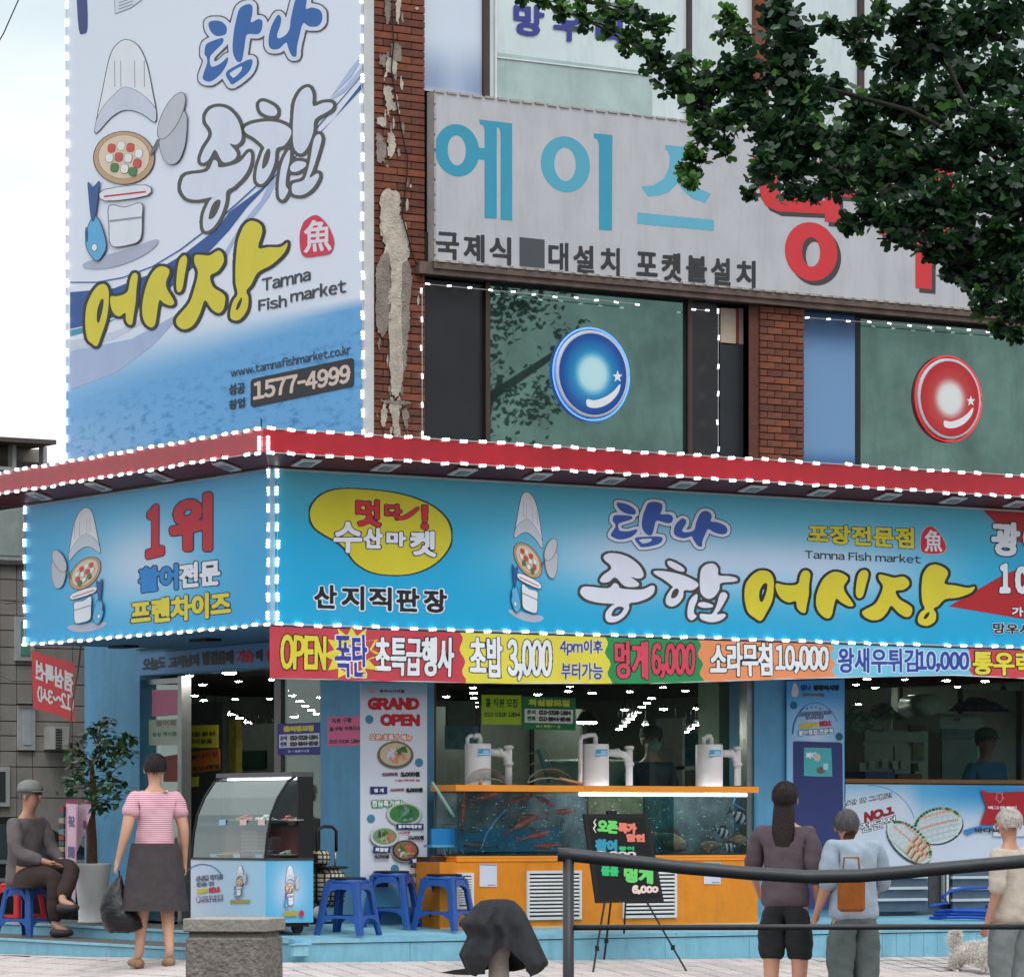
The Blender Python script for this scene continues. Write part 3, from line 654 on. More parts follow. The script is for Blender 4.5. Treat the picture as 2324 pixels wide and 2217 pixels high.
# soffits under the boxes
sofb = mat('blue_soffit', (74, 126, 162), .6, nz=.05)
mb = MB(); mb.box(.2, 12, .2, TW, SB_ - .0, SB_ + .03); mb.box(.2, SW, TW, TE, SB_, SB_ + .03); mb.build('soffit', sofb, B)
sv = MB(); sv.box(-.07, .07, -.14, .14, -.02, -.001); sm = sv.build('v', black).data
for o in [o for o in COL.objects if o.name.startswith('v') and o.data == sm]: bpy.data.objects.remove(o)
for u in (466, 280): inst(sm, 'soffit_vent', B, (.75, T(u, .75), SB_ - .001))

# ---------------------------------------------------------------- emblem shapes
NV, WH, BK, YE = (30, 30, 62), (226, 230, 238), (34, 34, 36), (222, 206, 58)
def emblem(P, T, r=1.2):
    """plain kitchen emblem: tall white hat, wooden tub of sliced fish, folded towel, landing net, blue fish, white apron"""
    gr, gl = (64, 62, 72), (232, 234, 240)
    P.poly([(225, 1512), (330, 1470), (500, 1420), (640, 1370), (650, 1400), (560, 1470), (400, 1530), (260, 1540)], [(0, (178, 184, 204))], T=T)
    P.poly([(470, 230), (540, 265), (590, 370), (625, 540), (645, 650), (635, 700), (560, 650), (470, 630), (390, 670), (300, 765), (305, 690), (340, 520), (375, 350), (410, 270)], [(r, gr), (0, gl)], T=T)
    P.poly([(470, 500), (560, 540), (632, 610), (645, 650), (635, 700), (560, 650), (470, 630), (390, 670), (300, 765), (305, 690), (345, 610), (410, 540)], [(r * .5, gr), (0, (206, 212, 226))], T=T)
    for x in (405, 440, 520, 575): P.poly([(x, 350), (x + 4, 350), (x + 6, 500), (x + 2, 500)], [(0, (150, 156, 172))], sm=0, T=T)
    P.poly(ellipse(462, 905, 172, 150, 30), [(r, (70, 52, 44)), (0, (196, 160, 124))], sm=0, T=T)
    P.poly(ellipse(462, 900, 146, 124, 28), [(r * .5, (120, 84, 60)), (0, (226, 204, 178))], sm=0, T=T)
    for x, y, c in ((392, 850, (212, 74, 60)), (446, 836, (236, 236, 232)), (500, 846, (212, 74, 60)), (548, 880, (236, 236, 232)), (380, 905, (236, 236, 232)), (434, 900, (212, 74, 60)), (488, 906, (236, 236, 232)), (540, 936, (212, 74, 60)), (410, 960, (72, 128, 70)), (468, 968, (236, 236, 232)), (516, 984, (72, 128, 70))):
        P.poly([(x - 22, y + 10), (x - 14, y - 22), (x + 20, y - 18), (x + 16, y + 20), (x - 10, y + 24)], [(r * .4, (90, 70, 64)), (0, c)], T=T)
    P.poly([(350, 1090), (590, 1062), (596, 1120), (356, 1150)], [(r, gr), (0, (232, 234, 240))], T=T)
    P.poly([(350, 1122), (592, 1094), (593, 1104), (351, 1132)], [(0, (196, 36, 46))], sm=0, T=T)
    P.poly([(680, 780), (812, 640), (820, 800), (780, 920), (720, 940), (680, 880)], [(r * .6, gr), (0, (190, 194, 204))], T=T)
    P.poly(ellipse(738, 665, 55, 132, 24) + np.stack([-(ellipse(738, 665, 55, 132, 24)[:, 1] - 665) * .42, 0 * ellipse(738, 665, 55, 132, 24)[:, 1]], 1), [(r, (106, 106, 112)), (0, (196, 198, 206))], sm=0, T=T)
    P.poly([(655, 800), (672, 800), (640, 870), (615, 900), (620, 870)], [(0, (106, 106, 112))], sm=0, T=T)
    P.poly([(300, 1240), (335, 1290), (362, 1390), (355, 1440), (320, 1490), (290, 1480), (255, 1420), (250, 1350), (270, 1280)], [(r, (26, 50, 90)), (0, (92, 176, 222))], T=T)
    P.poly([(262, 1045), (290, 1075), (325, 1040), (322, 1090), (300, 1250), (280, 1250), (265, 1110)], [(r * .6, (20, 36, 80)), (0, (44, 88, 152))], T=T)
    P.poly(ellipse(298, 1418, 15, 20, 14), [(r * .6, (30, 50, 90)), (0, (240, 240, 240))], sm=0, T=T)
    P.poly([(250, 1300), (262, 1330), (258, 1390), (244, 1350)], [(0, (40, 80, 140))], T=T)
    P.poly([(385, 1180), (470, 1190), (565, 1165), (570, 1240), (560, 1370), (480, 1405), (395, 1405), (385, 1300)], [(r, gr), (0, (228, 232, 240))], T=T)
    P.poly([(385, 1262), (568, 1240), (569, 1252), (386, 1275)], [(0, (150, 150, 160))], sm=0, T=T)
def emap(hat, foot, k, mir=1, base_h=(470, 230), base_f=(430, 1475), sl=0):
    sy = (foot[1] - hat[1]) / (base_f[1] - base_h[1]); sx = sy * k * mir
    return lambda p: np.stack([hat[0] + (p[:, 0] - 455) * sx, hat[1] + (p[:, 1] - base_h[1] + .27 * (p[:, 0] - 470)) * sy + sl * (p[:, 0] - 470) * sx], 1)

# ---------------------------------------------------------------- side sign lettering
Q = lambda x, y: (x / 3.073, 940 + y / 3.073)
def qy(y): return 940 + y / 3.073
P = Print('s', 0)
emblem(P, emap((600 / 3.073, qy(655)), (610 / 3.073, qy(1495)), .93, -1, sl=-.16)); P.build('emblem', ss)
P = Print('s', 0)
P.text('1', (331, qy(660), qy(1010)), (373, qy(605), qy(985)), [(7.8, NV), (5.2, (196, 24, 44))])
P.text('위', (386, qy(600), qy(975)), (483, qy(545), qy(950)), [(9.5, NV), (6.6, (196, 24, 44))])
P.build(parent=ss); P = Print('s', 0)
P.text('활어', (315, qy(1068), qy(1248)), (405, qy(1040), qy(1218)), [(5, NV), (2.7, (24, 134, 208))]); P.text('전문', (407, qy(1042), qy(1215)), (500, qy(1008), qy(1190)), [(5, NV), (2.7, WH)])
P.build(parent=ss); P = Print('s', 0)
P.text('프랜차이즈', (297, qy(1300), qy(1475)), (524, qy(1228), qy(1405)), [(5, NV), (2.8, YE)]); P.build(parent=ss)

# ---------------------------------------------------------------- main sign lettering
Z2, Z3, Z4 = zc(600, 1000, 2.893), zc(1240, 1040, 3.391), zc(1760, 1040, 3.488)
P = Print('t', 0); CONT = (74, 72, 72)
P.poly([(1645, 410), (2300, 440), (2300, 700), (1990, 690), (1880, 640), (1720, 490)], [(0, (176, 34, 42))], sm=0, T=Z4); P.poly([(1370, 1170), (1770, 940), (2300, 700), (2300, 1330)], [(0, (176, 34, 42))], sm=0, T=Z4); P.build('red_flash', ms)
P = Print('t', 0)
P.poly([(300, 500), (310, 430), (370, 360), (470, 322), (600, 318), (800, 335), (960, 370), (1100, 430), (1190, 510), (1225, 600), (1215, 690), (1150, 780), (1060, 840), (950, 875), (820, 880), (700, 860), (600, 800), (540, 720), (480, 665), (400, 620), (330, 570)], [(2.8, BK), (0, (212, 200, 48))], T=Z2)
z2 = lambda x, y0, y1: (600 + x / 2.893, 1000 + y0 / 2.893, 1000 + y1 / 2.893)
RD = (206, 40, 54)
for ch, a, b, c in (('멋', (600, 382, 558), (765, 392, 568), RD), ('다', (790, 412, 512), (900, 420, 520), RD), ('!', (1030, 425, 580), (1075, 425, 585), RD), ('수', (455, 535, 735), (640, 530, 735), WH), ('산', (650, 570, 705), (775, 575, 710), WH), ('마', (800, 595, 690), (930, 600, 695), WH), ('켓', (955, 590, 750), (1125, 595, 765), WH)):
    P.text(ch, z2(*a), z2(*b), [(4.6, NV), (2.7, c)], g=2.4)
P.poly([(830, 470), (900, 500), (1000, 440), (1005, 455), (940, 505), (880, 515)], [(2, NV), (0.6, RD)], T=Z2)
P.build('yellow_badge', ms); P = Print('t', 0)
for i, ch in enumerate('산지직판장'):
    x0 = 325 + i * 180; P.text(ch, z2(x0, 945 + i * 7, 1100 + i * 7), z2(x0 + 152, 950 + i * 7, 1105 + i * 7), [(5.0, (222, 228, 236)), (2.3, (28, 28, 34))])
P.build(parent=ms); P = Print('t', 0)
emblem(P, emap(Z2([1725, 340]), Z2([1715, 1165]), .80, 1, sl=.28)); P.build('emblem', ms)
# brush lettering, traced syllable by syllable: (zoom, outer, holes)
TAM = [(3, [(540, 345), (575, 342), (640, 362), (685, 400), (682, 430), (650, 432), (600, 420), (555, 385)], []),
       (3, [(512, 455), (530, 437), (600, 438), (655, 445), (652, 470), (562, 500), (553, 530), (570, 558), (640, 560), (695, 545), (690, 575), (640, 610), (560, 625), (500, 600), (500, 575), (530, 530), (525, 500), (510, 485)], []),
       (3, [(790, 340), (860, 338), (892, 360), (888, 400), (880, 430), (940, 430), (972, 450), (965, 490), (930, 500), (850, 480), (830, 530), (810, 590), (770, 585), (735, 530), (740, 450), (760, 390)], []),
       (3, [(680, 615), (760, 603), (880, 603), (890, 635), (850, 665), (740, 685), (710, 665)], [[(715, 625), (805, 618), (800, 640), (750, 655), (730, 648)]])]
NA = [(3, [(1020, 480), (1050, 460), (1075, 480), (1070, 510), (1045, 550), (1060, 568), (1110, 565), (1140, 545), (1150, 500), (1180, 430), (1215, 405), (1255, 415), (1272, 445), (1265, 485), (1310, 490), (1370, 515), (1392, 545), (1385, 575), (1350, 585), (1290, 570), (1245, 545), (1220, 590), (1200, 640), (1195, 680), (1160, 670), (1130, 625), (1115, 600), (1060, 615), (1000, 600), (980, 570), (985, 530), (1000, 500)], [])]
JONG = [(3, [(440, 755), (480, 730), (560, 735), (640, 765), (710, 820), (745, 880), (740, 915), (700, 925), (650, 912), (710, 960), (700, 985), (640, 990), (590, 975), (530, 915), (480, 950), (430, 955), (412, 935), (440, 895), (495, 855), (490, 820), (450, 785)], []),
        (3, [(262, 1015), (300, 985), (470, 1000), (520, 960), (555, 975), (570, 1000), (680, 1010), (750, 1005), (810, 978), (832, 990), (825, 1035), (780, 1075), (700, 1105), (640, 1115), (635, 1160), (600, 1215), (540, 1255), (480, 1260), (455, 1230), (460, 1180), (500, 1135), (520, 1120), (400, 1110), (310, 1085), (265, 1045)], [[(500, 1210), (520, 1160), (560, 1140), (595, 1150), (580, 1185), (545, 1212)]])]
HAP = [(3, [(930, 795), (960, 790), (1030, 825), (1062, 855), (1050, 872), (1000, 860), (945, 830)], []),
       (3, [(825, 870), (880, 865), (980, 880), (1080, 910), (1160, 955), (1165, 985), (1120, 1015), (1060, 1015), (1050, 1070), (1010, 1120), (960, 1140), (920, 1115), (925, 1060), (960, 1005), (970, 985), (900, 930), (840, 895)], [[(960, 1075), (970, 1025), (1000, 1000), (1020, 1020), (1000, 1065)]]),
       (3, [(1200, 840), (1240, 812), (1290, 812), (1320, 850), (1325, 900), (1400, 905), (1460, 920), (1468, 940), (1430, 950), (1340, 960), (1330, 1010), (1290, 1065), (1240, 1080), (1190, 1040), (1180, 960), (1185, 880)], []),
       (3, [(1130, 1060), (1160, 1045), (1160, 1090), (1140, 1140), (1135, 1190), (1155, 1215), (1120, 1245), (1090, 1225), (1085, 1170), (1100, 1100)], []),
       (3, [(1170, 1115), (1210, 1105), (1275, 1125), (1275, 1145), (1210, 1150), (1170, 1135)], []),
       (3, [(1335, 1045), (1370, 1030), (1392, 1055), (1370, 1105), (1335, 1165), (1310, 1200), (1365, 1195), (1378, 1215), (1330, 1250), (1260, 1260), (1195, 1240), (1180, 1215), (1190, 1195), (1250, 1200), (1280, 1190), (1310, 1130)], [])]
EO = [(3, [(1600, 885), (1650, 862), (1710, 872), (1745, 920), (1750, 1000), (1735, 1100), (1690, 1190), (1650, 1250), (1600, 1225), (1550, 1180), (1525, 1080), (1530, 980), (1560, 925)], [[(1640, 1090), (1640, 1020), (1670, 965), (1698, 965), (1695, 1020), (1665, 1100)]]),
      (4, [(5, 990), (60, 1000), (130, 1005), (180, 990), (195, 930), (220, 890), (255, 890), (275, 920), (265, 1000), (262, 1080), (245, 1170), (235, 1220), (200, 1215), (170, 1180), (160, 1130), (100, 1140), (40, 1105), (5, 1040)], [])]
SI = [(4, [(440, 905), (500, 900), (560, 930), (570, 960), (540, 1010), (550, 1060), (600, 1130), (615, 1165), (580, 1170), (520, 1140), (480, 1110), (460, 1170), (440, 1250), (400, 1265), (345, 1220), (320, 1150), (330, 1060), (375, 960)], []),
      (4, [(680, 890), (715, 885), (735, 920), (715, 1000), (690, 1090), (655, 1105), (635, 1070), (640, 990), (655, 920)], [])]
JANG = [(4, [(820, 920), (880, 930), (940, 945), (1010, 935), (1050, 965), (1055, 1005), (1010, 1040), (950, 1050), (975, 1110), (1040, 1150), (1080, 1185), (1070, 1240), (1030, 1255), (970, 1220), (915, 1165), (880, 1220), (830, 1270), (760, 1280), (700, 1250), (685, 1215), (720, 1190), (790, 1150), (830, 1080), (850, 1010), (820, 960)], []),
        (4, [(1220, 850), (1270, 840), (1340, 870), (1365, 915), (1335, 990), (1420, 1005), (1520, 1025), (1575, 1015), (1550, 1060), (1450, 1100), (1340, 1115), (1290, 1165), (1250, 1190), (1270, 1230), (1260, 1290), (1200, 1325), (1140, 1310), (1125, 1275), (1145, 1220), (1180, 1190), (1160, 1130), (1155, 1030), (1165, 930), (1190, 880)], [[(1170, 1265), (1190, 1230), (1215, 1215), (1215, 1240), (1190, 1270)]])]
def syll(P, parts, lay, M=None):                 # joined first so that one outline runs round the whole syllable
    V = []; F = []; n = 0
    for z, out, holes in parts:
        T = Z3 if z == 3 else Z4; c = [T(smooth_poly(q, 3)) for q in [out, *holes]]
        if M: c = [M(q) for q in c]
        v, f = tess(c); V.append(v); F.append(f + n); n += len(v)
    P.layers(np.concatenate(V), np.concatenate(F), lay)
def fitmap(pairs):                               # (zoom, (x, y)) on the main sign -> pixel on the banner
    a = np.array([(Z3 if z == 3 else Z4)(p) for z, p, q in pairs]); b = np.array([q for z, p, q in pairs]); c = a.mean(0)
    def basis(p): x, y = (p[:, 0] - c[0]) / 60, (p[:, 1] - c[1]) / 60; return np.stack([np.ones_like(x), x, y], 1)
    co = np.linalg.lstsq(basis(a), b, rcond=None)[0]; return lambda p: basis(p) @ co
P = Print('t', 0); k = [(8.6, CONT), (6.4, (214, 220, 236)), (0, (52, 88, 170))]
syll(P, TAM + NA, k); P.build(parent=ms); P = Print('t', 0)
syll(P, JONG + HAP, [(5.6, (66, 66, 68)), (0, (222, 226, 240))]); P.build(parent=ms); P = Print('t', 0)
syll(P, EO, [(5.6, (36, 36, 34)), (0, (216, 202, 54))]); syll(P, SI, [(5.6, (36, 36, 34)), (0, (216, 202, 54))]); syll(P, JANG, [(5.6, (36, 36, 34)), (0, (216, 202, 54))]); P.build(parent=ms)
P = Print('t', 0); z4 = lambda x, y0, y1: (1760 + x / 3.488, 1040 + y0 / 3.488, 1040 + y1 / 3.488)
P.text('포장전문점', z4(255, 520, 668), z4(1098, 548, 718), [(3.6, BK), (2.0, (216, 202, 54))]); P.text('Tamna Fish market', z4(232, 725, 792), z4(1150, 765, 832), [(.5, (44, 46, 52))], h=.4); P.build(parent=ms)
def seal(P, T, c, hole, lay=1.0):
    P.poly(c, [(lay, (214, 196, 206)), (0, (206, 34, 54))], T=T)
P = Print('t', 0); seal(P, Z4, [(1210, 540), (1250, 545), (1310, 610), (1348, 690), (1330, 745), (1250, 755), (1170, 745), (1148, 700), (1155, 610), (1180, 560)], 0)
P.text('魚', z4(1180, 565, 738), z4(1320, 570, 742), [(1.0, WH)]); P.build('red_seal', ms)
P = Print('t', 0, .003); P.text('광', z4(1708, 500, 770), z4(1935, 510, 780), [(6, BK), (3.6, WH)]); P.text('어', z4(1955, 510, 780), z4(2180, 520, 790), [(6, BK), (3.6, WH)])
P.text('1', z4(1772, 830, 1068), z4(1858, 835, 1070), [(6, BK), (4.2, WH)], g=4); P.text('0', z4(1893, 850, 1070), z4(2010, 855, 1075), [(6, BK), (4.2, WH)], g=4); P.text('0', z4(2030, 855, 1075), z4(2150, 860, 1080), [(6, BK), (4.2, WH)], g=4)
P.text('가무', z4(1868, 1175, 1248), z4(2050, 1180, 1255), [(2.2, BK), (1.0, WH)], h=.5); P.text('망우사거리', z4(1718, 1300, 1388), z4(2230, 1320, 1410), [(2.2, (210, 226, 236)), (1.0, BK)], h=.5); P.build(parent=ms)
# ================================================================ tall banner on the side wall
BS = SW - .10                                    # face of the banner
bn = E('tall_banner', (BS, T(480, BS), 3.95), 'very tall white and sea blue banner with big brush lettering above the canopy', 'banner')
bt0, bt1 = T(824, BS), T(151, BS); ZT = 9.2
mb = MB(); mb.box(BS + .004, SW - .002, bt0, bt1, 3.75, ZT); mb.build('panel_box', mat('banner_frame', (196, 198, 198), .5, nz=.05, dirt=.15), bn)
def z_of(v, u=480): return Zs(u, v, BS)
def bbg(x, y):                                   # y measured from the top in metres under ZT; x from left 0..1
    u = 151 + (824 - 151) * x; h = ZT - y * (ZT - 3.75); c = mixc((224, 231, 244), (230, 234, 246), .5 + .5 * math.sin(3 * x))
    c = mixc((220, 231, 240), c, smst(0, .4, y))
    k = smst(5.35 - .25 * x, 4.55 + .5 * x, h); c = mixc(c, (96, 168, 222), k); c = mixc(c, (176, 196, 228), smst(.55, 0, x) * smst(4.9, 4.2, h) * .55)
    return (*c, smst(4.98, 4.35, h - .28 * (x - .3)) * .95)
planegrid('s', BS, bt1, bt0 + .004, 3.75, ZT, 30, 60, bbg, printmat('banner_print', .4, True), bn)
B1, B2 = zc(100, 0, 2.5218), zc(100, 500, 2.5218)
def b12(a, b): return np.concatenate([B2(a), B1(b)]) if len(b) else B2(a)
def rawpoly(P, pts, c, sm=4): v, f = tess([smooth_poly(pts, sm)]); P.k += .0008; P.raw(v, f, c, P.k)
idm = lambda p: np.array(p, float)
P = Print('s', BS)
l_ = lambda pts2, pts1: [tuple(q) for q in B2(pts2)] + [tuple(q) for q in B1(pts1)]
up = lambda pts1: [tuple(q) for q in B1(pts1)]
P.poly([tuple(q) for q in B2([(150, 750), (500, 680), (760, 540), (900, 400), (1010, 220), (1130, 20)])] + up([(1240, 1150), (1330, 960), (1400, 900), (1290, 1130)]) + [tuple(q) for q in B2([(1090, 130), (1000, 300), (850, 480), (620, 720), (400, 880), (150, 968)])], [(0, (172, 188, 222))], sm=0, T=idm)
P.poly([tuple(q) for q in B2([(150, 690), (400, 640), (600, 540)])] + [tuple(q) for q in B2([(620, 560), (400, 680), (150, 752)])], [(0, (206, 214, 232))], sm=0, T=idm)
P.poly([tuple(q) for q in B2([(150, 412), (400, 390), (600, 312), (800, 195), (1000, 40)])] + up([(1060, 1215), (1250, 1075), (1500, 850), (1660, 680), (1818, 520)][:4] + [(1824, 470)]) + up([(1824, 505), (1650, 690), (1400, 930), (1250, 1095), (1160, 1190)]) + [tuple(q) for q in B2([(1060, 60), (900, 230), (720, 390), (500, 520), (300, 590), (150, 622)])], [(0, (36, 84, 152))], sm=0, T=idm)
P.poly([tuple(q) for q in B2([(150, 630), (300, 596), (420, 560), (300, 625), (150, 665)])], [(0, (60, 152, 182))], sm=0, T=idm)
P.poly([tuple(q) for q in B2([(150, 352), (300, 352), (450, 325), (620, 262), (780, 165), (930, 50)])] + up([(1100, 1165), (1500, 800), (1824, 425), (1824, 432), (1500, 812), (1100, 1178)]) + [tuple(q) for q in B2([(935, 58), (785, 172), (622, 270), (450, 334), (300, 360), (150, 360)])], [(0, (60, 100, 162))], sm=0, T=idm)
for q in ([(1640, 560), (1750, 400), (1824, 310), (1824, 330), (1760, 440)], [(1600, 600), (1720, 500), (1824, 380), (1824, 420), (1720, 530)]): P.poly(q, [(0, (180, 196, 228))], sm=0, T=B1)
P.poly([(190, -60), (240, -60), (250, 160), (225, 195), (200, 170)], [(0, (54, 64, 128))], T=B1)
P.poly([(405, -20), (560, -20), (560, 0), (500, 45), (410, 80)], [(1, CONT), (0, (214, 222, 236))], sm=0, T=B1)
for y in (10, 28, 46): P.poly([(430, y + 6), (510, y - 22), (511, y - 18), (431, y + 11)], [(0, (120, 130, 150))], sm=0, T=B1)
P.build('swoosh', bn)
P = Print('s', BS); P.k += .0045; emblem(P, idm if False else (lambda p: zc(100, 0, 2.5218)(p)), 1.6); P.build('emblem', bn)
def F(pr): return fitmap([(z, p, (100 + q[0] / 2.5218, (500 if len(q) > 2 else 0) + q[1] / 2.5218)) for z, p, q in pr])
lb = [(12.5, CONT), (9.5, (218, 224, 238)), (0, (34, 98, 172))]
P = Print('s', BS); P.k += .0048
mT = F([(3, (540, 345), (950, 135)), (3, (512, 455), (920, 275)), (3, (500, 600), (920, 462)), (3, (790, 340), (1120, 50)), (3, (972, 450), (1255, 130)), (3, (740, 685), (1080, 485)), (3, (890, 635), (1200, 370)), (3, (695, 545), (1052, 330))])
mN = F([(3, (1020, 480), (1335, 110)), (3, (980, 570), (1275, 250)), (3, (1215, 405), (1460, -20)), (3, (1392, 545), (1597, 80)), (3, (1160, 670), (1425, 330))])
V = []; Fc = []; n = 0
for prt, M_ in ((TAM, mT), (NA, mN)):
    for z, out, holes in prt:
        c = [M_((Z3 if z == 3 else Z4)(smooth_poly(q, 3))) for q in [out, *holes]]; v, f = tess(c); V.append(v); Fc.append(f + n); n += len(v)
P.layers(np.concatenate(V), np.concatenate(Fc), lb); P.build(parent=bn); P = Print('s', BS); P.k += .0048
mJ = F([(3, (480, 730), (970, 620)), (3, (745, 880), (1120, 745)), (3, (262, 1015), (790, 1045)), (3, (832, 990), (1200, 880)), (3, (480, 1260), (930, 1310)), (3, (412, 935), (892, 930)), (3, (700, 985), (1085, 925)), (3, (640, 1115), (1055, 1110))])
mH = F([(3, (930, 795), (1232, 610)), (3, (825, 870), (1155, 740)), (3, (1240, 812), (1480, 512)), (3, (1468, 940), (1655, 610)), (3, (1120, 1245), (1372, 1150)), (3, (1260, 1260), (1470, 1130)), (3, (920, 1115), (1225, 1010)), (3, (1240, 1080), (1460, 890)), (3, (1378, 1215), (1595, 1010)), (3, (1390, 1050), (1590, 790))])
lw = [(7.5, (78, 76, 74)), (0, (222, 227, 241))]
syll(P, JONG, lw, mJ); P.k -= .0005; syll(P, HAP, lw, mH); P.build(parent=bn); P = Print('s', BS); P.k += .0048
mE = F([(3, (1525, 1080), (238, 600, 1)), (3, (1650, 862), (322, 382, 1)), (3, (1650, 1250), (308, 722, 1)), (3, (1750, 1000), (370, 440, 1)), (4, (255, 890), (525, 310, 1)), (4, (235, 1220), (508, 600, 1)), (4, (275, 920), (545, 325, 1))])
mS = F([(4, (500, 900), (670, 265, 1)), (4, (400, 1265), (612, 612, 1)), (4, (615, 1165), (742, 478, 1)), (4, (715, 885), (815, 202, 1)), (4, (655, 1105), (778, 415, 1)), (4, (320, 1150), (572, 530, 1)), (4, (735, 920), (822, 225, 1))])
mG = F([(4, (820, 920), (862, 205, 1)), (4, (1050, 965), (1030, 215, 1)), (4, (760, 1280), (822, 618, 1)), (4, (1080, 1185), (1050, 435, 1)), (4, (1270, 840), (1185, 5, 1)), (4, (1575, 1015), (1410, 125, 1)), (4, (1200, 1325), (1102, 585, 1)), (4, (1155, 1030), (1092, 230, 1))])
ly = [(6.5, (34, 34, 30)), (0, (222, 206, 52))]
syll(P, EO, ly, mE); P.k -= .0005; syll(P, SI, ly, mS); P.k -= .0005; syll(P, JANG, ly, mG); P.build(parent=bn)
P = Print('s', BS); P.k += .0045; y2 = lambda x, a, b: (100 + x / 2.5218, 500 + a / 2.5218, 500 + b / 2.5218)
P.text('Tamna', y2(1250, 335, 408), y2(1528, 272, 345), [(.8, (52, 56, 66))], h=.5); P.text('Fish', y2(1228, 452, 520), y2(1392, 425, 495), [(.8, (52, 56, 66))], h=.5); P.text('market', y2(1412, 402, 470), y2(1732, 330, 415), [(.8, (52, 56, 66))], h=.5)
P.text('www.tamnafishmarket.co.kr', y2(1070, 850, 898), y2(1758, 708, 765), [(.4, (40, 44, 56))], h=.4)
P.text('성공', y2(1060, 938, 1003), y2(1152, 925, 990), [(.8, (30, 34, 44))], h=.5); P.text('창업', y2(1060, 1030, 1086), y2(1152, 1012, 1070), [(.8, (30, 34, 44))], h=.5); P.build(parent=bn)
P = Print('s', BS); P.k += .0045
P.poly([(1185, 925), (1196, 908), (1760, 788), (1775, 797), (1775, 940), (1764, 952), (1200, 1070), (1185, 1060)], [(0, (28, 26, 30))], sm=0, T=B2)
P.text('1577-4999', y2(1200, 925, 1030), y2(1757, 822, 930), [(1.8, (220, 196, 184))]); P.build('phone_box', bn)
P = Print('s', BS); P.k += .0045; P.poly([(1500, 0), (1560, -30), (1620, 20), (1655, 90), (1662, 140), (1640, 190), (1570, 205), (1500, 212), (1472, 180), (1465, 90), (1480, 30)], [(0, (212, 44, 74))], T=B2)
P.text('魚', y2(1490, 5, 190), y2(1650, -10, 175), [(1.6, (232, 224, 232))]); P.build('red_seal', bn)
led_row(bn, Ps(824, 984, BS - .01) + Vector((0, 0, .0)), Ps(820, -90, BS - .01), .155, 2, skip=.02); led_row(bn, Vector((BS - .01, bt1 - .01, 3.95)), Vector((BS - .01, bt1 - .01, 9.0)), .155, 2, skip=.02)

# ================================================================ big old sign
AT = TW - .11
ag = E('old_signboard', (S(985, AT), AT, 5.0), 'large weathered white signboard with teal and red lettering below the third floor windows', 'sign')
za_t, za_b = lambda u: 205 + (u - 985) * (278 - 203) / (1600 - 985), lambda u: 594 + (u - 986) * .0865
a0, a1 = S(985, AT), 15
zt_, zb_ = Z(1300, za_t(1300), AT), Z(1300, za_b(1300), AT)
zfix = lambda fn: None
mb = MB(); mb.box(a0 + .002, a1, AT + .004, TW - .002, zb_, zt_); mb.build('box', mat('sign_box_white', (176, 172, 168), .6, nz=.1, dirt=.4), ag)
oldw = mat('old_sign_face', (186, 186, 190), .5, nz=.05, sc=2, dirt=.28)
mb = MB(); mb.box(a0 + .012, a1, AT, AT + .003, zb_ + .012, zt_ - .012); mb.build('face', oldw, ag)
sc_ = MB(); n = 0; x = a0
while x < a1:                                    # ragged folded edge clips
    sc_.box(x, x + .09, AT - .012, AT + .006, zt_ - .012 + R.uniform(-.004, .004), zt_ + .004); sc_.box(x + .03, x + .10, AT - .012, AT + .006, zb_ - .004, zb_ + .012 + R.uniform(-.004, .004)); x += .118
z = zb_ + .05
while z < zt_: sc_.box(a0 - .004, a0 + .014, AT - .01, AT + .004, z, z + .085); z += .118
tag(sc_.build('edge_clip', mat('clip_white', (172, 166, 158), .6, nz=.15), ag), kind='stuff')
mb = MB(); mb.box(a0 - .12, a1, AT + .02, TW - .002, zb_ - .10, zb_ - .006); mb.box(a0 + 0, a1, AT + .0, AT + .018, zb_ - .055, zb_ - .008); mb.build('bottom_rail', mat('rusty_rail', (104, 88, 80), .8, nz=.25, dirt=.5), ag)
TEAL, TEAL2, RDD, SH = (56, 150, 178), (98, 172, 196), (206, 52, 58), (66, 62, 64)
P = Print('t', AT)
D6 = lambda p: zc(1544, 0, 2.5218)(p); D7 = lambda p: zc(1544, 500, 2.5218)(p)
def ring(cx, cy, a, b, c, d, col, T, s=0): P.poly(ellipse(cx, cy, a, b, 36, s), [(0, col)], [ellipse(cx - 2, cy, c, d, 30, s)], sm=0, T=T)
ring(548, 862, 128, 150, 52, 86, TEAL, Z5, .08); P.poly([(655, 845), (708, 850), (708, 918), (655, 912)], [(0, TEAL)], sm=0, T=Z5)
P.poly([(675, 686), (775, 697), (775, 1253), (705, 1249), (705, 745), (697, 718), (679, 712)], [(0, TEAL)], sm=0, T=Z5); P.poly([(775, 697), (863, 708), (863, 1263), (797, 1258), (797, 760), (790, 735), (775, 728)], [(0, TEAL)], sm=0, T=Z5)
P.build(parent=ag); P = Print('t', AT)
ring(1168, 942, 141, 160, 62, 96, (82, 164, 188), Z5, .08); P.poly([(1329, 764), (1437, 775), (1434, 1321), (1360, 1316), (1360, 825), (1350, 798), (1332, 793)], [(0, TEAL)], sm=0, T=Z5)
P.build(parent=ag); P = Print('t', AT)
P.poly([(1738, 831), (1844, 841), (1842, 920), (1850, 985), (1880, 1040), (1930, 1080), (2001, 1110), (1971, 1162), (1900, 1140), (1850, 1100), (1812, 1050), (1760, 1100), (1700, 1122), (1640, 1126), (1602, 1070), (1670, 1062), (1730, 1025), (1762, 960), (1765, 900), (1755, 865), (1740, 858)], [(0, TEAL2)], sm=0, T=Z5)
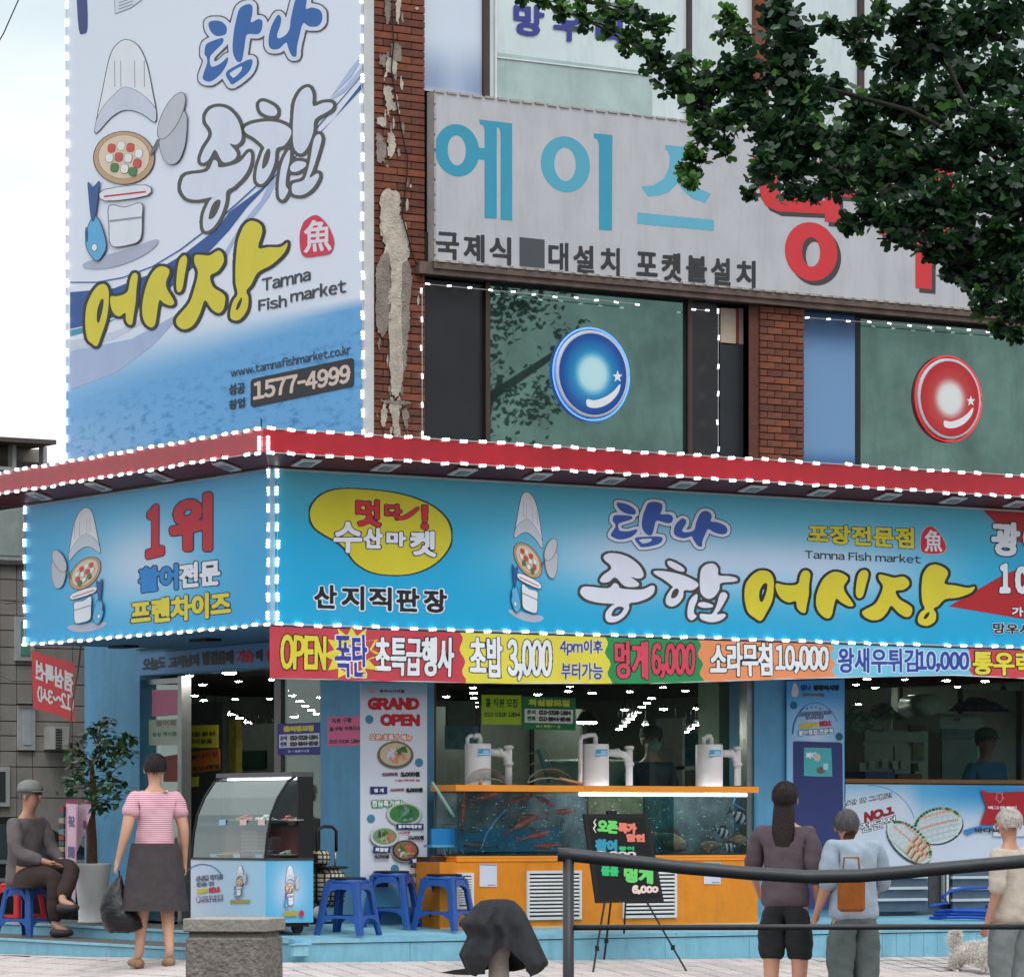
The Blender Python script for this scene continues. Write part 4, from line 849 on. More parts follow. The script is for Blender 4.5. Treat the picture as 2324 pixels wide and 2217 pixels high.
P.poly([(1580, 1217), (2018, 1260), (2018, 1322), (1580, 1282)], [(0, TEAL2)], sm=0, T=Z5); P.build(parent=ag); P = Print('t', AT)
for dx, dy, c in ((22, 26, SH), (0, 0, RDD)):
    sh = lambda p: np.array(p, float) + [dx, dy]
    P.poly(sh([(415, 893), (800, 930), (800, 985), (548, 965), (552, 1080), (575, 1120), (640, 1132), (832, 1150), (832, 1225), (560, 1212), (490, 1180), (455, 1125), (450, 940), (415, 935)]), [(0, c)], sm=0, T=D6)
    P.poly(sh([(826, 900), (902, 905), (905, 1062), (996, 1072), (996, 1132), (908, 1125), (918, 1278), (826, 1270)]), [(0, c)], sm=0, T=D6)
    P.poly(sh(ellipse(748, 180, 150, 168, 36, .08)), [(0, c)], [sh(ellipse(748, 182, 52, 84, 30, .08))], sm=0, T=D7)
    P.poly(sh([(1100, -330), (1560, -290), (1560, -20), (1480, -30), (1480, -215), (1100, -250)]), [(0, c)], sm=0, T=D7)
    P.poly(sh([(1135, 20), (1600, 52), (1600, 112), (1440, 102), (1438, 396), (1345, 388), (1345, 96), (1135, 82)]), [(0, c)], sm=0, T=D7)
P.build(parent=ag); P = Print('t', AT); bl = (52, 50, 54)
y8 = lambda x, a, b: (820 + x / 2.5218, 500 + a / 2.5218, 500 + b / 2.5218)
for ch, x0, x1, a, b in (('국', 427, 560, 64, 222), ('제', 585, 705, 78, 236), ('식', 732, 858, 92, 252), ('대', 1070, 1186, 124, 286), ('설', 1212, 1332, 140, 300), ('치', 1368, 1480, 155, 312), ('포', 1572, 1695, 178, 318), ('켓', 1718, 1832, 185, 345), ('볼', 1858, 1978, 200, 352), ('설', 2000, 2112, 212, 368), ('치', 2145, 2256, 228, 382)):
    P.text(ch, y8(x0, a, b), y8(x1, a + 8, b + 8), [(2.2, bl)])
P.poly([(905, 97), (1048, 112), (1048, 275), (905, 262)], [(0, (74, 76, 80))], sm=0, T=ZD); P.build(parent=ag)

# ================================================================ round ball signs
def ball(u, v, ru, rv, c_edge, c_rim, neon, lab, neon_e, white):
    t = TG + .017; c = Pt(u, v, t); rx = S(u + ru, t) - c.x; rz = Z(u, v - rv, t) - c.z; r = (rx + rz) / 2
    g = E('round_ball_sign', (c.x, t, c.z), lab, 'sign', 'round ball signs in the second floor windows')
    rot = Matrix.Rotation(math.pi / 2, 4, 'X')
    MB().lathe(c, [(r * .96, 0), (r, .006), (r, .034), (r * .97, .04)], 44, 0, 1, 1, rot).build('disc_box', mat('ball_rim', (200, 206, 212), .4), g)
    mb = MB(); vs = [(c.x, t - .043, c.z)]; co = [(*lin(white), 1)]; rr = [.12, .24, .34, .42, .5, .58, .68, .8, .93]
    for q in rr:
        cc = mixc(white, mixc(c_edge[0], c_edge[1], smst(.55, .95, q)), smst(.30, .58, q))
        for k in range(40): a = k * math.pi / 20; vs.append((c.x + r * q * math.cos(a), t - .043, c.z + r * q * math.sin(a))); co.append((*lin(cc), 1))
    fs = [(0, 1 + k, 1 + (k + 1) % 40) for k in range(40)] + [(1 + i * 40 + k, 1 + i * 40 + (k + 1) % 40, 41 + i * 40 + (k + 1) % 40, 41 + i * 40 + k) for i in range(len(rr) - 1) for k in range(40)]
    mb.add(vs, fs); o = mb.build('face', printmat('ball_print', .3), g); a = o.data.color_attributes.new('Col', 'FLOAT_COLOR', 'POINT'); a.data.foreach_set('color', np.array(co, np.float32).ravel())
    P = Print('t', t - .043); kx = ru / 86.0; wc = (232, 232, 234)
    st5 = [(math.sin(i * math.pi / 5) * (1 if i % 2 == 0 else .42), -math.cos(i * math.pi / 5) * (1 if i % 2 == 0 else .42)) for i in range(10)]
    P.poly([(u + 64 * kx + a_ * 12 * kx, v + 5 * kx + b_ * 15 * kx) for a_, b_ in st5], [(0, wc)], sm=0)
    P.poly([(u + a_ * kx, v + b_ * kx) for a_, b_ in ((-9, 62), (-5, 57), (10, 60), (35, 52), (55, 38), (70, 22), (66, 42), (50, 62), (30, 74), (10, 78), (-6, 74))], [(0, wc)]); P.build('star_and_crescent', g)
    pts = [(c.x + (r + .018) * math.cos(a), t - .02, c.z + (r + .018) * math.sin(a)) for a in np.linspace(0, 2 * math.pi, 49)]
    MB().tube(pts, .008, 6).build('neon_ring', mat('neon_' + lab[:9], neon, .3, nz=0, emit=neon_e), g, True)
ball(1339, 850, 84, 96, ((20, 130, 185), (16, 64, 150)), None, (88, 140, 255), 'round blue ball sign with star and ring of blue light in green window', 1.3, (190, 228, 234))
ball(2149, 906, 73, 89, ((190, 60, 60), (186, 24, 34)), None, (232, 40, 50), 'round red ball sign with star hanging in the right hand green window', .5, (224, 226, 224))

# ================================================================ price banner under the main sign
def strip(x0, x1):
    return
pb = E('price_banner', (0, -.03, 2.4), 'long multicoloured cloth banner listing food prices under the blue signboard', 'banner')
tops = [(u_, zb(u_) + 7) for u_ in (612, 800, 1000, 1250, 1500, 1800, 2100, 2324, 2700)]; bots = [(612, 1540), (1049, 1550), (1200, 1552), (1500, 1551), (1800, 1541), (2000, 1536), (2170, 1533), (2324, 1540), (2700, 1548)]
itp = lambda t, u: float(np.interp(u, [q[0] for q in t], [q[1] for q in t]))
def clothp(u, v, lift):
    p = Pt(u, v, -.03); w_ = (v - itp(tops, u)) / 100; p.y += -lift + .012 * math.sin(u * .021) * w_ + .005 * math.sin(u * .067 + v * .03) * w_; return p
secs = [(612, 1049, (196, 66, 78)), (1049, 1378, (226, 214, 74)), (1378, 1590, (40, 142, 84)), (1590, 1890, (236, 148, 98)), (1890, 2200, (116, 198, 226)), (2200, 2700, (206, 70, 80))]
P = Print(clothp, 0)
for a, b, c in secs:
    us = np.linspace(a, b, max(6, int((b - a) / 7))); k = len(us); vs = []
    NR = 13
    for j in range(NR):
        for i, u in enumerate(us):
            f = j / (NR - 1); sh = (12 * (f - .4) + 5 * math.sin(f * 14)) if (0 < i < k - 1) is False and a + b > 0 else 0
            if (i == 0 and a < 650) or (i == k - 1 and b > 2600): sh = 0
            uu = u + sh * (1 if u > 1000 else 0); vs.append((uu, itp(tops, uu) * (1 - f) + itp(bots, uu) * f))
    P.raw(vs, [(j * k + i, j * k + i + 1, (j + 1) * k + i + 1, (j + 1) * k + i) for j in range(NR - 1) for i in range(k - 1)], c, 0)
o = P.build('cloth', pb)
P = Print(clothp, .0035)
cx, cy = 600 + 572 / 2.893, 1000 + 1405 / 2.893
stp = [(cx + math.cos(i * math.pi / 12) * (70 if i % 2 == 0 else 44) * R.uniform(.85, 1.05), max(1423, min(1538, cy + math.sin(i * math.pi / 12) * (70 if i % 2 == 0 else 44)))) for i in range(24)]
P.poly(stp, [(0, (226, 214, 70))], sm=0); P.build('starburst', pb)
WW = (232, 236, 240); bk = (30, 26, 28)
def ptx(s, L_, R_, lay, h=None):
    global P
    P = Print(clothp, .005); P.text(s, L_, R_, lay, h=h); P.build(parent=pb)
ptx('OPEN', z2(105, 1268, 1500), z2(408, 1280, 1508), [(4.4, bk), (2.2, (230, 214, 64))]); ptx('폭탄', z2(462, 1268, 1552), z2(672, 1272, 1558), [(4.4, (224, 228, 240)), (1.7, (58, 62, 150))])
ptx('초특급행사', z2(722, 1283, 1540), z2(1248, 1292, 1550), [(4.4, bk), (2.3, WW)]); ptx('초밥', z2(1345, 1285, 1548), z2(1562, 1288, 1556), [(4.4, bk), (2.3, WW)]); ptx('3,000', z2(1592, 1300, 1575), z2(1893, 1305, 1580), [(4.4, bk), (2.4, WW)])
z3 = lambda x, y0, y1: (1240 + x / 3.391, 1040 + y0 / 3.391, 1040 + y1 / 3.391)
ptx('4pm이후', z3(105, 1392, 1515), z3(432, 1398, 1520), [(2.0, (220, 224, 200)), (.9, (58, 66, 150))], .5); ptx('부터가능', z3(118, 1572, 1700), z3(430, 1572, 1702), [(2.0, (220, 224, 200)), (.9, (58, 66, 150))], .5)
ptx('멍게', z3(522, 1402, 1695), z3(782, 1408, 1702), [(4.4, bk), (2.3, (214, 70, 92))]); ptx('6,000', z3(805, 1418, 1695), z3(1150, 1420, 1700), [(4.4, bk), (2.4, (214, 70, 92))])
ptx('소라무침', z3(1262, 1415, 1680), z3(1738, 1420, 1675), [(4.4, bk), (2.3, WW)]); ptx('10,000', (1759, 1462, 1528), (1882, 1466, 1528), [(4.2, bk), (2.3, WW)])
ptx('왕새우튀김', z4(495, 1495, 1700), z4(1130, 1508, 1692), [(4.0, (200, 222, 240)), (1.5, (52, 72, 160))]); ptx('10,000', z4(1118, 1522, 1692), z4(1535, 1530, 1692), [(4.4, (200, 222, 240)), (1.9, (52, 72, 160))])
ptx('통우럭매운탕', z4(1560, 1522, 1712), z4(2560, 1545, 1730), [(4.2, bk), (2.0, (230, 216, 66))])
P = Print(clothp, 0)
P.k = .002; P.poly([(u, itp(bots, u) - 2.5) for u in range(614, 2600, 40)] + [(u, itp(bots, u)) for u in range(2599, 612, -40)], [(0, (220, 222, 224))], sm=0); P.build('hem', pb)

# ================================================================ lintel lettering over the side door
LS = SW - .012
lt = E('lintel_sign', (LS, 3, 2.3), 'blue strip sign with dark greeting lettering over the side doorway', 'sign')
P = Print('s', LS, .003); y5 = lambda x, a, b: (x / 3.752, 1450 + a / 3.752, 1450 + b / 3.752)
P.poly([(1172, 130), (1172, 312), (2316, 225), (2316, 22)], [(0, (88, 148, 196))], sm=0, T=zc(0, 1450, 3.752)); P.build('board', lt)
P = Print('s', LS, .006); y6 = lambda x, a, b: (400 + x / 3.391, 1450 + a / 3.391, 1450 + b / 3.391); dk_ = (20, 26, 40)
P.text('오늘도', y5(1220, 165, 275), y5(1415, 142, 252), [(1.6, dk_)], h=.6); P.text('고객님의', y5(1438, 150, 256), y5(1700, 122, 228), [(1.6, dk_)], h=.6); P.text('발걸음에', y6(203, 95, 203), y6(445, 85, 192), [(1.6, dk_)], h=.6)
P.text('가슴', y6(470, 85, 185), y6(600, 80, 180), [(1.7, (196, 30, 50))], h=.6); P.text('이', y6(615, 82, 172), y6(668, 80, 170), [(1.6, dk_)], h=.6); P.text('설렙니다', y6(692, 78, 178), y6(960, 62, 165), [(1.7, (196, 30, 50))], h=.6)
P.build(parent=lt)
MB().box(LS - .012, LS + .01, T(2316 / 3.752, LS), T(1172 / 3.752, LS), Zs(480, 1450 + 66 / 3.752, LS) + .02, Zs(480, 1450 + 66 / 3.752, LS) + .03).build('rim', black, lt)

# ================================================================ posters: sheet factory
def sheet(name, ax, c, quad, col, label, cat, writes=(), lift=.004, group=None, fn=None, th=.004):
    (u0, a, b), (u1, c_, d) = quad
    um, vm = (u0 + u1) / 2, (a + d) / 2; p = (Pt if ax == 't' else Ps)(um, vm, c)
    g = E(name, p, label, cat, group)
    P = Print(ax, c); P.k = 0
    cs = [(u0, a), (u1, c_), (u1, d), (u0, b)]
    fr = [P.pt(x, y, lift) for x, y in cs]; bk_ = [P.pt(x, y, lift - th) for x, y in cs]
    MB().hexa([fr[3], fr[2], bk_[2], bk_[3], fr[0], fr[1], bk_[1], bk_[0]]).build('sheet', ink(col, .6), g)
    if fn: panel('print', ax, c, (u0, a, b), (u1, c_, d), 12, 24, fn, printmat('poster_print', .5), g, lift=lift + .0008)
    P = Print(ax, c); P.k = lift + .001
    for w_ in writes:
        if callable(w_): w_(P)
        else: P.text(w_[0], w_[1], w_[2], w_[3], h=.45 if w_[3][0][0] < 2.4 else None)
    if writes: P.build(parent=g)
    return g
gx = lambda x, a, b: (950 + x / 3.576, 1500 + a / 3.576, 1500 + b / 3.576)
TP = TW + .075
sheet('handwritten_notice', 't', TP, (gx(510, 272, 512), gx(835, 278, 518)), (158, 196, 40), 'lime green paper with handwritten black words taped inside the shop window', 'notice',
      [('홀 직원 모집', gx(540, 300, 372), gx(800, 305, 378), [(.45, (30, 44, 20))]), ('010 5326 1894', gx(530, 415, 450), gx(822, 415, 452), [(.45, (30, 44, 20))])])
sheet('recruiting_sign', 't', TP - .01, (gx(840, 285, 552), gx(1272, 300, 562)), (30, 116, 72), 'dark green printed notice with a white phone number box in the shop window', 'notice',
      [lambda P: P.poly([gx(858, 0, 0)[:1] + (1500 + 385 / 3.576,), (950 + 1252 / 3.576, 1500 + 395 / 3.576), (950 + 1248 / 3.576, 1500 + 508 / 3.576), (950 + 858 / 3.576, 1500 + 498 / 3.576)], [(0, (216, 224, 216))], sm=0),
       ('회실장모집', gx(890, 305, 362), gx(1222, 315, 372), [(1.3, (206, 214, 60))]), ('문의', gx(876, 392, 432), gx(948, 395, 434), [(.6, (30, 100, 64))]), ('전화', gx(876, 444, 486), gx(948, 446, 488), [(.6, (30, 100, 64))]),
       ('010-5326-1894', gx(972, 396, 436), gx(1235, 402, 440), [(.9, (64, 40, 44))]), ('010-9944-8549', gx(972, 448, 488), gx(1232, 454, 492), [(.9, (64, 40, 44))]), ('탐나 종합어시장', gx(950, 515, 540), gx(1148, 518, 545), [(.3, (190, 210, 120))])])
hx = lambda x, a, b: (400 + x / 3.391, 1450 + a / 3.391, 1450 + b / 3.391)
sheet('recruiting_sign', 's', SW + .045, (hx(782, 652, 892), hx(1112, 640, 888)), (64, 56, 140), 'purple printed notice with yellow heading on the glass beside the side door', 'notice',
      [lambda P: P.poly([(400 + a / 3.391, 1450 + b / 3.391) for a, b in ((796, 735), (1106, 722), (1106, 826), (796, 838))], [(0, (220, 222, 230))], sm=0),
       ('홀써빙모집', hx(830, 668, 715), hx(1062, 660, 708), [(1.3, (226, 206, 60))]), ('문의', hx(804, 745, 782), hx(858, 742, 779), [(.6, (60, 54, 130))]), ('전화', hx(804, 790, 828), hx(858, 788, 826), [(.6, (60, 54, 130))]),
       ('010-5326-1894', hx(880, 742, 780), hx(1098, 735, 772), [(.9, (50, 40, 60))]), ('010-9944-8549', hx(880, 790, 826), hx(1098, 782, 820), [(.9, (50, 40, 60))]), ('탐나 종합어시장', hx(865, 855, 875), hx(1030, 848, 870), [(.3, (190, 190, 230))])])
sheet('handwritten_notice', 's', SW - .0, (hx(1168, 600, 824), hx(1440, 586, 815)), (232, 108, 152), 'bright pink paper with handwritten black words on the blue corner pillar', 'notice',
      [('직원 구함', hx(1200, 612, 648), hx(1355, 604, 640), [(.5, (40, 20, 30))]), ('홀.주방 직원모심', hx(1182, 675, 708), hx(1425, 665, 700), [(.5, (40, 20, 30))]), ('010 5326 1894', hx(1182, 775, 803), hx(1430, 768, 798), [(.5, (40, 20, 30))])])
# papers inside the side doorway
sx_ = lambda x, a, b: (x / 3.752, 1450 + a / 3.752, 1450 + b / 3.752); scr = (44, 36, 22)
sheet('handwritten_notice', 's', SW + .6, (sx_(1600, 735, 925), sx_(1860, 730, 925)), (190, 182, 40), 'yellow handwritten paper seen through the side doorway above the orange one', 'notice', [('목요일은 매주 휴무', sx_(1610, 790, 835), sx_(1840, 785, 830), [(.45, scr)]), ('자리없음', sx_(1612, 850, 895), sx_(1810, 845, 890), [(.45, scr)])])
sheet('handwritten_notice', 's', SW + .6, (sx_(1618, 965, 1145), sx_(1875, 932, 1110)), (172, 98, 36), 'orange handwritten paper seen through the side doorway below the yellow one', 'notice', [('탐나시장', sx_(1635, 985, 1030), sx_(1860, 950, 1000), [(.45, (90, 20, 16))]), ('회식대환영', sx_(1640, 1085, 1130), sx_(1870, 1060, 1105), [(.45, scr)])])
sheet('handwritten_notice', 's', SW + .6, (sx_(1618, 1175, 1260), sx_(1690, 1170, 1256)), (196, 180, 44), 'small yellow paper scrap low in the side doorway above the display case', 'notice')
sheet('door_poster', 's', SW + .07, (sx_(1298, 432, 660), sx_(1520, 430, 640)), (196, 112, 140), 'faded pink poster at the top of the sliding side door', 'poster')
sheet('door_poster', 's', SW + .07, (sx_(1270, 690, 905), sx_(1525, 680, 900)), (168, 178, 160), 'pale green printed poster on the sliding side door', 'poster', [('활어회', sx_(1330, 690, 745), sx_(1500, 685, 740), [(.8, (120, 110, 90))]), ('싱싱 해산물', sx_(1300, 790, 830), sx_(1510, 785, 825), [(.6, (60, 120, 80))])])
sheet('door_poster', 's', SW + .07, (sx_(1395, 1000, 1215), sx_(1528, 978, 1212)), (120, 44, 32), 'dark red poster low on the sliding side door', 'poster')

# plates of food for the printed menus
def plate(P, cx, cy, rx, ry, rim, bed, bits, seed, bowl=None):
    r_ = random.Random(seed)
    P.poly(ellipse(cx, cy + 1.5, rx + 1, ry + 1, 22), [(0, (150, 150, 156))], sm=0); P.poly(ellipse(cx, cy, rx, ry, 24), [(0, rim)], sm=0); P.poly(ellipse(cx, cy - 1, rx * .86, ry * .84, 22), [(0, bed)], sm=0)
    P.k += .001
    for q in range(26):
        a, d = r_.uniform(0, 6.28), r_.uniform(0, .72) ** .7; x, y = cx + rx * d * math.cos(a) * .8, cy + ry * d * math.sin(a) * .75 - 1
        b, s_ = r_.uniform(0, 3.1), r_.uniform(.12, .24); c = bits[int((math.atan2(y - cy, x - cx) + 3.2) / 6.4 * len(bits)) % len(bits)]; c = tuple(max(0, min(255, q_ + r_.uniform(-22, 22))) for q_ in c); c = tuple(int(q_ // 12 * 12) for q_ in c)
        e_ = np.array([(math.cos(t) * s_ * rx * 1.3, math.sin(t) * s_ * ry * .6) for t in np.linspace(0, 6.28, 9)[:-1]]); M_ = np.array([[math.cos(b), -math.sin(b)], [math.sin(b), math.cos(b)]])
        P.k += .00012; v, f = tess([e_ @ M_.T + [x, y]]); P.raw(v, f, c, P.k)
def disc(P, x, y, r, c=(70, 136, 170)): P.poly(ellipse(x, y, r, r * 1.05, 18), [(0, c)], sm=0)
# menu banner on the corner pillar
H = lambda x, y: (400 + x / 3.391, 1450 + y / 3.391); H2 = lambda x, y: (400 + x / 3.278, 1800 + y / 3.278); h2 = lambda x, a, b: (400 + x / 3.278, 1800 + a / 3.278, 1800 + b / 3.278)
def menuprint(P):
    rd, nv, g_ = (204, 30, 50), (36, 50, 112), (40, 140, 90)
    P.text('망우사거리점', hx(1562, 385, 412), hx(1752, 388, 415), [(.5, (90, 60, 50))], h=.4); P.poly([H(1470, 370), H(1520, 372), H(1528, 408), H(1485, 412)], [(0, (200, 160, 170))])
    P.text('GRAND', hx(1470, 450, 545), hx(1868, 450, 545), [(2.6, (120, 20, 40)), (1.9, rd)], g=2.4); P.text('OPEN', hx(1568, 575, 668), hx(1872, 578, 672), [(2.6, (120, 20, 40)), (1.9, rd)], g=2.4)
    disc(P, *H(1483, 618), 9.5); disc(P, *H(1865, 950), 9.5); disc(P, *H(1495, 1382), 9.5); disc(P, *H2(1623, 560), 9.5)
    P.text('오픈 초특가 메뉴', hx(1490, 730, 780), hx(1808, 735, 782), [(2.2, (220, 110, 60)), (.6, (240, 235, 228))], h=.5)
    plate(P, *H(1682, 890), 41, 31, (110, 100, 84), (206, 190, 160), [(226, 222, 220), (232, 190, 170), (60, 110, 50), (222, 150, 120), (226, 160, 140), (214, 210, 214)], 3)
    P.text('12,000원', hx(1578, 1025, 1058), hx(1698, 1022, 1055), [(.5, (90, 90, 96))], h=.4); P.poly([H(1575, 1038), H(1700, 1034), H(1700, 1039), H(1575, 1044)], [(0, rd)], sm=0); P.text('3,000원', hx(1718, 1020, 1062), hx(1868, 1018, 1060), [(.9, (34, 34, 40))], h=.45)
    P.text('* 4pm 이후 부터 가능', hx(1675, 1078, 1098), hx(1868, 1076, 1098), [(.35, rd)], h=.35)
    P.poly([H(1487, 1135), H(1617, 1135), H(1617, 1190), H(1487, 1192)], [(0, nv)], sm=0); P.text('멍 게', hx(1515, 1148, 1180), hx(1590, 1148, 1180), [(.7, WW)], h=.4)
    P.text('10,000원', hx(1642, 1148, 1172), hx(1745, 1146, 1170), [(.4, (90, 90, 96))], h=.4); P.poly([H(1640, 1158), H(1748, 1156), H(1748, 1161), H(1640, 1163)], [(0, rd)], sm=0); P.text('6,000원', hx(1762, 1142, 1180), hx(1890, 1142, 1180), [(.9, (34, 34, 40))], h=.45)
    P.text('점심특가메뉴', hx(1498, 1240, 1292), hx(1758, 1240, 1294), [(2.2, g_), (.6, (236, 240, 236))], h=.5)
    plate(P, *H2(1690, 155), 40, 26, (196, 204, 196), (72, 128, 72), [(60, 130, 60), (120, 150, 170), (50, 110, 52), (150, 170, 180), (80, 140, 80)], 5)
    P.poly([H2(1628, 225), H2(1830, 225), H2(1830, 268), H2(1628, 268)], [(0, nv)], sm=0); P.text('통우럭매운탕', h2(1640, 232, 260), h2(1818, 232, 260), [(.5, WW)], h=.4)
    P.text('15,000원', h2(1640, 282, 300), h2(1730, 282, 300), [(.35, rd)], h=.35); P.text('10,000원', h2(1712, 312, 345), h2(1832, 312, 345), [(.7, (40, 40, 46))], h=.4)
    plate(P, *H2(1540, 322), 32, 22, (206, 214, 214), (120, 150, 110), [(60, 60, 60), (70, 130, 60), (216, 130, 100), (210, 206, 190), (150, 190, 110)], 7)
    P.poly([H2(1452, 395), H2(1580, 395), H2(1580, 440), H2(1452, 442)], [(0, nv)], sm=0); P.text('회덮밥', h2(1468, 402, 434), h2(1565, 402, 434), [(.6, WW)], h=.4); P.text('6,000원', h2(1462, 455, 486), h2(1572, 455, 486), [(.7, (40, 40, 46))], h=.4)
    plate(P, *H2(1692, 425), 30, 24, (44, 50, 56), (150, 110, 80), [(70, 130, 60), (216, 110, 80), (220, 120, 90), (170, 190, 110), (226, 216, 200)], 9)
    P.poly([H2(1720, 478), H2(1832, 478), H2(1832, 520), H2(1720, 520)], [(0, nv)], sm=0); P.text('알밥', h2(1740, 484, 514), h2(1810, 484, 514), [(.6, WW)], h=.4); P.text('6,000원', h2(1728, 528, 556), h2(1826, 528, 556), [(.7, (40, 40, 46))], h=.4)
    for y in (592, 662):
        P.poly([H2(1462, y), H2(1560, y), H2(1560, y + 34), H2(1462, y + 34)], [(0, nv)], sm=0); P.text('3,000원', h2(1700, y - 2, y + 32), h2(1815, y - 2, y + 32), [(.7, (40, 40, 46))], h=.4)
def menubg(x, y): return mixc((222, 228, 240), (120, 176, 206), smst(.1, 0, y)) if y < .5 else mixc((224, 228, 238), (110, 180, 216), smst(.885, .91, y))
sheet('menu_banner', 't', TW - .10, (hx(1415, 330, 2060), hx(1928, 336, 2064)), (220, 224, 232), 'tall white vertical menu banner with food photos on the blue corner pillar', 'banner', [menuprint], fn=menubg)
# second vertical banner on the right pillar
G = lambda x, y: (1450 + x / 3.576, 1500 + y / 3.576); g8 = lambda x, a, b: (1450 + x / 3.576, 1500 + a / 3.576, 1500 + b / 3.576)
def shopprint(P):
    P.text('탐나', g8(1310, 190, 240), g8(1395, 190, 240), [(1.4, (30, 70, 150))], h=.5); P.text('종합어시장', g8(1412, 192, 240), g8(1625, 192, 240), [(1.4, (26, 28, 34))], h=.5); P.text('망우사거리점', g8(1325, 258, 286), g8(1500, 262, 290), [(.7, (120, 80, 60))], h=.4)
    P.poly([G(1238, 230), G(1262, 170), G(1290, 225), G(1285, 285), G(1240, 285)], [(0, (214, 206, 204))])
    disc(P, *G(1253, 358), 8.5, (36, 96, 150)); disc(P, *G(1622, 612), 8.5, (30, 90, 110))
    a = np.linspace(math.radians(182), math.radians(335), 20); arc = [(G(1430, 600)[0] + math.cos(t) * 54, G(1430, 600)[1] + math.sin(t) * 74) for t in a]; arc2 = [(G(1430, 600)[0] + math.cos(t) * (52.5 - 2 * (t < 4.3)), G(1430, 600)[1] + math.sin(t) * (72.5 - 2 * (t < 4.3))) for t in a[::-1]]
    P.poly(arc + arc2, [(0, (28, 92, 168))], sm=0)
    for x in (1362, 1396, 1432, 1468): disc(P, *G(x, 385 - (10 if 1380 < x < 1440 else 0)), 2, (30, 80, 150))
    P.text('싱싱한바다를담은그대로', g8(1285, 418, 450), g8(1556, 400, 432), [(.9, (90, 110, 150)), (.1, (226, 234, 244))], h=.4); P.text('탐나어시장', g8(1350, 448, 474), g8(1495, 440, 468), [(.9, (90, 110, 150)), (.1, (226, 234, 244))], h=.4)
    P.text('대한민국', g8(1292, 505, 552), g8(1445, 492, 540), [(1.0, (216, 196, 60))], h=.45); P.text('NO.1', g8(1460, 488, 532), g8(1560, 480, 524), [(1.4, (196, 30, 50))], h=.5); P.text('활어횟집 전문점', g8(1290, 562, 606), g8(1570, 542, 584), [(1.7, (60, 80, 120)), (.6, (230, 236, 244))], h=.45)
    P.poly([G(1248, 655), G(1262, 650), G(1630, 660), G(1645, 675), G(1660, 2000), G(1250, 2000)], [(0, (46, 56, 110))], sm=0); P.poly([G(1335, 720), G(1355, 702), G(1535, 706), G(1555, 725), G(1562, 915), G(1545, 935), G(1350, 930), G(1335, 900)], [(0, (76, 176, 180))])
    P.text('바다', g8(1352, 740, 790), g8(1440, 738, 788), [(1.2, WW)], h=.5); P.poly(ellipse(*G(1440, 780), 8, 9, 14), [(0, (214, 190, 184))], sm=0); P.poly(ellipse(*G(1470, 885), 10, 8, 14), [(0, (120, 90, 80))], sm=0); P.poly([G(1490, 830), G(1530, 830), G(1530, 880), G(1490, 880)], [(0, (170, 214, 226))], sm=0)
def shopbg(x, y): return mixc(mixc((70, 156, 214), (196, 216, 240), smst(.12, .42, y * 2.2) * (1 - abs(x - .5))), (96, 190, 226), smst(.45, .8, y))
sheet('shop_banner', 't', TW - .03, (g8(1197, 160, 1760), g8(1662, 150, 1756)), (110, 180, 220), 'blue vertical banner with white arch and dark square on the right hand blue pillar', 'banner', [shopprint], fn=shopbg)
# counter poster with fish platters
K = lambda x, y: (1824 + x / 3.752, 1500 + y / 3.752); k8 = lambda x, a, b: (1824 + x / 3.752, 1500 + a / 3.752, 1500 + b / 3.752); K2 = lambda x, y: (1824 + x / 3.934, 1800 + y / 3.934)
def platter(P, cx, cy, rx, ry, tilt, seed, dark_=0):
    r_ = random.Random(seed); rot = lambda p: np.stack([cx + p[:, 0] * math.cos(tilt) - p[:, 1] * math.sin(tilt), cy + p[:, 0] * math.sin(tilt) + p[:, 1] * math.cos(tilt)], 1)
    P.poly(rot(ellipse(2, 4, rx, ry, 28)), [(0, (60, 66, 70))], sm=0); P.poly(rot(ellipse(0, 0, rx, ry, 28)), [(0, (214, 222, 212))], sm=0); P.poly(rot(ellipse(0, 0, rx * .94, ry * .92, 28)), [(0, (196, 212, 214))], sm=0); P.k += .001
    for j in range(18):
        a = math.radians(200 + j * 8.5); q = rot(np.array([[math.cos(a) * rx * .95, math.sin(a) * ry * .95]]))[0]; c = ((40, 90, 50), (60, 120, 56), (168, 176, 96))[j % 3 if j > 9 else j % 2]; P.k += .0001; v, f = tess([ellipse(q[0], q[1], 4, 3.4, 8)]); P.raw(v, f, c, P.k)
    rows = 5
    for j in range(rows):
        y = -ry * .62 + j * ry * .30; w_ = rx * math.sqrt(max(.05, 1 - (y / ry) ** 2)) * .84; n_ = int(w_ * 2 / 4.4)
        for i in range(n_):
            x = -w_ + (i + .5) * 2 * w_ / n_; yy = y - 2.5 * math.cos(x / w_ * 1.5); c1 = ((206, 216, 218), (198, 210, 214), (212, 220, 222))[(i * 2 + j) % 3]
            if dark_ and x > 0: c1 = ((206, 180, 150), (150, 96, 70), (222, 206, 180))[(i + j) % 3]
            P.k += .00003; v, f = tess([rot(np.array([(x - 1.2, yy + 8.5), (x - 2.0, yy + 3), (x - 2.6, yy - 2), (x + .6, yy - 2.6), (x + 2.2, yy + 3), (x + 2.4, yy + 8.5)]))]); P.raw(v, f, c1, P.k)
            if j in (0, 2): P.k += .00003; v, f = tess([rot(np.array([(x - 1.9, yy + 1.2), (x - .6, yy - 3), (x + 1.9, yy - 2.4), (x + 1.6, yy + 1.6)]))]); P.raw(v, f, ((226, 120, 96), (232, 150, 124))[i % 2], P.k)
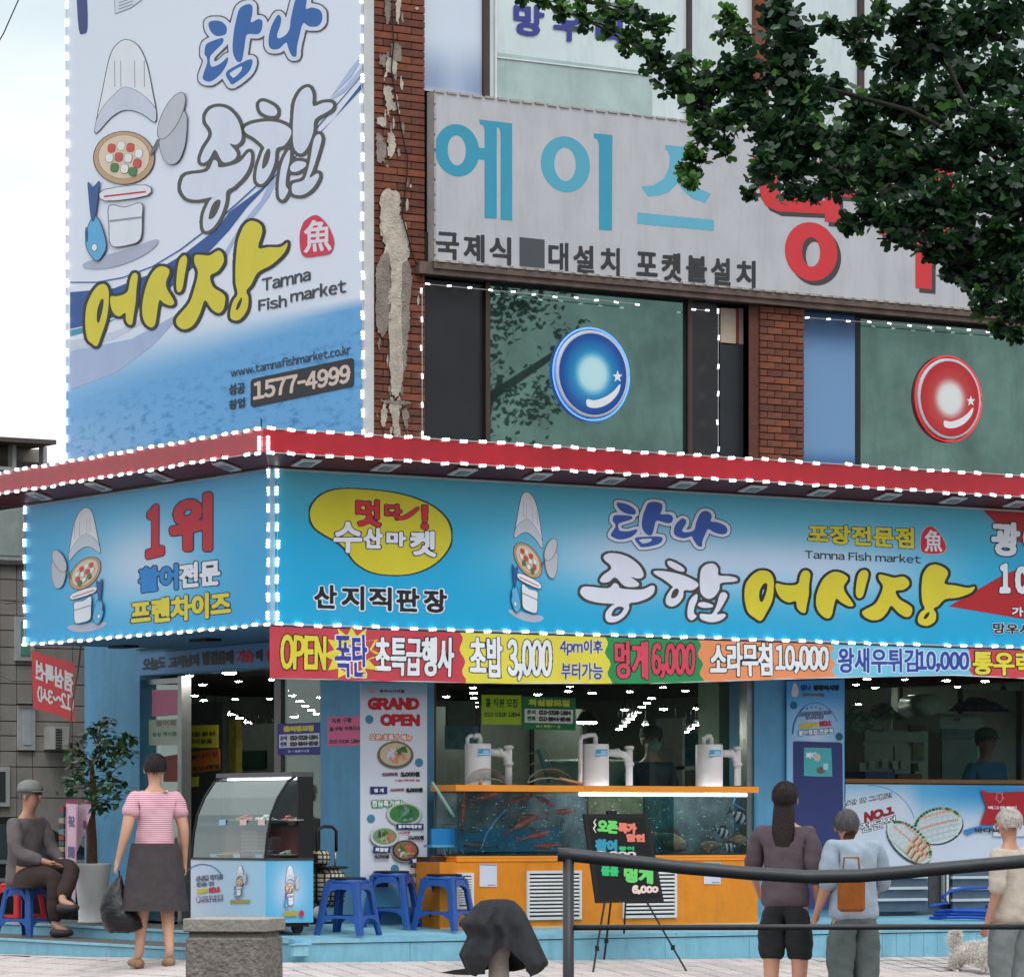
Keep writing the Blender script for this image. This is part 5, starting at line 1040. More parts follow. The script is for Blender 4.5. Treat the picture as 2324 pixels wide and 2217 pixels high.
def fishprint(P):
    a = np.linspace(math.radians(268), math.radians(345), 14); c = K(560, 1440); arc = [(c[0] + math.cos(t) * 105, c[1] + math.sin(t) * 103) for t in a] + [(c[0] + math.cos(t) * 103.6, c[1] + math.sin(t) * 101.8) for t in a[::-1]]; P.poly(arc, [(0, (30, 90, 160))], sm=0)
    P.text('싱싱한 맛 그대로!', (1895, 1822, 1832), k8(745, 1115, 1165), [(1.2, (60, 66, 84)), (.2, (232, 238, 244))], h=.45); P.text('NO.1', (1960, 1842, 1868), k8(768, 1230, 1300), [(2.2, (150, 24, 36))]); P.text('전문점', (1952, 1868, 1890), k8(775, 1312, 1395), [(1.8, (60, 60, 66)), (.4, (232, 236, 240))], h=.5)
    platter(P, *K(1140, 1400), 56, 40, -.25, 3); platter(P, *K(890, 1540), 62, 32, .75, 8, 1)
    P.poly([K(1492, 1092), K(1560, 1120), K(1760, 1110), K(2100, 1100), K(2100, 1390), K(1488, 1390), K(1542, 1245)], [(0, (176, 26, 40))], sm=0)
    P.poly([K(1632, 1122), K(1675, 1122), K(1675, 1165), K(1688, 1165), K(1654, 1204), K(1622, 1165), K(1632, 1165)], [(.8, (224, 196, 200)), (0, (176, 26, 40))], sm=0); P.text('백그릇할인', k8(1555, 1232, 1262), k8(1800, 1232, 1262), [(.6, (226, 206, 210))], h=.4)
    P.poly([K(1340, 1440), K(1480, 1400), K(2100, 1380), K(2100, 1400), K(1500, 1425), K(1380, 1480)], [(0, (60, 130, 190))], sm=0); P.poly([K(1600, 1398), K(2100, 1398), K(2100, 1490), K(1600, 1490)], [(0, (214, 220, 230))], sm=0); P.text('바다의 맛', k8(1442, 1415, 1462), k8(1760, 1420, 1466), [(.8, (40, 46, 56))], h=.45)
def fishbg(x, y): return mixc(mixc((96, 176, 220), (52, 150, 210), smst(.3, .6, x) * (1 - smst(.7, .9, x))), (206, 214, 228), smst(.05, .5, y + (.25 if x < .3 else 0)))
sheet('counter_poster', 't', TW + .0, ((1918, 1779, 1972), (2440, 1783, 1968)), (200, 214, 228), 'wide pale blue poster of two sliced raw fish platters under the shop counter', 'poster', [fishprint], fn=fishbg)
# ================================================================ ceiling lamps inside the shop
lampm = mat('lamp_white', (255, 250, 240), .4, nz=0, emit=150)
lm = MB(); lm.lathe((0, 0, 0), [(.03, .10), (.045, .09), (.085, .012), (.088, .0)], 14); lm.lathe((0, 0, .09), [(.006, 0), (.006, .3)], 6)
o = lm.build('x', black); lcan = o.data; bpy.data.objects.remove(o)
dm = MB(); dm.lathe((0, 0, 0), [(.075, .004), (.078, -.006), (.05, -.018)], 14); o = dm.build('x', lampm); ldisc = o.data; bpy.data.objects.remove(o)
LPX = [(400 + x / 3.391, 1450 + y / 3.391) for x, y in ((105, 280), (480, 325), (735, 310), (205, 350), (145, 433), (215, 470), (300, 515), (358, 545), (425, 578), (488, 607), (548, 640), (595, 667), (637, 693), (690, 717), (738, 745), (455, 462), (718, 458), (838, 395), (893, 433), (950, 477), (992, 512), (1035, 545), (1078, 575), (910, 595), (1103, 448))]
LPX += [(950 + x / 3.576, 1500 + y / 3.576) for x, y in ((225, 287), (165, 428), (440, 215), (445, 258), (448, 300), (455, 335), (460, 370), (462, 402), (468, 440), (470, 470), (500, 525), (655, 535), (967, 270), (1230, 205), (1212, 243), (1408, 258), (1713, 245), (1893, 300), (1855, 340), (1813, 370), (1672, 392), (1780, 415), (1745, 440), (1718, 468), (1688, 495), (1655, 525), (1625, 552), (1012, 655), (650, 878), (312, 967))]
LPX += [(1450 + x / 3.576, 1500 + y / 3.576) for x, y in ((195, 212), (378, 240), (103, 300), (65, 338), (25, 370), (200, 388), (470, 383), (640, 397), (600, 427), (560, 457), (512, 486), (298, 508), (460, 518), (422, 545), (380, 570), (365, 617), (285, 640), (52, 513), (845, 208))]
LPX += [(1824 + x / 3.752, 1500 + y / 3.752) for x, y in ((540, 153), (445, 200), (860, 155), (610, 223), (1215, 163), (1545, 170), (1310, 218), (780, 311), (468, 367), (1860, 300), (1300, 395), (1700, 250))]
for u, v in LPX:
    d = 1.38 * FOC / (HV - v); d = min(d, 46); p = Pd(u, v, d)
    if p.y < TW + .5 or p.x < SW + .3:
        while p.y < TW + .5 or p.x < SW + .3: d += .1; p = Pd(u, v, d)
    k = .36 * max(.8, min(1.5, d / 33)) * R.uniform(.85, 1.2)
    g = E('ceiling_lamp', p, "small round white spotlight hanging from the shop's black ceiling", 'lamp', 'spotlights on the dark shop ceiling')
    g.scale = (k, k, k); inst(lcan, 'lamp_can', g, p); inst(ldisc, 'lamp_lens', g, p)
p = Ps(400 + 410 / 3.391, 1450 + 258 / 3.391, SW + .3); g = E('ceiling_lamp', p, 'largest and brightest round lamp just inside the side doorway', 'lamp', rz=0); g.scale = (.75, .75, .75); inst(lcan, 'lamp_can', g, p); inst(ldisc, 'lamp_lens', g, p)

# ================================================================ display case at the corner
ce = E('display_case', (.3, .5, pz(.3)), 'curved glass refrigerated display case with plates of food on a pale blue base', 'display case')
cT = -.02; cs0 = S(603, cT); cs1 = S(711, cT); ct1 = T(433, cs0); zb_c = pz(0) + .10; zm = Z(650, 1952, cT); ztp = Z(680, 1762, cT)
vt = T(560, cs0)
mb = MB(); mb.box(cs0 + .003, cs1, cT + .003, ct1, zb_c, zm); mb.build('base_cabinet', mat('case_base', (120, 124, 128), .5), ce)
def casebg(x, y): k = math.exp(-(((x - .5) / .33) ** 2 + ((y - .45) / .4) ** 2)); return mixc((84, 172, 214), (196, 210, 232), k)
planegrid('t', cT, cs0, cs1, zb_c, zm, 10, 12, casebg, printmat('poster_print', .5), ce, 'side_print')
planegrid('s', cs0, ct1, cT, zb_c, zm, 16, 12, lambda x, y: mixc((150, 205, 232), (204, 214, 232), 1 - x * .9), printmat('poster_print', .5), ce, 'front_print')
P = Print('s', cs0); P.k = .003
a = np.linspace(math.radians(200), math.radians(330), 14); c = H2(200, 700); P.poly([(c[0] + math.cos(t) * 52, c[1] + math.sin(t) * 54) for t in a] + [(c[0] + math.cos(t) * 50, c[1] + math.sin(t) * 52) for t in a[::-1]], [(0, (30, 96, 170))], sm=0)
P.text('싱싱한 바다를', h2(150, 618, 655), h2(348, 600, 635), [(1.0, (80, 90, 120)), (.1, (226, 232, 240))], h=.4); P.text('담은 맛', h2(155, 665, 692), h2(282, 655, 682), [(1.0, (80, 90, 120)), (.1, (226, 232, 240))], h=.4)
P.text('대한민국', h2(155, 712, 748), h2(235, 705, 742), [(1.0, (206, 190, 50))], h=.45); P.text('NO.1', h2(245, 700, 742), h2(332, 690, 732), [(1.4, (200, 30, 46))], h=.5); P.text('활어맛집 전문점', h2(155, 770, 808), h2(345, 755, 795), [(1.2, (80, 90, 120)), (.2, (230, 234, 240))], h=.4)
P.poly([H2(405, 792), H2(550, 790), H2(550, 815), H2(405, 818)], [(0, (160, 156, 60))], sm=0)
emblem(P, lambda p: np.stack([H2(0, 0)[0] + (455 + (p[:, 0] - 400) * .155) / 1 / 3.278 + 4, 1800 + (535 + (p[:, 1] - 230) * .19) / 3.278], 1), .5); P.build('print', ce)
P = Print('t', cT); P.k = .003; emblem(P, lambda p: np.stack([400 + (800 + (p[:, 0] - 400) * .19 + 30) / 3.278, 1800 + (535 + (p[:, 1] - 230) * .25) / 3.278], 1), .5)
P.poly([H2(795, 880), H2(890, 870), H2(892, 908), H2(795, 915)], [(0, (168, 160, 56))], sm=0); P.poly(ellipse(*H2(925, 893), 5.5, 8), [(0, (196, 40, 60))], sm=0); P.build('print', ce)
blackm = mat('case_black', (22, 22, 24), .35, nz=.08)
W_ = (cs1 - cs0)
prof = [(0, zm + .01), (.02, zm + .2), (.05, zm + .34), (.11, zm + .47), (.20, ztp - zm - .03 + zm), (.26, ztp)]
mb = MB()
for (x0, z0), (x1, z1) in zip(prof[:-1], prof[1:]): mb.quad((cs0 + x0, cT + .02, z0), (cs0 + x0, ct1 - .02, z0), (cs0 + x1, ct1 - .02, z1), (cs0 + x1, cT + .02, z1))
mb.build('curved_glass', glass('case_glass', (.90, .95, .95), .12), ce, True)
def capside(t, th, m, nm):
    mb = MB(); vs = [(cs0 + x, t, z) for x, z in prof] + [(cs1, t, ztp), (cs1, t, zm + .01)]; k = len(vs); mb.add(vs + [(a_, b_ + th, c_) for a_, b_, c_ in vs], [tuple(range(k)), tuple(range(2 * k - 1, k - 1, -1))]); mb.build(nm, m, ce)
capside(cT + .015, .006, glass('case_glass2', (.88, .93, .93), .0), 'end_glass'); capside(ct1 - .02, .006, MC['case_glass2'], 'end_glass')
for t in (cT + .008, ct1 - .014):
    MB().tube([(cs0 + x, t, z) for x, z in prof], .011, 6).build('glass_trim', blackm, ce)
mb = MB(); mb.box(cs1 - .045, cs1, cT, ct1, zm, ztp); mb.box(cs1 - .13, cs1 - .045, cT + .0, cT + .02, zm, ztp); mb.build('back_frame', blackm, ce)
mb = MB(); mb.box(cs0 + .22, cs1 + .005, cT, ct1, ztp, ztp + .035); mb.build('top_panel', mat('case_top', (86, 90, 94), .3, .4), ce)
mb = MB(); mb.box(cs0 - .004, cs1 + .004, cT - .004, ct1, zm, zm + .018); mb.build('deck', mat('case_deck', (60, 56, 54), .4), ce)
zsh = zm + .27
mb = MB(); mb.box(cs0 + .05, cs1 - .05, cT + .03, ct1 - .03, zsh, zsh + .008); mb.build('shelf', glass('shelf_glass', (.7, .8, .8), .2), ce)
mb = MB(); mb.box(cs0 + .045, cs0 + .05, cT + .03, ct1 - .03, zsh - .012, zsh + .014); mb.build('shelf_rail', blackm, ce)
mb = MB(); mb.box(cs0 + .29, cs0 + .33, cT + .05, ct1 - .05, ztp - .02, ztp - .004); mb.build('tube_light', mat('tube_light', (245, 250, 255), .4, nz=0, emit=5), ce)
for y_ in (cT + .1, ct1 - .12):
    for x_ in (cs0 + .08, cs1 - .08): MB().lathe((x_, y_, pz(.2) + .045), [(.001, -.018), (.045, -.016), (.045, .016), (.001, .018)], 14, M=Matrix.Rotation(math.pi / 2, 4, 'X')).build('caster', blackm, ce)
ccv = MB().box(cs0 + .02, cs1 - .02, cT + .03, ct1 - .02, zb_c - .03, zb_c - .002).build('underframe', blackm, ce)
MB().box(cs1 - .12, cs1 - .10, cT + .03, ct1 - .03, zm + .02, zsh - .02).build('back_panel', mat('maroon_panel', (112, 50, 50), .6, nz=.15), ce)
for k in range(7): MB().box(cs0 + .17, cs0 + .29, cT + .42, cT + .68, zm + .03 + k * .028, zm + .052 + k * .028).build('tray', mat('pink_tray', (142, 100, 104), .5, nz=.1), ce)
plm = mat('plate_white', (222, 224, 220), .25, nz=.03)
foods = [((206, 96, 66), (222, 130, 100), 'sliced pink fish'), ((222, 214, 200), (200, 190, 176), 'white sashimi'), ((224, 130, 52), (206, 90, 36), 'orange sea food'), ((226, 218, 206), (196, 150, 140), 'mixed raw fish'), ((222, 216, 206), (206, 90, 80), 'white fish and red garnish'), ((216, 220, 216), (180, 190, 150), 'pale fish slices')]
spots = [(.24, .72, zsh + .012), (.24, .40, zsh + .012), (.22, .86, zm + .022), (.26, .5, zm + .022), (.30, .12, zsh + .012), (.3, .16, zm + .022)]
where = ['at the left of the upper glass shelf', 'at the middle of the upper glass shelf', 'at the left of the case floor', 'in the deep bowl on the case floor', 'at the right end of the upper shelf', 'at the right end of the case floor']
for i, ((fx_, fy, z_), (c1, c2, nm)) in enumerate(zip(spots, foods)):
    x_, y_ = cs0 + fx_ * 1.0 * min(1, W_ / .43), cT + fy; g = E('food_plate', (x_, y_, z_), 'plate of %s %s' % (nm, where[i]), 'plate', 'plates in the display case')
    dp = .05 if i == 3 else .018
    MB().lathe((x_, y_, z_), [(.04, 0), (.06, .004), (.125, dp), (.128, dp + .004), (.06, .012)], 20).build('plate', plm, g, True)
    for q in range(15):
        a_, d_ = R.uniform(0, 6.28), R.uniform(0, .075); M_ = Matrix.Translation((x_ + d_ * math.cos(a_), y_ + d_ * math.sin(a_), z_ + dp * .6 + .012 + R.uniform(0, .03) * (1 - d_ / .08))) @ Matrix.Rotation(R.uniform(0, 3), 4, 'Z') @ Matrix.Rotation(R.uniform(-.5, .5), 4, 'Y')
        m_ = MB(); m_.box(-.028, .028, -.014, .014, -.007, .007, M=M_, bev=.008); m_.build('slice', [mat('food_%d_%d' % (i, k), c, .35, nz=.2, sc=30) for k, c in enumerate((c1, c2))][q % 2], g, True)
    MB().box(cs0 + .03, cs0 + .034, y_ - .05, y_ + .05, z_ - .005 if i in (2, 3, 5) else z_ - .02, z_ + .022).build('price_tag', ink([(150, 200, 226), (214, 196, 190), (120, 170, 210)][i % 3]), g)

# ================================================================ shopping trolley
tr = E('shopping_trolley', (S(745, .35), .35, pz(.35)), 'black and cream checked two wheeled shopping trolley behind the blue stools', 'trolley')
def tq(x, y, t=.35): return Pt(400 + x / 3.278, 1800 + y / 3.278, t)
chk = bpy.data.materials.new('check_fabric'); chk.use_nodes = True; n_, l_n = chk.node_tree.nodes, chk.node_tree.links
wv1 = n_.new('ShaderNodeTexWave'); wv2 = n_.new('ShaderNodeTexWave'); tcn = n_.new('ShaderNodeTexCoord'); wv2.bands_direction = 'Z'
for wv in (wv1, wv2): wv.inputs['Scale'].default_value = 9; wv.inputs['Distortion'].default_value = .6; l_n.new(tcn.outputs['Object'], wv.inputs[0])
mxn = n_.new('ShaderNodeMath'); mxn.operation = 'MAXIMUM'; l_n.new(wv1.outputs[1], mxn.inputs[0]); l_n.new(wv2.outputs[1], mxn.inputs[1])
rn = n_.new('ShaderNodeValToRGB'); rn.color_ramp.elements[0].position = .72; rn.color_ramp.elements[0].color = (*lin((196, 184, 160)), 1); rn.color_ramp.elements[1].position = .8; rn.color_ramp.elements[1].color = (.02, .02, .02, 1)
l_n.new(mxn.outputs[0], rn.inputs[0]); l_n.new(rn.outputs[0], n_['Principled BSDF'].inputs[0]); n_['Principled BSDF'].inputs['Roughness'].default_value = .9
bl_, br_ = tq(1030, 420), tq(1125, 430); bb = tq(1040, 860)
mb = MB(); mb.box(bl_.x, br_.x, .28, .48, tq(1040, 540).z, bl_.z, bev=.03); mb.build('bag_top', chk, tr, True)
mb = MB(); mb.box(tq(1045, 0).x, tq(1215, 0).x, .22, .46, tq(1040, 850).z, tq(1040, 545).z, bev=.05); mb.build('bag_body', chk, tr, True)
mb = MB(); mb.box(tq(1045, 0).x - .01, tq(1215, 0).x + .01, .21, .47, tq(1040, 560).z, tq(1040, 540).z, bev=.02); mb.build('bag_flap', black, tr, True)
MB().tube([tq(1045, 860), tq(1050, 420), tq(1045, 300), tq(1060, 262), tq(1100, 245), tq(1160, 248), tq(1190, 280), tq(1190, 430)], .013, 8).build('handle', black, tr, True)
MB().tube([tq(1186, 430), tq(1180, 550)], .007, 8).build('tube', alu, tr, True)
wc = tq(1050, 885); MB().lathe(wc, [(.05, -.015), (.075, -.012), (.075, .012), (.05, .015)], 20, M=Matrix.Rotation(math.pi / 2, 4, 'X')).build('wheel', black, tr, True)
MB().lathe(wc + Vector((0, -.004, 0)), [(.001, -.016), (.05, -.014), (.05, .014), (.001, .016)], 16, M=Matrix.Rotation(math.pi / 2, 4, 'X')).build('wheel_hub', mat('hub_white', (210, 210, 206), .4), tr, True)
MB().tube([tq(1000, 968), tq(1225, 955)], .008, 6).build('foot_bar', black, tr)

# ================================================================ stools
sblue = mat('stool_blue', (28, 78, 152), .38, nz=.08, sc=8, bump=.06, dirt=.1); sred = mat('stool_red', (196, 28, 34), .38, nz=.08, sc=8)
def make_stool(label, cat, group, m, top=None, h=.42, w0=.135, w1=.20):
    g = E('plastic_stool', (0, 0, 0), label, cat, group)
    def sq(w, z, c): return [(-w + c, -w, z), (w - c, -w, z), (w, -w + c, z), (w, w - c, z), (w - c, w, z), (-w + c, w, z), (-w, w - c, z), (-w, -w + c, z)]
    mb = MB(); vs = sq(w0 * .98, h - .035, .04) + sq(w0, h - .012, .045) + sq(w0 * .94, h, .05)
    mb.add(vs, [(8 * k + i, 8 * k + (i + 1) % 8, 8 * k + 8 + (i + 1) % 8, 8 * k + 8 + i) for k in range(2) for i in range(8)] + [tuple(range(16, 24)), tuple(range(7, -1, -1))]); mb.build('seat', m, g, True, local=True)
    if top: MB().lathe((0, 0, h), [(w0 * .9, 0), (w0 * 1.03, .002), (w0 * 1.03, .012), (w0 * .9, .016)], 24).build('seat_cover', top, g, True, local=True)
    # skirt between legs, arch shaped
    for k in range(4):
        M_ = Matrix.Rotation(k * math.pi / 2, 4, 'Z'); W = lambda z: w0 + (w1 - w0) * (h - z) / h
        def pt(f, z, o=0): return M_ @ Vector((f * (W(z) - .0), -W(z) + o, z))
        mb = MB(); zt, za = h - .03, h - .075
        fs = [-.72, -.5, -.2, .2, .5, .72]; zz = [za - .06, za - .012, za, za, za - .012, za - .06]
        for i in range(5): mb.hexa([pt(fs[i], zz[i]), pt(fs[i + 1], zz[i + 1]), pt(fs[i + 1], zz[i + 1], .012), pt(fs[i], zz[i], .012), pt(fs[i], zt), pt(fs[i + 1], zt), pt(fs[i + 1], zt, .012), pt(fs[i], zt, .012)])
        mb.build('upper_brace', m, g, local=True); mb = MB(); zr = .15
        zl_ = [.085, .115, .128, .128, .115, .085]
        for i in range(5): mb.hexa([pt(fs[i], zl_[i]), pt(fs[i + 1], zl_[i + 1]), pt(fs[i + 1], zl_[i + 1], .012), pt(fs[i], zl_[i], .012), pt(fs[i], zr), pt(fs[i + 1], zr), pt(fs[i + 1], zr, .012), pt(fs[i], zr, .012)])
        mb.build('lower_brace', m, g, local=True)
        # leg at the corner: folded plate
        mb = MB(); 
        def lp(a, b, z): return M_ @ Vector((a * W(z), b * W(z), z))
        for z0, z1, f0, f1 in ((0, .1, .80, .72), (.1, h - .08, .72, .68), (h - .08, h - .02, .68, .45)):
            A = [lp(f0, -1, z0), lp(.93, -1, z0), lp(1, -.93, z0), lp(1, -f0, z0)]; Bq = [lp(f1, -1, z1), lp(.93, -1, z1), lp(1, -.93, z1), lp(1, -f1, z1)]
            for i in range(3): mb.quad(A[i], A[i + 1], Bq[i + 1], Bq[i])
            ii = lambda q: Vector((q.x * .93, q.y * .93, q.z))
            for i in range(3): mb.quad(ii(A[i + 1]), ii(A[i]), ii(Bq[i]), ii(Bq[i + 1]))
            mb.quad(A[0], Bq[0], ii(Bq[0]), ii(A[0])); mb.quad(A[3], ii(A[3]), ii(Bq[3]), Bq[3])
        mb.build('leg', m, g, local=True)
    return g
seatdark = mat('seat_dark', (26, 28, 34), .6)
st1 = make_stool('dark blue plastic stool nearest the platform edge, leftmost of the row', 'stool', 'blue plastic stools', sblue, seatdark)
for i, (u, t, lab, rz) in enumerate(((790, .0, None, .62), (888, .52, 'dark blue plastic stool standing behind between the other two', .75), (1008, .22, 'dark blue plastic stool beside the orange tank, rightmost of the row', .55))):
    c = st1 if i == 0 else copy_tree(st1)
    x = S(u, t); c.location = (x, t, pz(t)); c.rotation_euler = (0, 0, rz)
    if lab: c['label'] = lab

# ================================================================ live fish tanks
org = mat('orange_tank', (224, 136, 30), .45, nz=.08, sc=4, bump=.2, dirt=.34); org2 = mat('orange_rim', (234, 146, 44), .4, nz=.06, sc=4)
TT = .30; tb0, tb1 = S(998, TT), S(1720, TT); tg0 = S(1038, TT); DEP = TW - .12 - TT
zc0 = pz(TT) + .0; zcab = Z(1300, 1941, TT); zr0, zr1 = Z(1300, 1796, TT), Z(1300, 1782, TT)
tk = E('fish_tank', ((tb0 + tb1) / 2, TT, zc0), 'orange live fish tank counter with glass front and white louvred vents', 'fish tank')
mb = MB(); mb.box(tb0, tb1, TT, TT + DEP, zc0, zcab - .045); mb.build('cabinet', org, tk)
mb = MB(); mb.box(tg0 - .01, tb1, TT - .006, TT + DEP, zcab - .043, zcab - .02); mb.box(tg0 - .005, tb1, TT + .004, TT + DEP, zcab - .018, zcab); mb.build('cabinet_lip', org2, tk)
mb = MB(); mb.box(tb0, tb1, TT - .012, TT - .001, zc0, zc0 + .012); mb.build('base_trim', mat('cream_trim', (216, 190, 140), .5), tk)
tmid = S(1325, TT)
for a_, b_ in ((tg0 - .02, tmid), (tmid + .004, tb1)):
    mb = MB(); mb.box(a_, b_, TT - .012, TT + .05, zr0, zr1); mb.box(a_, b_, TT + DEP - .05, TT + DEP, zr0, zr1); mb.box(a_, a_ + .05, TT + .05, TT + DEP - .05, zr0, zr1); mb.build('rim', org2, tk)
mb = MB(); mb.box(tg0, tb1, TT + DEP - .03, TT + DEP - .012, zcab, zr0); mb.build('back_panel', mat('tank_back', (104, 118, 118), .6, nz=.45, sc=5), tk)
mb = MB(); mb.box(tg0 + .01, tmid - .01, TT + DEP - .05, TT + DEP - .032, zcab + .03, zcab + .22); mb.build('blue_board', mat('tank_blue', (58, 122, 150), .5, nz=.2, sc=5), tk)
mb = MB(); mb.box(tmid + .25, tmid + .8, TT + DEP - .055, TT + DEP - .034, zcab + .22, zr0); mb.build('tan_board', mat('tank_tan', (112, 112, 78), .6, nz=.4, sc=7), tk)
mb = MB(); mb.box(tmid + .78, tmid + .9, TT + .04, TT + DEP - .06, zcab, zr0); mb.build('divider', glass('teal_divider', (.35, .65, .68), .1), tk)
mb = MB(); mb.box(tg0, tb1, TT + .01, TT + DEP - .03, zcab, zcab + .01); mb.build('tank_floor', mat('tank_floor', (56, 66, 62), .8, nz=.4, sc=15), tk)
tank_gl = glass('tank_glass', (.93, .96, .96), 0)
mb = MB(); mb.box(tg0, tb1, TT + .002, TT + .01, zcab, zr0); mb.box(tg0, tg0 + .008, TT + .012, TT + DEP - .03, zcab, zr0); mb.build('glass', tank_gl, tk)
mb = MB(); mb.box(tmid - .02, tb1 - .1, TT + .015, TT + .04, zr0 - .03, zr0 - .008); mb.build('tube_light', mat('tank_tube', (240, 246, 255), .4, nz=0, emit=14), tk)
wt = bpy.data.materials.new('water'); wt.use_nodes = True; nn, ll = wt.node_tree.nodes, wt.node_tree.links; nn.remove(nn['Principled BSDF'])
ta = nn.new('ShaderNodeBsdfTransparent'); ta.inputs[0].default_value = (.86, .92, .94, 1); gg = nn.new('ShaderNodeBsdfGlossy'); gg.inputs[1].default_value = .25; xx = nn.new('ShaderNodeMixShader'); xx.inputs[0].default_value = .01
tn = nn.new('ShaderNodeTexNoise'); tn.inputs['Scale'].default_value = 9; bpn = nn.new('ShaderNodeBump'); bpn.inputs['Strength'].default_value = .5; ll.new(tn.outputs[0], bpn.inputs['Height']); ll.new(bpn.outputs[0], gg.inputs['Normal'])
ll.new(ta.outputs[0], xx.inputs[1]); ll.new(gg.outputs[0], xx.inputs[2]); ll.new(xx.outputs[0], nn['Material Output'].inputs[0])
mb = MB(); mb.box(tg0 + .012, tb1 - .01, TT + .014, TT + DEP - .06, zcab + .012, zr0 - .035); mb.build('water', wt, tk)
bub = MB()
for _ in range(300):
    x = R.uniform(tg0 + .04, tb1 - .1); z = zcab + .02 + (zr0 - zcab - .06) * R.random(); y = TT + R.uniform(.02, .2); s_ = R.uniform(.002, .0055)
    bub.ell((x, y, z), (s_ * R.uniform(1, 2.2), s_, s_ * .8), 5, 3)
tag(bub.build('bubbles', mat('bubble', (210, 226, 232), .2), tk), kind='stuff')
MB().tube([Pt(1150, 1835, TT + .15), Pt(1128, 1858, TT + .15), Pt(1105, 1890, TT + .15), Pt(1092, 1925, TT + .15)], .006, 6).build('air_hose', mat('blue_hose_pale', (90, 140, 190), .4), tk)
MB().tube([Pt(1690, 1838, TT + .12), Pt(1664, 1822, TT + .12), Pt(1670, 1806, TT + .12), Pt(1682, 1801, TT + .12)], .005, 6).build('air_hose', MC['blue_hose_pale'], tk)
# louvred vents
lw_ = mat('louvre_white', (214, 214, 212), .4, nz=.05)
def louvre(u0, u1, v0, v1):
    a_, b_ = S(u0, TT), S(u1, TT); um = (u0 + u1) / 2; z0_, z1_ = Z(um, v1, TT), Z(um, v0, TT); y = TT
    mb = MB()
    for q in ((a_, a_ + .022, z0_, z1_), (b_ - .022, b_, z0_, z1_), (a_ + .022, b_ - .022, z0_, z0_ + .022), (a_ + .022, b_ - .022, z1_ - .022, z1_)): mb.box(q[0], q[1], y - .018, y, q[2], q[3])
    f = mb.build('vent_frame', lw_, tk); MB().box(a_ + .022, b_ - .022, y - .004, y - .001, z0_ + .022, z1_ - .022).build('vent_back', black, f)
    n = 11
    for i in range(n):
        z = z0_ + .03 + (z1_ - z0_ - .06) * (i + .5) / n
        m_ = MB(); m_.hexa([(a_ + .022, y - .017, z - .008), (b_ - .022, y - .017, z - .008), (b_ - .022, y - .005, z + .004), (a_ + .022, y - .005, z + .004), (a_ + .022, y - .018, z - .002), (b_ - .022, y - .018, z - .002), (b_ - .022, y - .006, z + .010), (a_ + .022, y - .006, z + .010)]); m_.build('slat', lw_, f)
louvre(1034, 1073, 1980, 2062); louvre(1194, 1318, 1975, 2086); louvre(1412, 1534, 1968, 2082)
def notice_t(u0, u1, v0, v1, lab):
    sheet('paper_notice', 't', TT - .002, ((u0, v0, v1), (u1, v0 + 1, v1 + 1)), (206, 208, 222), lab, 'notice',
          [lambda P: P.poly([(u0 + 1, v0 + 1), (u1 - 1, v0 + 2), (u1 - 1, v0 + 4.5), (u0 + 1, v0 + 3.5)], [(0, (96, 140, 190))], sm=0), lambda P: P.poly([(u0 + 18, v1 - 4), (u1 - 3, v1 - 4), (u1 - 3, v1 - 2.6), (u0 + 18, v1 - 2.6)], [(0, (150, 60, 90))], sm=0)] +
          [('가나다라마바사아자차카타', (u0 + 4, v0 + 9 + 5 * i, v0 + 11.5 + 5 * i), (u0 + 32, v0 + 9.3 + 5 * i, v0 + 11.8 + 5 * i), [(.15, (130, 130, 150))]) for i in range(0)])
notice_t(1088, 1127, 1959, 2011, 'white paper notice with pale blue heading on the orange cabinet left of the wide vent'); notice_t(1597, 1635, 1955, 2005, 'white paper notice half behind the black rail at the right of the orange cabinet')
# small blue hatch left of the tank
sb = E('side_table', (S(1005, TT + .2), TT + .2, pz(.5)), 'small bright blue folding shelf left of the fish tank', 'shelf')
px = lambda u0, u1, v0, v1, t, th, m, nm, par: (lambda mb: mb.build(nm, m, par))(MB().box(S(u0, t), S(u1, t), t, t + th, Z((u0 + u1) / 2, v1, t), Z((u0 + u1) / 2, v0, t)))
px(980, 1031, 1880, 1917, TT + .1, .02, mat('bright_blue', (30, 120, 180), .4, nz=.05), 'panel', sb); px(980, 1031, 1917, 1922, TT + .09, .12, mat('bright_blue2', (86, 160, 204), .4), 'edge', sb)
MB().tube([Pt(1004, 1922, TT + .15), Pt(1012, 1945, TT + .15)], .008).build('leg', alu, sb); MB().tube([Pt(1020, 1922, TT + .15), Pt(1022, 1945, TT + .15)], .008).build('leg', alu, sb); px(976, 1036, 1944, 2075, TT + .15, .2, mat('brown_box', (66, 44, 36), .7, nz=.2), 'base', sb)
MB().tube([Pt(981, 1775, TT + .1), Pt(1030, 1852, TT + .1)], .012).build('stick', mat('mint_stick', (150, 186, 170), .5), sb)

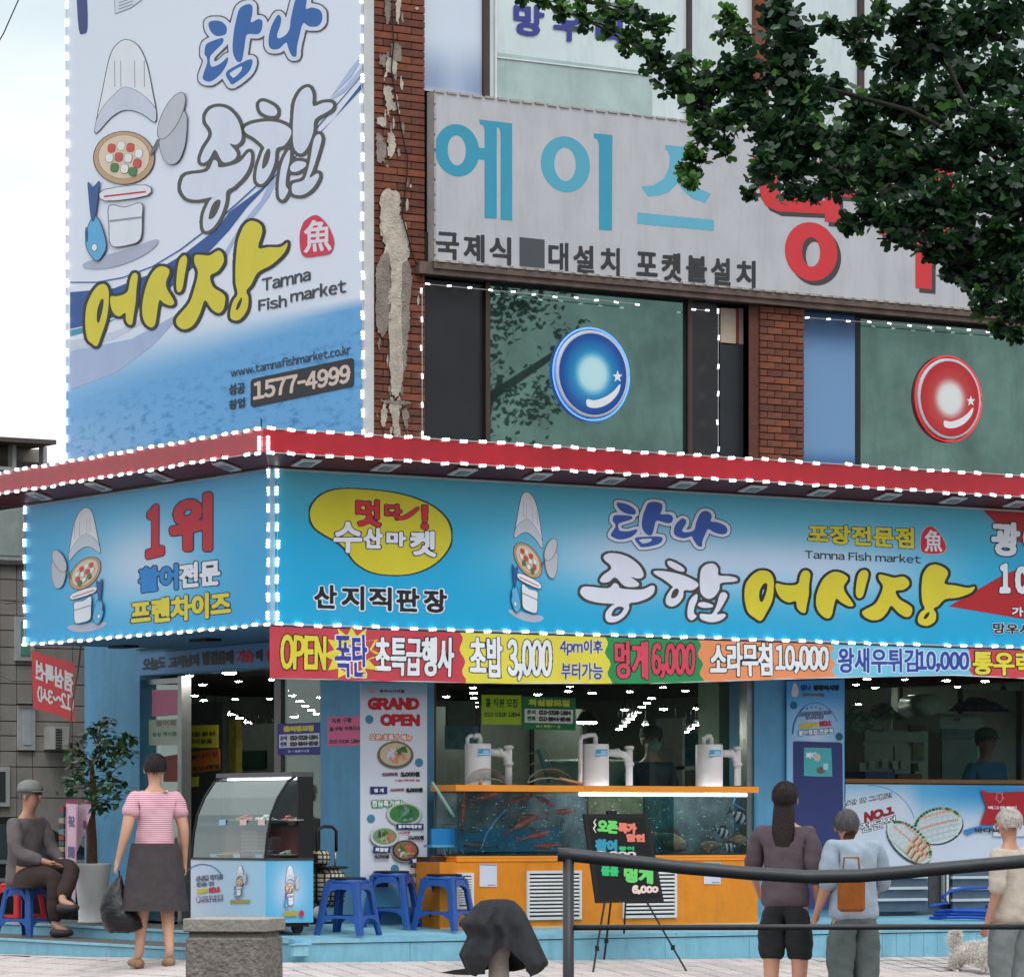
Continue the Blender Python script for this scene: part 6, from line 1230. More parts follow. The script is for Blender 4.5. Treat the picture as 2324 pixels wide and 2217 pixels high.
# fish: one body, tail and fins each
def fish(u, v, ln, ang, t, kind, label, flip=1):
    c = Pt(u, v, TT + t); g = E('fish', c, label, 'fish', 'live fish in the tank' if kind != 'flat' else None)
    rd = {'red': (mat('fish_red', (150, 84, 70), .4, nz=.35, sc=18), mat('fish_fin_red', (112, 62, 56), .5)), 'grey': (mat('fish_grey', (84, 88, 90), .4, nz=.4, sc=18), mat('fish_fin_grey', (60, 62, 66), .5)), 'brown': (mat('fish_brown', (120, 104, 80), .5, nz=.5, sc=16), mat('fish_fin_brown', (78, 66, 52), .6)), 'stripe': (mat('fish_pale', (150, 156, 160), .4, nz=.2, sc=20), mat('fish_fin_dark', (34, 36, 40), .5))}[kind]
    L_ = ln * .0034; hgt = {'red': .075, 'grey': .08, 'brown': .22, 'stripe': .27}[kind]
    M_ = Matrix.Translation(c) @ Matrix.Rotation(-ang, 4, 'Y') @ Matrix.Scale(flip, 4, (1, 0, 0))
    prof = [(0, .01), (.06, .35), (.18, .75), (.34, 1), (.5, .98), (.66, .72), (.8, .38), (.9, .2), (1, .22)]
    mb = MB(); n = 10; vs = []
    for x, r in prof:
        bend = .03 * math.sin(x * 4)
        for k in range(n): a = k * 2 * math.pi / n; vs.append(M_ @ Vector(((.5 - x) * L_, .33 * hgt * L_ * r * math.cos(a) + bend * L_, hgt * L_ * r * math.sin(a))))
    fs = [(i * n + k, i * n + (k + 1) % n, (i + 1) * n + (k + 1) % n, (i + 1) * n + k) for i in range(len(prof) - 1) for k in range(n)]
    mi_ = 0; mb.add(vs, fs)
    if kind == 'stripe':
        for j, f in enumerate(fs):
            i = j // n
            if i % 2 == 1: mb.m[j] = 1
    mb.build('body', [rd[0], rd[1]] if kind == 'stripe' else rd[0], g, True)
    q = lambda x, z, y=0: M_ @ Vector((x * L_, y * L_, z * L_))
    MB().add([q(-.47, .0), q(-.66, hgt * .95), q(-.60, 0), q(-.66, -hgt * .95), q(-.47, .02, .01)], [(0, 1, 2), (0, 2, 3)]).build('tail', rd[1], g)
    MB().add([q(.22, hgt * .9), q(.1, hgt * 1.5), q(-.15, hgt * 1.3), q(-.32, hgt * .6), q(0, hgt * .8)], [(0, 1, 2, 3, 4)]).build('dorsal_fin', rd[1], g)
    MB().add([q(.15, -hgt * .9), q(.02, -hgt * 1.4), q(-.02, -hgt * .85)], [(0, 1, 2)]).build('belly_fin', rd[1], g)
    MB().ell(q(.42, hgt * .18, -.02 - .2 * hgt), (.006, .004, .006), 8, 5).build('eye', black, g)
F1 = lambda x, y: (950 + x / 3.576, 1500 + y / 3.576)
for (x, y, ln, a, t, kd, lab, fl) in ((540, 1105, 88, .22, .14, 'red', 'reddish brown fish under the water surface at the left of the tank', 1), (370, 1200, 90, 1.45, .25, 'red', 'dark reddish fish hanging nearly upright at the left glass edge', 1), (820, 1125, 80, .25, .06, 'red', 'reddish fish with raised tail at the top middle of the left tank', 1), (1020, 1135, 70, -.42, .08, 'red', 'orange red fish swimming downward right near the surface', 1),
        (1170, 1225, 76, .1, .1, 'red', 'reddish fish at the right side of the left tank above the chalkboard', 1), (850, 1320, 96, .42, .05, 'red', 'largest orange red fish slanting up in the middle of the left tank', 1), (900, 1270, 84, -.05, .2, 'red', 'dark reddish fish just behind the largest slanting one', -1), (960, 1415, 92, .2, .05, 'red', 'slender orange red fish low in the middle of the left tank', 1),
        (730, 1170, 60, 1.3, .28, 'grey', 'dark fish hanging upright behind the red ones in the left tank', 1), (1170, 1310, 60, 1.4, .28, 'grey', 'blurred dark fish upright near the right of the left tank', 1), (1060, 1500, 90, .05, .16, 'red', 'dark red fish at the bottom of the left tank near the rail', -1), (480, 1495, 90, -.06, .16, 'grey', 'dark grey fish low at the left bottom of the tank', -1), (430, 1375, 50, -.1, .22, 'grey', 'small dark grey fish above the bottom left of the tank', 1), (930, 1370, 44, -.5, .2, 'grey', 'small grey fish between the two bright orange red ones', 1)):
    fish(*F1(x, y), ln, a, t, kd, lab, fl)
F3 = lambda x, y: (1400 + x / 3.278, 1800 + y / 3.278)
for (x, y, ln, a, t, kd, lab, fl) in ((905, 175, 54, -.5, .06, 'stripe', 'black and grey striped fish uppermost in the right tank', 1), (785, 290, 46, -.35, .06, 'stripe', 'black and grey striped fish in the middle of the right tank', 1), (840, 400, 40, .1, .05, 'stripe', 'black and grey striped fish lowest against the right tank floor', -1), (400, 355, 105, -.35, .12, 'brown', 'large mottled brown fish resting low behind the chalkboard', 1), (700, 390, 66, .1, .2, 'brown', 'dark mottled brown fish lying on the floor below the striped fish', -1), (900, 345, 60, .05, .22, 'brown', 'brown mottled fish behind the striped ones at the far right', 1)):
    fish(*F3(x, y), ln, a, t, kd, lab, fl)

# filters with pipes
pvc = mat('white_plastic', (222, 218, 216), .4, nz=.03)
def filt(u0, u1, vtop, lab, upipe=None, left_pipe=False):
    t = TT + .24; c = Pt((u0 + u1) / 2, vtop, t); r = (S(u1, t) - S(u0, t)) / 2 * .92; zb0 = zr1 - .05
    g = E('water_filter', (c.x, t, zb0), lab, 'filter', 'white water filters standing on the fish tank')
    MB().lathe((c.x, t, 0), [(r * .98, zb0), (r, zb0 + .01), (r, c.z - .008), (r * .95, c.z)], 28).build('canister', pvc, g, True)
    P = Print('t', t - r - .0); P.k = .001; ul = (u0 + u1) / 2 + 1; P.poly([(ul, vtop + 12), (ul + 26, vtop + 12), (ul + 26, vtop + 27), (ul, vtop + 27)], [(0, (70, 156, 206))], sm=0); P.poly([(ul + 11, vtop + 15), (ul + 24, vtop + 15), (ul + 24, vtop + 22), (ul + 11, vtop + 22)], [(0, (150, 206, 232))], sm=0); P.poly([(ul + 1, vtop + 23), (ul + 25, vtop + 23), (ul + 25, vtop + 25), (ul + 1, vtop + 25)], [(0, (226, 232, 236))], sm=0); P.build('label_sticker', g)
    w = (u1 - u0)
    if upipe:
        y0 = vtop + 20; a_ = [Pt(u1 - 4, y0, t), Pt(u1 + 22, y0 + 1, t), Pt(upipe - 8, y0 + 6, t), Pt(upipe - 2, y0 + 20, t), Pt(upipe, y0 + 34, t)]
        MB().tube(a_, .031, 12).build('elbow_pipe', pvc, g, True); MB().tube([Pt(u1 + 18, y0, t), Pt(u1 + 24, y0 + 1, t)], .038, 12).build('collar', pvc, g, True)
        MB().tube([Pt(upipe, vtop + 4, t), Pt(upipe, 1782, t)], .029, 12).build('down_pipe', pvc, g, True)
        for vv in (vtop + 8, vtop + 45): MB().tube([Pt(upipe, vv - 3, t), Pt(upipe, vv + 4, t)], .039, 12).build('collar', pvc, g, True)
    uc = (u0 + u1) / 2
    if left_pipe: MB().tube([Pt(u0 - 7, 1782, t), Pt(u0 - 7, vtop - 8, t), Pt(u0 - 3, vtop - 16, t), Pt(uc - 14, vtop - 20, t), Pt(uc - 2, vtop - 20, t), Pt(uc, vtop - 14, t), Pt(uc, vtop + 2, t)], .019, 10).build('feed_pipe', pvc, g, True)
    else: MB().tube([Pt(u0 + 4, vtop + 3, t), Pt(u0 + 4, vtop - 12, t), Pt(u0 + 9, vtop - 17, t), Pt(uc - 12, vtop - 18, t)] if uc < 1150 else [Pt(uc - 12, vtop + 2, t), Pt(uc - 12, vtop - 18, t)], .015, 10).build('feed_pipe', pvc, g, True); MB().tube([Pt(uc - 8, vtop - 12, t), Pt(uc - 4, vtop - 19, t), Pt(uc + 2, vtop - 19, t), Pt(uc + 5, vtop - 12, t), Pt(uc + 5, vtop + 2, t)], .019, 10).build('feed_pipe', pvc, g, True)
filt(1057, 1112, 1687, 'white cylindrical filter at the left end of the fish tank', 1154); filt(1324, 1379, 1688, 'white cylindrical filter in the middle of the fish tank with tall feed pipe', 1428, True); filt(1582, 1637, 1689, 'white cylindrical filter at the right end of the fish tank', 1674)
# landing nets resting on the rim
for (cu, rx_, hu0, hu1, lab) in ((1103, 43, (1093, 1768), (1089, 1780), 'landing net with short wooden handle leaning on the left filter'), (1248, 50, (1270, 1766), (1322, 1779), 'landing net with long wooden handle lying on the tank rim')):
    t = TT + .07; g = E('landing_net', Pt(cu, 1780, t), lab, 'net'); z0_ = 1778
    arc = [Pt(cu + rx_ * math.cos(a), z0_ - 34 * math.sin(a), t) for a in np.linspace(.05, math.pi - .05, 18)]
    MB().add(arc + [Pt(cu, z0_ - 8, t + .06)], [(i, i + 1, 18) for i in range(17)]).build('mesh_bag', glass('net_mesh', (.62, .64, .62), .04), g)
    MB().tube([Pt(cu - rx_, z0_ - 2, t), Pt(cu - rx_ * .5, z0_ - 11, t), Pt(cu, z0_ - 13, t), Pt(cu + rx_ * .6, z0_ - 9, t), Pt(cu + rx_, z0_, t)], .006, 6).build('hoop', alu, g, True); MB().tube(arc, .003, 5).build('rim_wire', alu, g)
    MB().tube([Pt(*hu0, t), Pt(*hu1, t)], .013, 8).build('handle', mat('wood_handle', (178, 134, 106), .6, nz=.1), g, True)
g = E('towel_rack', Pt(1235, 1720, TW + .5), 'folding drying rack with teal clips standing inside the shop window', 'rack')
MB().tube([Pt(1222, 1700, TW + .5), Pt(1236, 1742, TW + .5), Pt(1246, 1775, TW + .5)], .02, 8).build('clip', mat('teal_clip', (50, 140, 144), .4), g)
for a_, b_ in (((1112, 1740), (1220, 1704)), ((1135, 1758), (1228, 1726)), ((1160, 1775), (1245, 1748)), ((1236, 1700), (1262, 1778))): MB().tube([Pt(*a_, TW + .52), Pt(*b_, TW + .52)], .006, 6).build('rod', alu, g)

# ================================================================ chalkboard on an easel
et = -.55; g = E('menu_easel', Pg(1450, 2200), 'black chalkboard on tripod easel with green pink and blue handwritten prices', 'easel')
q = [Pt(1325, 1847, et), Pt(1469, 1846, et), Pt(1507, 2045, et), Pt(1354, 2049, et)]
n3 = Vector((0, .022, 0)); MB().hexa([q[3] - n3 * 0, q[2] - n3 * 0, q[2] + n3, q[3] + n3, q[0], q[1], q[1] + n3, q[0] + n3]).build('frame', mat('board_frame', (28, 28, 30), .5, nz=.1), g)
P = Print('t', et); P.k = .001; P.poly([(1334, 1856), (1463, 1855), (1497, 2036), (1363, 2040)], [(0, (12, 13, 14))], sm=0); P.build('slate', g)
P = Print('t', et); P.k = .003
GN, PK, CB, WH2 = (110, 214, 110), (232, 128, 110), (50, 150, 180), (224, 214, 206)
e9 = lambda x, a, b: (900 + x / 3.278, 1800 + a / 3.278, 1800 + b / 3.278)
P.text('오픈', e9(1492, 195, 290), e9(1645, 205, 300), [(2.2, GN)], g=2); P.text('특가', e9(1645, 215, 295), e9(1785, 222, 300), [(2.2, PK)], g=2); P.text('할인', e9(1705, 298, 360), e9(1845, 300, 362), [(2.0, PK)], g=2)
P.text('활어', e9(1478, 338, 435), e9(1640, 345, 435), [(2.4, CB)], g=2); P.text('광어', e9(1650, 392, 425), e9(1765, 392, 425), [(.9, (50, 196, 120))], h=.5); P.text('3,000', e9(1480, 425, 470), e9(1780, 432, 478), [(1.4, WH2)], h=.5)
P.text('줄돔', e9(1520, 540, 610), e9(1650, 545, 615), [(1.8, (50, 196, 120))], g=1.5, h=.5); P.text('멍게', e9(1690, 552, 660), e9(1905, 560, 672), [(2.6, GN)], g=2); P.text('6,000', e9(1750, 680, 752), e9(1945, 690, 742), [(1.8, (236, 214, 206))], g=1.5, h=.6)
P.poly([e9(1480, 190, 0)[:2], e9(1462, 215, 0)[:2], e9(1475, 235, 0)[:2], e9(1460, 260, 0)[:2], e9(1480, 290, 0)[:2], e9(1466, 262, 0)[:2], e9(1482, 236, 0)[:2], e9(1468, 214, 0)[:2]], [(.8, WH2)], sm=0, T=idm); P.build('chalk_lettering', g)
px(1380, 1400, 1839, 1848, et - .005, .03, black, 'top_clip', g)
eb = mat('easel_black', (36, 36, 38), .4, .3)
def leg(u0, v0, u1, v1, t0, t1, ku, kv):
    a_ = Pt(u0, v0, t0); b_ = Pg(u1, v1) if v1 > 2150 else Pt(u1, v1, t1); MB().tube([a_, b_], .0085, 6).build('leg', eb, g); m_ = a_.lerp(b_, .66); MB().tube([m_ - Vector((0, 0, .02)), m_ + Vector((0, 0, .02))], .018, 6).build('leg_clamp', eb, g)
leg(1372, 2049, 1346, 2205, et + .01, 0, 0, 0); leg(1468, 2046, 1558, 2203, et + .01, 0, 0, 0); leg(1386, 2049, 1371, 2177, et + .04, 0, 0, 0)
MB().tube([Pt(1420, 2040, et + .05), Pt(1415, 2144, PF + .1)], .008, 6).build('leg', eb, g)

# ================================================================ things inside the kitchen window
kt = TW + 1.6; g = E('stainless_fridge', Pt(2040, 1770, kt), 'long grey green stainless fridge with papers taped on its doors', 'fridge')
sg = mat('fridge_grey', (122, 138, 128), .4, .3, nz=.12)
KP = lambda x, y: (1824 + x / 3.752, 1500 + y / 3.752)
def kbox(x0, x1, y0, y1, t, th, m, nm, par): (a_, c_), (b_, d_) = KP(x0, y0), KP(x1, y1); return px(a_, b_, c_, d_, t, th, m, nm, par)
kbox(500, 1060, 590, 1100, kt, .7, sg, 'body', g); kbox(520, 1030, 600, 690, kt - .02, .018, mat('fridge_panel', (108, 124, 116), .35, .3), 'vent_panel', g)
kbox(520, 760, 725, 1000, kt - .025, .02, sg, 'door', g); kbox(775, 1030, 725, 1000, kt - .025, .02, sg, 'door', g); kbox(900, 1000, 545, 598, kt - .03, .02, black, 'display', g); kbox(930, 1025, 690, 850, kt - .04, .01, mat('yellow_blue_sticker', (96, 120, 80), .5, nz=.4, sc=12), 'sticker', g)
for i, (x, y, a) in enumerate(((500, 902, 0), (582, 880, .03), (692, 870, 0), (780, 882, -.12), (850, 878, .05), (998, 893, -.3))):
    u, v = KP(x, y); c = Pt(u, v, kt - .05); o = MB().box(-.032, .032, -.001, .001, -.038, .038).build('paper_note', mat('note_white', (172, 178, 172), .7), None, local=True)
    o.location = c; o.rotation_euler = (0, a, 0); tag(o, ['leftmost small white note on the fridge door', 'small white note second from left on the fridge', 'small white note under the middle of the fridge vent', 'tilted white note touching its right neighbour', 'white note right of the tilted one on the fridge', 'small white note tilted at the right end of the fridge'][i], 'note', 'notes taped on the kitchen fridge')
g = E('upright_cooler', Pt(2180, 1770, kt), 'pale upright drinks cooler with blue arc on its header', 'cooler')
kbox(1165, 1520, 450, 1100, kt + .0, .7, mat('cooler_grey', (150, 164, 158), .4, nz=.1), 'body', g); kbox(1165, 1500, 455, 530, kt - .03, .028, mat('cooler_head', (150, 168, 164), .4), 'header', g); kbox(1175, 1480, 575, 660, kt - .03, .02, mat('cooler_blue', (52, 98, 116), .4, nz=.2), 'header', g); kbox(1180, 1480, 670, 1050, kt - .03, .02, mat('cooler_door', (90, 124, 122), .2, nz=.15), 'door', g)
P = Print('t', kt - .032); P.text('ICE', (1824 + 1275 / 3.752, 1500 + 487 / 3.752, 1500 + 512 / 3.752), (1824 + 1335 / 3.752, 1500 + 484 / 3.752, 1500 + 510 / 3.752), [(.6, (26, 50, 60))], h=.4); P.build('lettering', g)
g = E('film_roll', Pt(2085, 1598, kt + .1), 'large white roll of plastic film lying on top of the fridge', 'roll')
c = Pt(2086, 1600, kt - .1); MB().lathe(c, [(.02, -.3), (.10, -.3), (.10, .3), (.02, .3)], 24, M=Matrix.Rotation(-.35, 4, 'Z') @ Matrix.Rotation(math.pi / 2, 4, 'X')).build('roll', mat('film_white', (176, 196, 184), .3, nz=.1), g, True)
def crumple(name, pts, t, m, label, cat, th=.25, seed=1):
    r_ = random.Random(seed); (x0, y0), (x1, y1) = pts; p0, p1 = Pt(x0, y1, t), Pt(x1, y0, t); mb = MB(); n, m_ = 14, 10; vs = []
    for j in range(m_ + 1):
        for i in range(n + 1):
            x, y = i / n, j / m_; h = (1 - abs(2 * x - 1) ** 1.8) * .8 + .2 * r_.random(); vs.append((p0.x + (p1.x - p0.x) * x + r_.uniform(-.02, .02), t + th * (1 - y) * .5 - .5 * th * y * (1 - (2 * x - 1) ** 2) + r_.uniform(-.04, .04), p0.z + (p1.z - p0.z) * (1 - y) * h))
    mb.add(vs, [(j * (n + 1) + i, j * (n + 1) + i + 1, (j + 1) * (n + 1) + i + 1, (j + 1) * (n + 1) + i) for j in range(m_) for i in range(n)]); return tag(mb.build(name, m, None), label, cat)
clr = mat('plastic_bag_clear', (120, 146, 130), .2, nz=.3, sc=8, spec=.8)
crumple('plastic_bags', (KP(370, 360), KP(690, 600)), TW + .9, clr, 'heap of crumpled clear plastic bags at the left of the kitchen window', 'bags', seed=2); crumple('plastic_bags', (KP(600, 340), KP(880, 500)), TW + 1.3, clr, 'pale crumpled plastic sheet beside the big film roll', 'bags', seed=3)
crumple('blue_bundle', (KP(1310, 300), KP(1790, 430)), TW + 1.3, mat('bundle_blue', (30, 50, 110), .4, nz=.4, sc=8), 'dark blue bundled packages on top of the cooler', 'bundle', seed=4)
tag(px(*[q for q in (KP(525, 0)[0], KP(778, 0)[0])], KP(0, 940)[1], KP(0, 1010)[1], TW + .5, .3, mat('crate_blue', (28, 44, 104), .5, nz=.1), 'basin', None), 'dark blue plastic crate behind the counter edge', 'crate'); tag(px(KP(800, 0)[0], KP(1010, 0)[0], KP(0, 958)[1], KP(0, 1010)[1], TW + .5, .3, mat('crate_red', (92, 34, 28), .5, nz=.1), 'basin', None), 'dark red plastic basin behind the counter edge', 'basin')
MBk = MB().tube([Pt(*KP(928, 960), TW + .6), Pt(*KP(930, 868), TW + .6)], .02, 8).build('knife_handle', black, None, True); tag(MBk, 'black knife handle sticking up behind the counter', 'knife')
# white insulated tub and equipment in the window behind the tank
g = E('insulated_tub', Pt(1310, 1770, TW + 1.0), 'big round white plastic tub seen behind the fish tank', 'tub')
c = Pt(1332, 1760, TW + 1.2); r = .42; MB().lathe((c.x, c.y, .9), [(r * .9, 0), (r, .1)] + [(r + .012 * (k % 2), .1 + .5 * k / 9) for k in range(10)] + [(r * .9, .66)], 28).build('tub', mat('tub_white', (150, 176, 162), .5, nz=.1), g, True)
p = Pt(1332, 1638, TW + 1.2); gg_ = E('ceiling_lamp', p, 'wide bright hooded lamp above the white tub', 'lamp'); gg_.scale = (1.1, 1.1, .9); inst(lcan, 'lamp_can', gg_, p); inst(ldisc, 'lamp_lens', gg_, p)
tag(px(1012, 1086, 1648, 1700, TW + 1.5, .02, mat('inner_poster', (70, 120, 146), .5, nz=.3, sc=9), 'inner_poster', None), 'pale blue poster with red and yellow writing deep in the shop behind the tank', 'poster')
tag(px(1018, 1080, 1592, 1650, TW + 2.5, .05, mat('rack_slats', (84, 88, 84), .5, nz=.3, stretch=(.1, .1, 14)), 'slatted_panel', None), 'grey slatted panel deep in the shop behind the tank', 'panel')
tag(px(1632, 1690, 1540, 1790, TW + .6, .3, mat('cream_post', (128, 148, 124), .6, nz=.1), 'inner_column', None), 'pale green inner column behind the right filter', 'column')
g = E('inner_partition', Ps(480, 1700, SW + 2.2), 'grey partition wall with dark green window inside the side doorway', 'partition')
mb = MB(); mb.box(SW + 2.2, SW + 2.3, T(700, SW + 2.2), T(545, SW + 2.2), .2, 1.95); mb.build('panel', mat('partition', (120, 130, 122), .6, nz=.08), g)
mb = MB(); mb.box(SW + 2.18, SW + 2.2, T(606, SW + 2.2), T(550, SW + 2.2), Zs(580, 1743, SW + 2.2), Zs(580, 1703, SW + 2.2)); mb.build('window', mat('dark_green_panel', (22, 58, 44), .4), g)
g = E('inner_partition', Ps(380, 1700, SW + 1.2), 'pale glass partition with papers behind the sliding side door', 'partition')
mb = MB(); mb.box(SW + 1.2, SW + 1.24, T(505, SW + 1.2), T(330, SW + 1.2), .2, Zs(450, 1597, SW + 1.2)); mb.build('panel', mat('partition2', (104, 112, 104), .5, nz=.12), g)
tag(MB().box(SW + 1.1, SW + 1.16, T(536, SW + 1.1), T(520, SW + 1.1), .2, Zs(528, 1632, SW + 1.1)).build('side_poster', mat('yellow_poster', (172, 162, 70), .6, nz=.3, sc=10)), 'narrow yellow and white upright poster inside the side doorway', 'poster')
# louvred steel units and hose below the counter poster
for i, (u0, u1) in enumerate(((2016, 2106), (2162, 2330))):
    g = E('louvre_unit', (S(u0, TW - .05), TW - .05, pz(.8)), ['left hand blue grey louvred steel unit below the platter poster', 'right hand blue grey louvred steel unit behind the coiled hose'][i], 'vent'); 
    px(u0 - (60 if i == 0 else 0), u1, 1972, 2068, TW - .04, .03, mat('steel_blue', (92, 112, 130), .4, .4, nz=.1), 'panel', g)
    for v in (1987, 2012, 2038): px(u0 - (60 if i == 0 else 0), u1, v, v + 6, TW - .07, .028, mat('slat_pale', (196, 204, 210), .4, nz=.05), 'slat', g)
g = E('pipe_bay', (S(2130, TW - .03), TW - .03, pz(.8)), 'dark recess with ribbed grey pipe between the louvred units', 'recess'); px(2107, 2161, 1972, 2052, TW - .02, .02, mat('bay_grey', (72, 76, 76), .7, nz=.2), 'back', g); MB().tube([Pt(2140, 1972, TW - .05), Pt(2140, 2045, TW - .05)], .018, 8).build('ribbed_pipe', mat('rib_grey', (130, 134, 132), .6), g); MB().tube([Pt(2150, 1972, TW - .05), Pt(2150, 2050, TW - .05)], .012, 8).build('pipe', pvc, g)
hz_ = pz(.5) + .02; hp_ = []
c = Pt(2190, 2068, .42)
for k in range(150):
    a = k * .13; r = .26 + .03 * math.sin(a * .37) + .02 * math.sin(k * .9); hp_.append((c.x + r * 1.15 * math.cos(a), .42 + r * .6 * math.sin(a), pz(.4) + .016 + .028 * int(a / 6.283) + .006 * math.sin(a * 2)))
g = tag(MB().tube(hp_, .014, 7).build('coiled_hose', mat('hose_blue', (20, 78, 176), .35, nz=.05), None, True), 'bright blue garden hose coiled on the platform by the steel units', 'hose')
tag(MB().tube([Pt(2110, 2056, .3), Pt(2150, 2047, .3), Pt(2138, 2035, .3), Pt(2155, 2022, .32), Pt(2190, 2015, .35), Pt(2240, 2014, .4)], .014, 7).build('hose_loop', MC['hose_blue'], None, True), 'raised blue hose loop standing over the coil', 'hose')

# ================================================================ potted tree, ribbons, flag, goods at the left corner
pt_ = .72; 
def leafmesh(kind='oval'):
    mb = MB()
    if kind == 'oval': mb.add([(0, 0, 0), (.3, .16, .02), (.62, .18, .0), (1, 0, -.08), (.62, -.18, 0), (.3, -.16, .02), (.5, 0, -.03)], [(0, 1, 6), (1, 2, 6), (2, 3, 6), (3, 4, 6), (4, 5, 6), (5, 0, 6)])
    return mb
potx = T(209, .8); pc = Vector((.8, potx, .178)); pc.y = T(209, .8)
g = E('potted_tree', pc, 'leafy green potted tree in a tall white planter beside the blue side wall', 'potted tree')
sc1 = 1 / (FOC / (pc - CAM).dot(FW)); H_ = (2078 - 1942) * sc1; rt_, rb_ = 43 * sc1, 31 * sc1
MB().lathe(pc, [(rb_ * 1.05, 0), (rb_ * 1.05, .02), (rb_, .025), (rb_ * 1.02, H_ * .3), (rt_ * .92, H_ * .8), (rt_, H_ * .96), (rt_, H_), (rt_ * .93, H_), (rt_ * .9, H_ - .03), (.01, H_ - .035)], 32).build('planter', mat('planter_white', (212, 212, 208), .45, nz=.04, bump=.1), g, True)
tp = [pc + Vector((0, 0, H_ - .05)), Ps(208, 1905, .8), Ps(205, 1850, .8), Ps(213, 1800, .8), Ps(208, 1740, .8), Ps(220, 1700, .8), Ps(228, 1650, .8)]
MB().tube(tp, [.05, .045, .042, .034, .018, .012, .006], 10).build('trunk', mat('bark_brown', (112, 84, 62), .9, nz=.25, sc=30, bump=.6), g, True)
lf = MB(); br = MB(); lms = [mat('leaf_%d' % i, c, .45, nz=.15, sc=20, spec=.5) for i, c in enumerate(((46, 84, 44), (58, 98, 50), (38, 70, 40), (70, 110, 56)))]
cl = [(228, 1640, 16), (250, 1642, 14), (205, 1655, 14), (215, 1680, 26), (245, 1680, 22), (290, 1672, 18), (270, 1690, 20), (180, 1700, 16), (240, 1705, 20), (275, 1700, 20), (298, 1705, 12), (165, 1705, 14), (170, 1735, 26), (205, 1730, 28), (235, 1728, 20), (175, 1765, 24), (205, 1765, 30), (240, 1770, 26), (270, 1775, 18), (160, 1790, 18), (195, 1795, 30), (230, 1800, 28), (265, 1800, 18), (210, 1820, 24), (240, 1825, 16), (285, 1728, 8)]
for (u, v, rr) in cl:
    c = Ps(u, v, .8 + R.uniform(-.2, .1)); b0 = min(tp, key=lambda q: (q - c).length if q.z < c.z + .05 else 9); br.tube([b0, b0.lerp(c, .5) + Vector((0, 0, .03)), c], .005, 5)
    for _ in range(int(rr * 1.1)):
        p_ = c + Vector([R.gauss(0, rr * sc1 * .62) for _ in range(3)]); d_ = Vector((R.uniform(-1, 1), R.uniform(-1, 1), R.uniform(-.7, .3))).normalized(); s_ = R.uniform(.055, .10)
        zq = Vector((R.uniform(-.5, .5), R.uniform(-.5, .5), 1)).normalized(); yq = zq.cross(d_).normalized(); zq = d_.cross(yq); M_ = Matrix((( *[d_.x, yq.x, zq.x], p_.x), (*[d_.y, yq.y, zq.y], p_.y), (*[d_.z, yq.z, zq.z], p_.z), (0, 0, 0, 1))) @ Matrix.Scale(s_, 4)
        l0 = leafmesh(); lf.add([M_ @ Vector(q) * 1 for q in [(a * 1, b * 1.6, c2) for a, b, c2 in l0.v]], l0.f, R.randrange(4))
lf.build('leaves', lms, g); br.build('branches', MC['bark_brown'], g)
def ribbon(pxs, s, wpx, m, label, txt):
    pass
pk = mat('ribbon_pink', (232, 194, 208), .5, nz=.08); pk2 = mat('ribbon_magenta', (186, 60, 110), .5)
for nm, quad, lab, s_ in (('wreath_ribbon', [(150, 1818), (177, 1818), (171, 2048), (157, 2030), (148, 1940)], 'long pale pink congratulation ribbon with grey characters hanging by the potted tree', .55), ('wreath_ribbon', [(179, 1822), (207, 1824), (206, 1850), (176, 1930), (172, 1935)], 'shorter pink ribbon swinging behind the first one against the trunk', .62)):
    g = E(nm, Ps(165, 1930, s_), lab, 'ribbon', 'congratulation ribbons by the potted tree'); P = Print('s', s_); P.k = 0; P.poly(quad, [(0, (234, 196, 212))], sm=0, T=idm); P.build('ribbon', g)
    P = Print('s', s_); P.k = .004; P.poly([(quad[0][0], 1816), (quad[1][0], 1818), (quad[1][0], 1824), (quad[0][0], 1822)], [(0, (170, 40, 96))], sm=0, T=idm)
    if s_ == .55:
        for i, ch in enumerate('祝開業'): P.text(ch, (155, 1850 + i * 70, 1875 + i * 70), (170, 1851 + i * 70, 1877 + i * 70), [(.5, (110, 104, 150))], h=.4)
        for x in (151, 174): P.poly([(x, 1830), (x + 1.5, 1830), (x - 1, 2020), (x - 2.5, 2020)], [(0, (206, 150, 190))], sm=0, T=idm)
    else: P.text('發', (188, 1860, 1880), (198, 1862, 1882), [(.4, (140, 90, 130))], h=.4)
    P.build('lettering', g)
fs_ = T(120, .4); g = E('hanging_flag', Ps(120, 1540, .5), 'red hanging cloth banner seen from behind with mirrored white words under the side sign', 'flag')
P = Print('s', .5); P.k = 0
vs = []; fq = []
for j in range(7):
    for i in range(9):
        x, y = i / 8, j / 6; u = (71 + 4 * y) * (1 - x) + 169 * x; v = (1473 * (1 - y) + 1605 * y) * (1 - x) + (1508 * (1 - y) + 1638 * y) * x + 2 * math.sin(x * 5 + y * 2); vs.append((u, v))
P.raw(vs, [(j * 9 + i, j * 9 + i + 1, (j + 1) * 9 + i + 1, (j + 1) * 9 + i) for j in range(6) for i in range(8)], (196, 40, 44), 0); P.build('cloth', g)
P = Print('s', .5); P.k = .003; f8 = lambda x, a, b: (x / 3.752, 1450 + a / 3.752, 1450 + b / 3.752)
P.text('점심특선', (167, 1527, 1572), (82, 1498, 1540), [(1.6, (206, 206, 206))], g=1, h=.6); P.text('(12~3시)', (168, 1572, 1618), (86, 1556, 1590), [(1.2, (206, 206, 206))], g=.5, h=.6); P.build('lettering', g)
